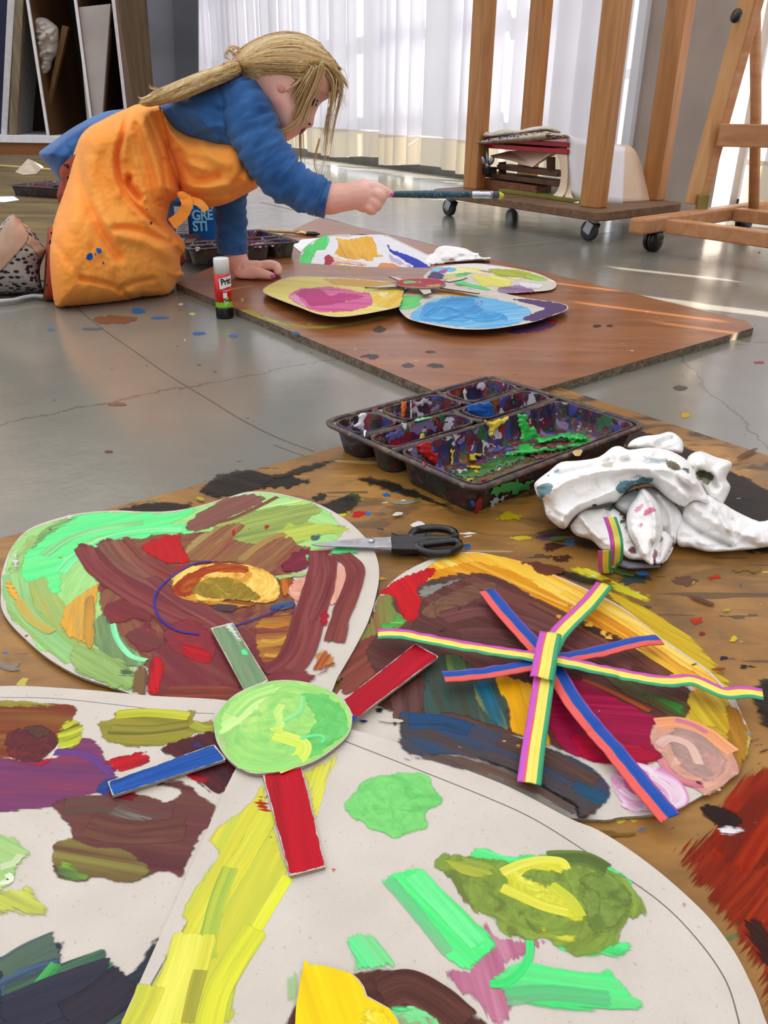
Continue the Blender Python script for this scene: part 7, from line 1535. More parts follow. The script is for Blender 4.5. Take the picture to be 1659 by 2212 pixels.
curved_sheet('paper_sheet', [[(1320, 312, 2.31), (1340, 441, 2.27)], [(1362, 316, 2.32), (1375, 441, 2.29)], [(1382, 345, 2.34), (1395, 440, 2.31)], [(1392, 385, 2.35), (1412, 442, 2.32)]], MAT_KRAFT, 'buff paper sheets fanning out right of the white sheet on the trolley', 'paper', G_)
cp = thing('clamp', 'metal screw clamp with wing nut hanging under the red boards on the trolley', 'clamp', tuple(ony(1053, 376, 2.56)))
m = M(); m.tube([Vector(ony(1052, 314, 2.555)), Vector(ony(1053, 376, 2.555))], .005, 10); m.build('threaded_rod', MAT_ZINC, cp)
m = M(); m.lathe([(.001, -.008), (.009, -.008), (.009, .008), (.001, .008)], ony(1053, 358, 2.552), 14)
for sx in (-9, 9): m.ell(ony(1053 + sx, 347, 2.552), (.008, .004, .014), Matrix.Rotation(sx * .04, 3, 'Y'))
m.build('wing_nut', MAT_ZINC, cp)
m = M(); m.box(ony(1054, 368, 2.57), (.05, .03, .02), .6); m.build('clamp_foot', pmat('black_iron', '#1c2026', '#2a2e34', 30, .5), cp, bevel=.003)

ony = _ony
# ------------------------------------------------------------------ easel at the right
MAT_BEECH = wood('oiled_beech', '#b0744a', '#c48c60', '#d09c70', 0, 6, .42); MAT_BEECHV = wood('oiled_beech_upright', '#c08850', '#d09c66', '#dcac78', 2, 5, .4)
eb0 = Vector(onz(1374, 489, .066)); eb1 = Vector(onz(1650, 449, .066))
es = thing('easel', 'beech studio easel on black casters at the right edge', 'easel', (eb0.x, eb0.y, 0))
m = M(); m.beam(eb0, eb1, .040, .036); m.build('base_rail', MAT_BEECH, es, bevel=.006)
x0 = Vector(onz(1448, 488, .066)); x1 = Vector(onz(1659, 517, .066)); dx = (x1 - x0)
m = M(); m.beam(x0, x0 + dx * 2.2, .036, .032); m.build('cross_rail', MAT_BEECH, es, bevel=.003)
y0 = Vector(onz(1592, 463, .066)); m = M(); m.beam(y0, y0 + dx * 1.6, .036, .032); m.build('cross_rail', MAT_BEECH, es, bevel=.003)
r1 = eb0 + dx * 2.0; m = M(); m.beam(x0 + dx * 2.0 - (eb1 - eb0) * .3, x0 + dx * 2.0 + (eb1 - eb0) * .3, .04, .036); m.build('base_rail', MAT_BEECH, es, bevel=.006)
pB = Vector(ony(1494, 441, 2.27)); pT = Vector(ony(1615, 0, 2.30)); pE = pB + (pT - pB) * 1.5
m = M(); m.beam(pB, pE, .030, .030, up=(1, .2, 0)); m.build('upright', MAT_BEECHV, es, bevel=.002)
m = M(); off = Vector((.024, -.004, 0)); m.beam(pB + off, pE + off, .018, .022, up=(1, .2, 0)); m.build('upright_rail', MAT_BEECH, es, bevel=.002)
m = M(); m.beam(ony(1552, 292, 2.25), ony(1552, 292, 2.25) + np.array([.32, -.04, 0]), .020, .052); m.build('cross_bar', MAT_BEECH, es, bevel=.003)
m = M(); m.tube([Vector(ony(1628, 452, 2.34)), Vector(ony(1633, 240, 2.34)), Vector(ony(1631, 28, 2.34))], .0135, 12); m.build('back_strut', MAT_BEECH, es)
m = M(); m.box(pB + Vector((.020, -.02, .006)), (.03, .012, .04), .2); m.build('hinge', pmat('brass_hinge', '#9a8a50', '#b0a060', 30, .35, .5, .8), es, bevel=.002)
m = M(); m.lathe([(.001, 0), (.014, 0), (.016, .006), (.014, .012), (.001, .012)], ony(1595, 36, 2.27), 16, axis=(-1, -.2, .3)); m.build('knob', MAT_BLACKP, es)
for c in (Vector(onz(1408, 543, 0)), Vector(onz(1603, 501, 0)), Vector(onz(1408, 543, 0)) + dx * 2.1):
    m = M(); ax = Vector((.55, -.83, 0)).normalized()
    for sg in (-1, 1): m.lathe([(.002, 0), (.0245, 0), (.0265, .003), (.0255, .009), (.017, .014), (.002, .0155)], c + Vector((0, 0, .0265)) + ax * (.002 * sg), 28, axis=ax * sg)
    m.tube([c + Vector((0, 0, .036)), c + Vector((0, 0, .052))], .006, 10); m.build('caster', MAT_BLACKP, es)
# ------------------------------------------------------------------ storage rack and the boards in it
YR = 5.45
MAT_HARD = pmat('brown_hardboard', '#4e3420', '#6c4a2c', 3, .6, .3, stretch=(1, 1, .3)); MAT_WEDGE = pmat('white_painted_edge', '#e4e2e4', '#f0eef0', 30, .6)
rk = thing('storage_rack', 'upright storage rack with white-edged dividers for boards at the far left', 'rack', (-2.2, YR + .3, 0))
def sbox(m, x0, x1, y0, y1, z0, z1, mi=0): m.box(((x0 + x1) / 2, (y0 + y1) / 2, (z0 + z1) / 2), (x1 - x0, y1 - y0, z1 - z0), mi=mi)
m = M(); sbox(m, -3.6, -1.42, YR, YR + .7, .067, .110); m.build('bottom_shelf', MAT_WEDGE, rk, bevel=.003)
m = M(); sbox(m, -3.6, -1.42, YR + .02, YR + .7, 0, .067); m.build('plinth', wood('orange_plinth_wood', '#7a4a26', '#96602f', '#a06a38', 0, 6, .5), rk)
for x in (-2.80, -2.064, -1.793, -1.580):
    m = M(); sbox(m, x, x + .012, YR + .012, YR + .7, .110, 2.1); sbox(m, x - .001, x + .014, YR, YR + .012, .110, 2.1, 1); m.build('divider', [MAT_HARD, MAT_WEDGE], rk)
m = M(); sbox(m, -3.6, -1.42, YR + .70, YR + .715, 0, 2.1); m.build('back_panel', pmat('dark_back_panel', '#241c16', '#32261c', 4, .8), rk)
m = M(); sbox(m, -3.6, -1.42, YR, YR + .7, 2.1, 2.13); m.build('top_panel', MAT_HARD, rk)
def pane(name, px, Y, dep, mat, label, cat='board', group='boards kept in the rack'):
    V = [Vector(ony(x, y, Y)) for x, y in px]
    for v in V: v.z = max(v.z, .111)
    m = M(); m.quad8(V, [v + Vector((0, dep, 0)) for v in V]); return tag(m.build(name, mat, bevel=.002), label, cat, group)
MAT_GREYP = pmat('grey_painted_board', '#63646c', '#747680', 3, .6); MAT_PALE = pmat('pale_dusty_board', '#b5aaa4', '#c8beb8', 3, .7); MAT_BARE = wood('bare_knotty_board', '#4a3826', '#675138', '#7a6244', 2, 4, .6)
pane('navy_board', [(-60, 292), (4, 292), (16, -30), (-60, -30)], YR + .10, .3, pmat('navy_board_paint', '#0c1230', '#161e44', 4, .5), 'dark navy board at the far left of the rack')
pane('canvas_board', [(2, 292), (15, 292), (34, -30), (17, -30)], YR + .03, .4, pmat('white_board_edge', '#c6c2c4', '#d4d0d2', 30, .7), 'white-edged board standing left of the rough timber in the rack')
m = pane('rough_timber', [(19, 290), (36, 291), (52, -30), (34, -30)], YR + .02, .05, wood('rough_grey_timber', '#6a5c48', '#8a7a62', '#a0907a', 2, 6, .8), 'rough splintered timber standing in the rack', 'timber')
pane('thin_batten', [(94, 258), (102, 250), (148, 58), (134, 54)], YR + .10, .04, wood('batten_wood', '#5a3e22', '#76542e', '#86643a', 2, 5, .6), 'thin wooden batten leaning under the crumpled paper bag', 'batten')
pane('blue_grey_panel', [(98, 282), (114, 278), (76, -30), (56, -30)], YR + .55, .03, pmat('blue_grey_panel', '#5a6070', '#6c7282', 4, .6), 'narrow blue-grey panel behind the crumpled paper bag')
pane('pale_board', [(188, 262), (220, 262), (239, 8), (166, 16)], YR + .03, .03, MAT_PALE, 'large pale dusty board leaning in the third compartment')
pane('thin_board', [(221, 262), (226, 262), (241, 60), (237, 60)], YR + .07, .03, MAT_DARKW, 'thin brown board leaning against the pale dusty board')
pane('knotty_board', [(296, 262), (346, 262), (316, -30), (247, -30)], YR - .12, .03, MAT_BARE, 'bare knotty wooden board leaning at the right end of the rack')
pane('grey_board', [(340, 300), (388, 300), (373, -30), (314, -30)], YR - .16, .03, MAT_GREYP, 'light grey board with a paint-flecked edge, right of the knotty board')
pane('grey_board', [(384, 300), (428, 300), (427, -30), (372, -30)], YR - .20, .03, pmat('dark_grey_board_paint', '#43444a', '#505158', 3, .6), 'darkest grey board, next to the white curtain')
m = M(); Zt7 = zm(0, 0, 1659 / 280)
inflate(m, Zt7([(390, 235), (560, 225), (660, 280), (745, 360), (755, 480), (740, 640), (715, 720), (670, 780), (650, 880), (610, 930), (560, 960), (490, 980), (470, 860), (455, 700), (425, 500), (400, 330)]), YR + .12, .09, 24, step=3.5, nz=lambda A: crum(A, 51, .07, .05), creases=[(Zt7([(510, 560), (600, 420), (720, 600)]), 5, .03), (Zt7([(460, 720), (600, 660), (720, 700)]), 5, .03), (Zt7([(470, 830), (560, 780), (660, 800)]), 4, -.03)])
tag(m.build('paper_bag', pmat('crumpled_grey_paper', '#a89c94', '#cfc4ba', 14, .8)), 'crumpled grey paper bag stuffed into the second compartment of the rack', 'paper')
m = M(); sbox(m, -7, -1.56, YR + .9, YR + 1.0, 0, 3.4); struct(m.build('wall_left', pmat('dim_plaster', '#8e867e', '#9a928a', 3, .8)))
# ------------------------------------------------------------------ the girl
GB = onz(250, 640, 0)
GIRL = thing('person', 'young girl with blond ponytail and orange apron kneeling and holding out a brush', 'person', (GB[0], 1.58, 0))
MAT_SKIN = None
def skin_mat():
    t = NT('skin'); v = t.coords(); n1 = t.noise(v, 22, 3); n2 = t.noise(v, 900, 2)
    c = t.ramp(n1.outputs['Fac'], [(.3, lc('#eeae9c')), (.7, lc('#f7c6b6'))])
    return t.done(t.bsdf(c, .48, .35, 0, t.bump(n2.outputs['Fac'], .05, .0004), Subsurface_Weight=.12, Subsurface_Scale=.008).outputs[0])
MAT_SKIN = skin_mat()
MAT_DENIM = cloth_mat('denim', '#23508c', '#3f72ae', 1100, .8, 14); MAT_DENIM2 = cloth_mat('denim_seam', '#234a80', '#4272ac', 700, .8, 60)
MAT_ORANGE = cloth_mat('orange_cotton', '#ff9634', '#ffac4e', 1200, .8, 9, .12, .1)
HXY = lambda x, y, Y: Vector(ony(x, y, Y))
def tubeP(m, P, r, n=14, flat=None, up=None, it=6, wr=None):
    C = cr(P, it); rr_ = np.interp(np.linspace(0, 1, len(C)), np.linspace(0, 1, len(r)), r)
    if wr: rr_ = [q * (1 + wr * noise.noise((k * .45, q * 90, 2)) + wr * .6 * noise.noise((k * 1.1, 3, q * 50))) for k, q in enumerate(rr_)]
    m.tube([HXY(*c) for c in C], list(rr_), n, flat=flat, up=up)
# --- body: head, neck, arms, hands, legs in one surface
b = M(); Zh = zm(560, 90, 1659 / 240)
HEAD = [(721, 190), (718, 205), (712, 212), (700, 218), (691, 226), (685, 237), (680, 251), (678, 264), (677, 270), (672, 276), (665, 276.5), (661, 279), (660, 283), (653, 286), (647, 288), (644, 292), (637, 296), (629, 301), (619, 306), (608, 303), (595, 293), (583, 279), (573, 262), (560, 235), (540, 205), (515, 180), (503, 150), (512, 115), (545, 88), (600, 74), (650, 76), (690, 98), (716, 130), (727, 165)]
inflate(b, HEAD, 1.60, .066, 74, step=3.5, smooth_outline=2, power=2.2, creases=[(Zh([(870, 880), (830, 940), (790, 1010)]), 9, -.007), (Zh([(760, 1220), (700, 1240)]), 5, .003), (Zh([(300, 900), (420, 1050), (440, 1200)]), 22, .006), (Zh([(640, 1200), (560, 1320), (500, 1380)]), 7, -.003)])
tubeP(b, [(560, 215, 1.60), (590, 250, 1.60)], [.045, .042])
tubeP(b, [(522, 215, 1.575), (600, 362, 1.52), (640, 402, 1.50), (700, 429, 1.50), (735, 427, 1.50), (762, 425, 1.50)], [.03, .03, .028, .026, .0235, .0215], flat=1.0)
Zr = zm(640, 360, 1659 / 240)
def fing(P, Ys, r): tubeP(b, [(*q, y) for q, y in zip(Zr(P), Ys)], r, 10, it=5)
tubeP(b, [(*q, y) for q, y in zip(Zr([(760, 440), (900, 430), (1020, 420), (1110, 420)]), (1.50, 1.50, 1.50, 1.50))], [.021, .0235, .026, .0225], 16)
b.ell(ony(*Zr([(1030, 520)])[0], 1.497), (.022, .015, .0185)); b.ell(ony(*Zr([(1060, 330)])[0], 1.497), (.018, .014, .014))
fing([(1080, 300), (1200, 310), (1310, 360), (1390, 400), (1438, 430)], (1.492, 1.487, 1.487, 1.488, 1.489), [.0095, .0088, .0078, .0068, .0052])
fing([(1100, 400), (1210, 395), (1275, 450), (1265, 505), (1220, 515)], (1.490, 1.481, 1.479, 1.487, 1.497), [.0095, .0092, .0086, .0078, .0065])
fing([(1080, 490), (1170, 520), (1220, 570), (1205, 605), (1160, 610)], (1.490, 1.481, 1.479, 1.487, 1.497), [.0092, .0088, .0082, .0075, .006])
fing([(1020, 570), (1100, 610), (1145, 650), (1125, 672), (1080, 668)], (1.490, 1.482, 1.480, 1.487, 1.496), [.0088, .008, .0074, .0066, .0056])
fing([(960, 380), (1100, 400), (1220, 440), (1310, 420)], (1.515, 1.522, 1.515, 1.508), [.011, .0105, .009, .007])
Zl = zm(440, 500, 1659 / 240)
tubeP(b, [(500, 420, 1.655), (502, 500, 1.655), (*Zl([(490, 380)])[0], 1.645), (*Zl([(545, 520)])[0], 1.635), (*Zl([(600, 600)])[0], 1.625)], [.026, .025, .0215, .0205, .0205])
def fl(P, Ys, r): tubeP(b, [(*q, y) for q, y in zip(Zl(P), Ys)], r, 10, it=5)
fl([(580, 590), (700, 580), (850, 560)], (1.625, 1.63, 1.635), [.0195, .0195, .0165]); b.ell(ony(*Zl([(640, 630)])[0], 1.617), (.025, .017, .0125)); b.ell(ony(*Zl([(570, 620)])[0], 1.62), (.014, .016, .0125))
fl([(820, 530), (960, 505), (1060, 520), (1105, 580), (1095, 650)], (1.632, 1.634, 1.634, 1.628, 1.622), [.0098, .009, .0084, .0078, .0062])
fl([(830, 515), (980, 490), (1080, 510), (1120, 570), (1115, 640)], (1.652, 1.654, 1.652, 1.648, 1.642), [.0098, .009, .0084, .0076, .006])
fl([(820, 520), (950, 500), (1050, 515), (1100, 575), (1100, 630)], (1.672, 1.674, 1.672, 1.668, 1.662), [.0095, .0088, .008, .0072, .006])
fl([(800, 540), (920, 520), (1000, 535), (1040, 580), (1040, 630)], (1.690, 1.692, 1.690, 1.685, 1.680), [.0085, .008, .0074, .0066, .0056])
fl([(680, 640), (820, 625), (940, 650), (1050, 678)], (1.612, 1.604, 1.604, 1.607), [.0125, .0105, .0088, .0062])
tubeP(b, [(250, 350, 1.60), (290, 480, 1.60), (345, 600, 1.57)], [.05, .05, .045]); tubeP(b, [(345, 595, 1.57), (230, 590, 1.53), (140, 590, 1.52)], [.05, .045, .036])
tubeP(b, [(460, 285, 1.60), (360, 300, 1.60), (270, 320, 1.60), (235, 335, 1.60)], [.06, .05, .055, .04]); tubeP(b, [(460, 275, 1.60), (550, 220, 1.60)], [.058, .045])
tubeP(b, [(480, 280, 1.63), (500, 420, 1.655)], [.035, .028]); tubeP(b, [(250, 350, 1.64), (280, 500, 1.68), (330, 580, 1.69)], [.05, .048, .04]); tubeP(b, [(330, 580, 1.70), (200, 560, 1.72)], [.05, .04])
for i, v in enumerate(b.v):
    if v[2] < .0135: b.v[i] = (v[0], v[1], .0135)
hb_ = BVHTree.FromPolygons([Vector(v) for v in b.v], b.f)
body = b.build('body', MAT_SKIN, GIRL, remesh=.0022, smooth_it=4)
SH = onto(hb_)
def dab(name, x, y, rx, rz, dep, mat, rot=0.0, lift=0.0, label=None):
    c = Vector(SH([(x, y)], 0)[0]); r = Vector(ray(x, y)).normalized(); m = M(); m.ell(c - r * lift, (rx, dep, rz), Matrix.Rotation(rot, 3, 'Y')); o = m.build(name, mat, GIRL)
    if label: o['label'] = label
MAT_LIP = pmat('lips', '#9a4650', '#aa5560', 60, .4); MAT_DARK = pmat('dark_lashes', '#221c22', '#2c2428', 60, .4); MAT_NAIL = pmat('pink_nail_varnish', '#c850b0', '#d868c0', 40, .2)
dab('eye', 681.5, 222.5, .0040, .0075, .004, pmat('eye_white', '#c8bcb8', '#d4c8c4', 30, .3), .25, .0005)
dab('iris', 682.5, 224, .0028, .0058, .004, pmat('blue_grey_iris', '#27303e', '#344050', 60, .2), .25, .0022)
dab('eyelash', 677.5, 220, .0012, .0085, .0028, MAT_DARK, .42, .002); dab('eyelash', 683, 216, .0045, .0012, .0028, MAT_DARK, .5, .002)
dab('nostril', 668, 267.5, .0034, .0019, .0026, pmat('nostril_shadow', '#5a2430', '#64303a', 60, .6), .5)
dab('lips', 655, 280.5, .0050, .0028, .0042, MAT_LIP, -.75); dab('lips', 651, 285.5, .0046, .0026, .0042, MAT_LIP, -.5)
dab('ear', 608, 192, .0070, .0055, .0022, pmat('ear_skin', '#dc9080', '#e6a290', 40, .5), .6, .001)
dab('fingernail', *Zl([(1036, 674)])[0], .0048, .0042, .0024, MAT_NAIL, 0, .0005); dab('fingernail', *Zr([(1436, 414)])[0], .0030, .0030, .002, MAT_NAIL, 0, .0004)
# --- denim: shirt, sleeves, skirt
m = M()
inflate(m, [(336, 236), (350, 214), (400, 192), (450, 172), (500, 163), (540, 165), (562, 182), (576, 215), (580, 250), (572, 290), (560, 335), (520, 348), (470, 334), (420, 318), (380, 298), (352, 268)], 1.60, .098, 62, step=4.5, creases=[([(470, 180), (485, 230), (492, 290)], 4, -.008), ([(380, 220), (430, 250), (470, 300)], 9, .008), ([(400, 215), (450, 225), (480, 240)], 6, -.006), ([(440, 280), (470, 270), (490, 276)], 6, .006), ([(420, 300), (450, 285), (500, 300)], 5, -.005), ([(370, 240), (420, 280)], 6, -.005), ([(540, 168), (568, 205), (578, 250)], 7, .01)])
m.build('shirt', MAT_DENIM, GIRL)
def sleeve(P, r, cuffP, cuffr, mat, nm, seed):
    m = M(); C = cr(P, 10); rr_ = np.interp(np.linspace(0, 1, len(C)), np.linspace(0, 1, len(r)), r); W_ = [HXY(*c) for c in C]; n = 40
    rg = []
    for i in range(len(W_)):
        t = (W_[min(i + 1, len(W_) - 1)] - W_[max(i - 1, 0)]).normalized(); x = Vector((0, 1, 0)); x = (x - t * x.dot(t)).normalized(); y = t.cross(x)
        rg.append([W_[i] + (x * math.cos(k * math.tau / n) + y * math.sin(k * math.tau / n)) * (rr_[i] * (1 + .15 * noise.noise((i * .30 + math.cos(k * math.tau / n) * 1.3, math.sin(k * math.tau / n) * 1.3, seed)) + .10 * noise.noise((i * .75 + math.cos(k * math.tau / n) * 1.6, math.sin(k * math.tau / n) * 2, seed + 9)))) for k in range(n)])
    m.rings(rg, 0, False, False); m.build('sleeve', MAT_DENIM, GIRL, solid=.0015)
    m = M(); a, c = [HXY(*q) for q in cuffP]; t = (c - a).normalized()
    m.rings([[a + (c - a) * f + (Vector((0, 1, 0)).cross(t).normalized() * math.cos(k * math.tau / 36) + Vector((0, 1, 0)) * math.sin(k * math.tau / 36)) * (cuffr * g_) for k in range(36)] for f, g_ in ((-.05, .90), (0, 1.0), (.12, 1.03), (.2, 1.0), (.8, 1.0), (.88, 1.03), (1, 1.0), (.98, .90), (.5, .88))], 0, False, False); m.build('cuff', MAT_DENIM2, GIRL)
sleeve([(516, 206, 1.560), (536, 255, 1.535), (556, 300, 1.520), (585, 348, 1.510), (615, 385, 1.503), (655, 410, 1.50), (692, 427, 1.50)], [.040, .0455, .043, .041, .038, .034, .0315], [(688, 427, 1.50), (708, 432, 1.50)], .0305, MAT_DENIM, 'right', 3)
sleeve([(498, 395, 1.650), (497, 440, 1.655), (500, 490, 1.655), (502, 528, 1.652)], [.032, .0295, .0285, .029], [(502, 524, 1.652), (503, 546, 1.650)], .0292, MAT_DENIM, 'left', 7)
m = M(); m.ell(ony(679, 460, 1.487), (.0026, .002, .0026)); m.build('button', MAT_WPRINT, GIRL)
m = M(); inflate(m, [(134, 398), (112, 368), (84, 334), (98, 318), (112, 308), (150, 280), (200, 252), (232, 240), (262, 236), (300, 232), (330, 250), (300, 330), (200, 420), (160, 425)], 1.70, .10, 60, step=4.5, creases=[([(110, 330), (140, 300), (190, 270)], 8, .01), ([(130, 380), (150, 340), (180, 300)], 6, -.008), ([(150, 320), (165, 350), (170, 380)], 5, -.006), ([(88, 336), (112, 364), (134, 394)], 3, .006)]); m.build('denim_skirt', MAT_DENIM, GIRL)
# --- leggings and boot
def spots(name, base, dot, sc, st, th=.42):
    t = NT(name); vo = t.n('TexVoronoi'); vo.inputs['Scale'].default_value = sc; t.l(t.coords(st, (0, .5, .2)), vo.inputs['Vector']); c = t.mix(t.math('LESS_THAN', vo.outputs['Distance'], th), lc(base), lc(dot)); return t.done(t.bsdf(c, .75, .2).outputs[0])
MAT_TERRA = spots('terracotta_black_spots', '#a04a34', '#1c1414', 60, (1, 1, 1), .28); MAT_LEO = spots('grey_leopard_print', '#aaa098', '#2e2838', 125, (.7, 1, 1.15), .44)
m = M(); tubeP(m, [(215, 345, 1.63), (280, 480, 1.60), (340, 590, 1.57)], [.078, .07, .058]); m.build('leggings', MAT_TERRA, GIRL)
m = M(); C_ = [(330, 590, 1.57), (220, 585, 1.53), (150, 582, 1.50), (100, 575, 1.485)]; tubeP(m, C_, [.058, .060, .066, .068], 20)
tubeP(m, [(200, 400, 1.64), (165, 420, 1.64), (146, 440, 1.62)], [.05, .035, .02])
for i, v in enumerate(m.v):
    if v[2] < .003: m.v[i] = (v[0], v[1], .003)
m.build('leggings', MAT_TERRA, GIRL)
m = M(); Zb = zm(0, 440, 1659 / 240)
inflate(m, Zb([(-420, 700), (-200, 480), (0, 330), (100, 220), (200, 155), (330, 265), (430, 350), (540, 470), (610, 590), (690, 690), (640, 830), (600, 950), (600, 1100), (620, 1200), (640, 1330), (500, 1330), (300, 1360), (0, 1380), (-300, 1400), (-500, 1300), (-520, 950)]), 1.50, .055, 60, step=4.5, zmin=.004, smooth_outline=3); bo = m.build('boot', MAT_LEO, GIRL)
bbv = onto(BVHTree.FromPolygons([Vector(v) for v in m.v], m.f)); MAT_BEIGE = pmat('beige_leather', '#b08c74', '#c29c84', 30, .6, .3, bump=.1)
def skin_patch(name, pts, mat, parent, lift, conv):
    m = M(); O = resample(np.array(conv(pts), float), 3); x0, y0 = O.min(0); x1, y1 = O.max(0); g = np.stack(np.meshgrid(np.arange(x0, x1, 4), np.arange(y0, y1, 4)), -1).reshape(-1, 2); g = g[inside(g, O)]; d, _ = dseg(g, O, True); g = g[d > 1.5]
    A = np.vstack([O, g]); cv, _, cf, _, _, _ = delaunay_2d_cdt([Vector(q) for q in A], [], [list(range(len(O)))], 1, 1e-6); A = np.array([tuple(q) for q in cv])
    m.add(bbv(A, lift), [tuple(reversed(f)) for f in cf], 0, True); o = m.build(name, mat, parent, solid=.0015); return o
for nm, pts in (('boot_strap', [(-300, 900), (-100, 640), (60, 330), (200, 170), (335, 290), (430, 480), (395, 580), (200, 800), (40, 970), (-100, 1120), (-280, 1180)]), ('boot_cuff', [(440, 490), (520, 540), (600, 610), (680, 690), (640, 810), (560, 760), (480, 650), (395, 600)]), ('boot_pull_tab', [(330, 290), (440, 350), (535, 450), (520, 470), (420, 380), (320, 310)])):
    o = skin_patch(nm, pts, MAT_BEIGE, GIRL, .001, Zb); o.parent = bo
m = M(); m.tube([Vector(onz(x, y, .008)) for x, y in Zb([(-500, 1480), (-200, 1470), (0, 1455), (200, 1440), (350, 1400), (500, 1375), (650, 1385)])], .0035, 8); o = m.build('boot_sole', pmat('pale_sole_edge', '#b0b4b4', '#c2c6c4', 30, .5), GIRL); o.parent = bo
# --- apron
Za = zm(100, 200, 1475 / 320)
AP = [(950, 112), (880, 122), (800, 160), (700, 200), (560, 270), (430, 340), (350, 420), (310, 500), (270, 620), (240, 730), (200, 920), (130, 1120), (80, 1270), (40, 1450), (25, 1600), (40, 1800), (60, 1970), (95, 2135), (200, 2145), (400, 2140), (700, 2112), (860, 2092), (930, 2055), (1000, 2048), (1180, 2042), (1260, 1990), (1300, 1880), (1380, 1810), (1340, 1770), (1335, 1630), (1378, 1580), (1375, 1480), (1310, 1410), (1240, 1330), (1200, 1275), (1215, 1180), (1240, 1090), (1330, 1030), (1340, 930), (1290, 720), (1220, 480), (1150, 250), (1120, 130), (1040, 105)]
def ycA(px, py):
    w = np.clip((np.asarray(py) - 330) / 320, 0, 1); w = w * w * (3 - 2 * w); return 1.60 * (1 - w) + np.interp(px, [105, 300, 400], [1.405, 1.505, 1.565]) * w
def dpA(px, py): return .125 - .055 * np.clip((np.asarray(py) - 480) / 170, 0, 1)
CRA = [([(815, 140), (780, 300), (755, 440), (715, 560), (700, 680), (715, 800), (750, 930), (840, 1080), (960, 1190), (1060, 1290), (1180, 1380)], 5, -.020), ([(770, 160), (735, 330), (690, 500), (650, 680), (660, 840), (720, 1000)], 12, .010), ([(860, 180), (830, 320), (800, 480), (780, 640)], 9, .010),
       ([(300, 540), (320, 700), (345, 850), (390, 1020), (450, 1180), (540, 1370), (630, 1530), (720, 1640)], 9, -.017), ([(420, 700), (470, 950), (560, 1180), (680, 1400)], 16, .010), ([(230, 950), (280, 1200), (380, 1480)], 14, .008),
       ([(690, 1350), (820, 1350), (960, 1380), (1100, 1440), (1220, 1510), (1290, 1600)], 6, -.013), ([(720, 1440), (900, 1460), (1080, 1530), (1220, 1620)], 12, .010), ([(830, 850), (820, 920), (870, 980), (930, 1040)], 7, -.030), ([(860, 820), (900, 930), (970, 1060)], 6, .012),
       ([(350, 1850), (480, 1880), (620, 1910), (720, 1960), (800, 2020), (870, 2070)], 5, -.012), ([(560, 1650), (600, 1780), (680, 1900)], 8, -.006), ([(740, 1950), (900, 1890), (1060, 1860)], 6, -.010), ([(760, 2010), (950, 1980), (1150, 1990)], 7, .008),
       ([(900, 320), (960, 500), (1020, 700), (1070, 900), (1080, 1040)], 6, -.009), ([(960, 300), (1040, 520), (1100, 720), (1140, 900), (1150, 1040)], 8, .009), ([(1010, 250), (1090, 440), (1150, 640), (1190, 900), (1200, 1060)], 4, -.010), ([(860, 420), (880, 620), (930, 820), (980, 980)], 7, .008), ([(1100, 1090), (1150, 1070), (1200, 1110), (1130, 1130)], 5, -.014),
       ([(1240, 1480), (1290, 1540), (1340, 1600)], 5, -.014), ([(80, 1500), (180, 1620), (280, 1760), (370, 1880)], 8, -.005), ([(1300, 1790), (1350, 1790)], 4, -.008), ([(1060, 130), (1100, 260), (1160, 420)], 3, -.010), ([(1160, 660), (1200, 670), (1230, 690)], 3, -.008), ([(800, 1060), (950, 1240), (1150, 1400)], 8, .008)]
m = M(); inflate(m, Za(AP), ycA, dpA, 55, creases=[(Za(c[0]), c[1] * 1.1, c[2] * .85) for c in CRA], step=3.0, zmin=.002, smooth_outline=2, nz=lambda A: np.array([.003 * noise.noise((x * .05, y * .03, 4)) + .0012 * noise.noise((x * .13, y * .1, 9)) for x, y in A]))
abv = onto(BVHTree.FromPolygons([Vector(v) for v in m.v], m.f)); p = Painter(m, abv, Za, 1)
for pts, c in (([(400, 1640), (410, 1610), (450, 1600), (465, 1640), (440, 1665), (410, 1660)], '#1f58c4'), ([(495, 1570), (505, 1545), (545, 1550), (550, 1590), (520, 1605)], '#2464cc'), ([(555, 1670), (570, 1680), (582, 1705), (565, 1710)], '#2a5298'), ([(480, 1600), (500, 1600), (490, 1650)], '#6a6a80'), ([(990, 1155), (1010, 1152), (1015, 1175), (995, 1175)], '#3a4868'), ([(1030, 1290), (1055, 1290), (1050, 1315), (1032, 1310)], '#3a4868'), ([(85, 2065), (100, 2065), (100, 2100), (85, 2095)], '#a8c840'), ([(250, 2000), (275, 2002), (255, 2040)], '#f4d8b0'), ([(262, 1175), (285, 1178), (280, 1190)], '#c8601c')):
    p.blob(pts, c, jag=1.5, dry=.05, ed=.002)
ap = m.build('apron', [MAT_ORANGE, MAT_PAINT], GIRL)
BIB = [(343, 224), (352, 222), (362, 246), (382, 272), (402, 284), (420, 290), (470, 299), (505, 301), (530, 322), (546, 350), (560, 398), (545, 412), (530, 420), (490, 440), (450, 448), (415, 442), (394, 424), (385, 400), (372, 360), (356, 310), (345, 260)]
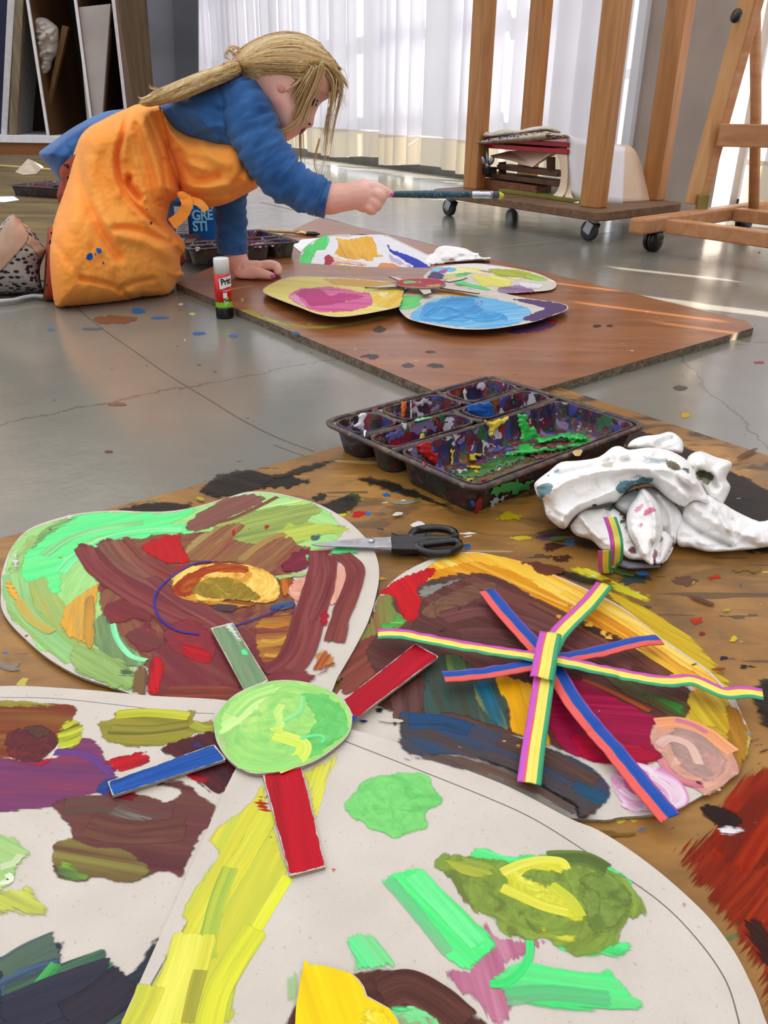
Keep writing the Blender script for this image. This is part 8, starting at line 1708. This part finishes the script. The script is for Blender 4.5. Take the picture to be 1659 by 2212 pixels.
m = M(); inflate(m, BIB, 1.60, .118, 46, step=3.2, smooth_outline=3, creases=[([(345, 235), (365, 262), (390, 284), (430, 300), (505, 309)], 2.2, .005), ([(356, 262), (385, 292), (430, 310), (500, 318)], 3, -.004), ([(385, 330), (410, 375), (430, 390), (470, 380)], 9, -.014), ([(375, 320), (400, 350), (440, 365)], 8, .008), ([(400, 420), (450, 425), (500, 420), (545, 400)], 7, -.009), ([(395, 395), (440, 405), (490, 400)], 7, .006), ([(495, 420), (520, 380), (530, 345)], 7, -.012), ([(520, 425), (540, 400), (552, 385)], 6, .008), ([(440, 310), (455, 340), (490, 360)], 12, .006)],
           nz=lambda A: np.array([.003 * noise.noise((x * .05, y * .05, 14)) for x, y in A])); bb = m.build('apron_bib', MAT_ORANGE, GIRL); bb2 = onto(BVHTree.FromPolygons([Vector(v) for v in m.v], m.f))
def strap(name, P, w, bv_, lift):
    m = M(); C = cr(P, 6); W_ = [Vector(v) for v in (bv_(C, lift) if bv_ else [ony(*c) for c in C])]
    rg = []; 
    for i in range(len(W_)):
        t = (W_[min(i + 1, len(W_) - 1)] - W_[max(i - 1, 0)]).normalized(); v = Vector(ray(*C[i][:2])).normalized(); s_ = t.cross(v).normalized(); rg.append([W_[i] + s_ * (w * q) + v * z for q, z in ((-.5, -.001), (.5, -.001), (.5, .0025), (-.5, .0025))])
    m.rings(rg, smooth=False); o = m.build(name, MAT_ORANGE, GIRL); o.parent = ap
strap('apron_tie', [(331, 226), (342, 258), (354, 294), (368, 330), (380, 365), (388, 398), (391, 424)], .0145, lambda C, l: np.minimum(abv(C, l), bb2(C, l)) * 0 + np.array([a if a[1] < c[1] else c for a, c in zip(abv(C, l), bb2(C, l))]), .0055)
strap('apron_tie', [(398, 424, 1.485), (404, 440, 1.475), (398, 458, 1.475), (384, 474, 1.475), (370, 484, 1.475)], .0185, None, 0)
strap('apron_tie', [(400, 430, 1.49), (418, 434, 1.48), (434, 440, 1.475), (446, 455, 1.475)], .012, None, 0)
m = M(); m.ell(ony(397, 425, 1.485), (.012, .006, .0075), Matrix.Rotation(.5, 3, 'Y')); o = m.build('apron_knot', MAT_ORANGE, GIRL); o.parent = ap
# --- hair
def hair_mat():
    t = NT('blond_hair'); a = t.n('Attribute', attribute_name='hc'); n1 = t.noise(t.coords(), 60, 3)
    c = t.mix(t.math('MULTIPLY', n1.outputs['Fac'], .2), a.outputs['Color'], lc('#8a6a40')); return t.done(t.bsdf(c, .42, .4).outputs[0])
MAT_HAIR = hair_mat(); hr = M(); RH = random.Random(5)
HC = [lin(c) for c in ('#d8b274', '#c69e62', '#e6c68e', '#b48e5a', '#eed6a4', '#9a7a50', '#dcba80')]
def setc(b0, c): hr.at.setdefault('hc', ('FLOAT_COLOR', []))[1].append((b0, np.tile(np.array([*c, 1], np.float32), (len(hr.v) - b0, 1))))
def vol(pts, Yc, dep, rm, c, cre=()):
    b0 = len(hr.v); inflate(hr, pts, Yc, dep, rm, step=4, smooth_outline=3, creases=cre); setc(b0, c); return BVHTree.FromPolygons([Vector(v) for v in hr.v[b0:]], [tuple(i - b0 for i in f) for f in hr.f if min(f) >= b0])
CAP = [(500, 150), (502, 126), (512, 110), (535, 92), (560, 80), (590, 70), (620, 66), (655, 72), (690, 92), (712, 116), (730, 142), (742, 166), (745, 178), (736, 178), (720, 166), (704, 158), (694, 168), (682, 190), (668, 208), (652, 226), (641, 246), (636, 240), (632, 214), (622, 192), (604, 186), (588, 190), (572, 186), (560, 192), (545, 188), (524, 172), (508, 160)]
cbv = vol(CAP, 1.60, .080, 66, lin('#b8925c'))
tbv = vol([(520, 138), (500, 128), (470, 143), (440, 152), (400, 168), (370, 181), (338, 193), (316, 207), (300, 222), (318, 231), (345, 227), (385, 219), (425, 204), (465, 188), (503, 172), (524, 158)], lambda x, y: np.interp(x, [300, 430, 520], [1.475, 1.505, 1.56]), .036, 14, lin('#c09a62'))
def strands(base, n, jit, r, bv_=None, lift=.001, Y=None, cols=None, taper=True, wav=0.0):
    for _ in range(n):
        jx, jy = RH.gauss(0, jit), RH.gauss(0, jit); k2 = RH.uniform(.4, 1.4)
        P = [(q[0] + jx * (k2 if i else .7) + RH.gauss(0, .8), q[1] + jy * (k2 if i else .7) + RH.gauss(0, .8)) for i, q in enumerate(base)]
        C = cr(P, 5); ph = RH.uniform(0, 6.3); am = wav * RH.uniform(.3, 1.2); C = C + np.stack([np.zeros(len(C)), am * np.sin(np.linspace(0, 7, len(C)) + ph * .4)], 1); y0 = RH.uniform(-.014, .014)
        if bv_ is not None:
            rr_ = [Vector(ray(*c)).normalized() for c in C]; W_ = []
            for c, v in zip(C, rr_):
                h = bv_.ray_cast(Vector(CAMP), v)[0]; W_.append((h if h is not None else (W_[-1] if W_ else HXY(c[0], c[1], 1.58))) - v * (lift + RH.uniform(0, .0008)))
        else: W_ = [HXY(c[0], c[1], Yv + y0) for c, Yv in zip(C, np.interp(np.linspace(0, 1, len(C)), np.linspace(0, 1, len(Y)), Y))]
        rad = r * RH.uniform(.6, 1.3); b0 = len(hr.v)
        hr.tube(W_, [rad * (1 - .75 * (i / (len(W_) - 1)) ** 2 if taper else 1) for i in range(len(W_))], 5); setc(b0, RH.choice(cols or HC))
LT = HC + [lin('#e6cb98'), lin('#d9b880')]
for base in ([(690, 100), (640, 78), (580, 84), (520, 120), (512, 134)], [(706, 118), (650, 92), (580, 96), (522, 128)], [(715, 132), (650, 112), (580, 112), (520, 134)], [(700, 140), (650, 130), (580, 128), (518, 140)], [(690, 150), (640, 148), (580, 146), (518, 144)], [(670, 170), (620, 168), (565, 160), (518, 147)], [(640, 184), (600, 180), (560, 172), (516, 150)], [(600, 186), (565, 182), (530, 166), (514, 152)], [(730, 150), (700, 120), (640, 90), (570, 90)]):
    strands(base, 26, 5, .0013, cbv, cols=LT)
strands([(652, 172), (628, 182), (606, 184), (584, 186)], 14, 2.0, .0010, cbv, cols=LT)
for base in ([(516, 142), (480, 152), (430, 166), (380, 186), (330, 208), (306, 222)], [(516, 150), (470, 166), (420, 187), (370, 207), (325, 224)], [(512, 136), (470, 150), (420, 168), (372, 188), (340, 198)], [(516, 156), (480, 172), (440, 190), (395, 210), (350, 224)]): strands(base, 34, 4.0, .0012, tbv, cols=LT, wav=3.2)
for base in ([(350, 195), (325, 190), (322, 183)], [(330, 205), (305, 212), (300, 208)], [(340, 218), (318, 226), (300, 222)]): strands(base, 5, 2, .0008, None, Y=(1.46, 1.455))
for base in ([(520, 132), (508, 115), (492, 108), (488, 122), (500, 130)], [(522, 128), (515, 104), (500, 100), (490, 112)], [(515, 128), (500, 118), (505, 104), (518, 112)]): strands(base, 7, 2, .0008, None, Y=(1.575, 1.57))
for base, n in (([(698, 136), (684, 175), (664, 220), (652, 250), (632, 272), (606, 284), (588, 276), (578, 262)], 9), ([(690, 140), (676, 185), (655, 230), (640, 262), (622, 280)], 6), ([(700, 140), (690, 180), (672, 225), (660, 262), (652, 275)], 8), ([(684, 142), (664, 190), (646, 238), (634, 258)], 16), ([(676, 146), (656, 190), (640, 226)], 22), ([(668, 152), (648, 186), (632, 210)], 20), ([(660, 160), (640, 182), (624, 194)], 14)): strands(base, n, 3.2, .0010, None, Y=(1.523, 1.521, 1.523, 1.527, 1.53), cols=LT + [lin('#8a6c48')])
for base, n, r in (([(702, 138), (722, 150), (740, 172), (748, 186)], 20, .0010), ([(704, 138), (724, 160), (730, 190), (724, 220)], 16, .0008), ([(706, 138), (732, 160), (736, 200), (724, 250), (712, 310)], 12, .0007), ([(706, 142), (722, 170), (720, 215), (710, 250), (704, 290)], 16, .0007), ([(706, 142), (720, 185), (716, 225), (706, 262)], 14, .0007), ([(700, 150), (712, 180), (714, 200)], 8, .0008), ([(724, 168), (716, 260), (704, 340), (690, 385)], 5, .0006), ([(720, 180), (742, 204), (752, 230)], 4, .0006), ([(715, 200), (708, 270), (700, 330)], 8, .0006)): strands(base, n, 4.0, r, None, Y=(1.56, 1.56, 1.57, 1.575), cols=LT + [lin('#6e5638')])
for base, n in (([(585, 272), (592, 300), (600, 330)], 8), ([(650, 250), (648, 300), (652, 375)], 6), ([(590, 250), (598, 315)], 6), ([(690, 300), (680, 350), (690, 385)], 4)): strands(base, n, 3, .0008, None, Y=(1.645, 1.63), cols=LT)
hr.build('hair', MAT_HAIR, GIRL)
m = M(); c = Vector(ony(517, 141, 1.583)); ax = (Vector(ony(500, 148, 1.583)) - c).normalized(); u = Vector((0, 1, 0)); w = ax.cross(u).normalized(); m.tube([c + (u * math.cos(k * math.tau / 24) * .024 + w * math.sin(k * math.tau / 24) * .0145) for k in range(24)], .0035, 8, closed=True); m.build('hair_tie', pmat('pink_elastic', '#d890a8', '#e0a0b4', 200, .6), GIRL)['label'] = 'pink hair tie'
c = cbv.ray_cast(Vector(CAMP), Vector(ray(691, 138)).normalized())[0] or HXY(691, 138, 1.54)
m = M(); m.ell(c - Vector(ray(691, 138)).normalized() * .003, (.0085, .003, .0042), Matrix.Rotation(.35, 3, 'Y')); m.build('hair_clip', pmat('green_clip', '#5fae62', '#74be74', 60, .35), GIRL)['label'] = 'small green hair clip'
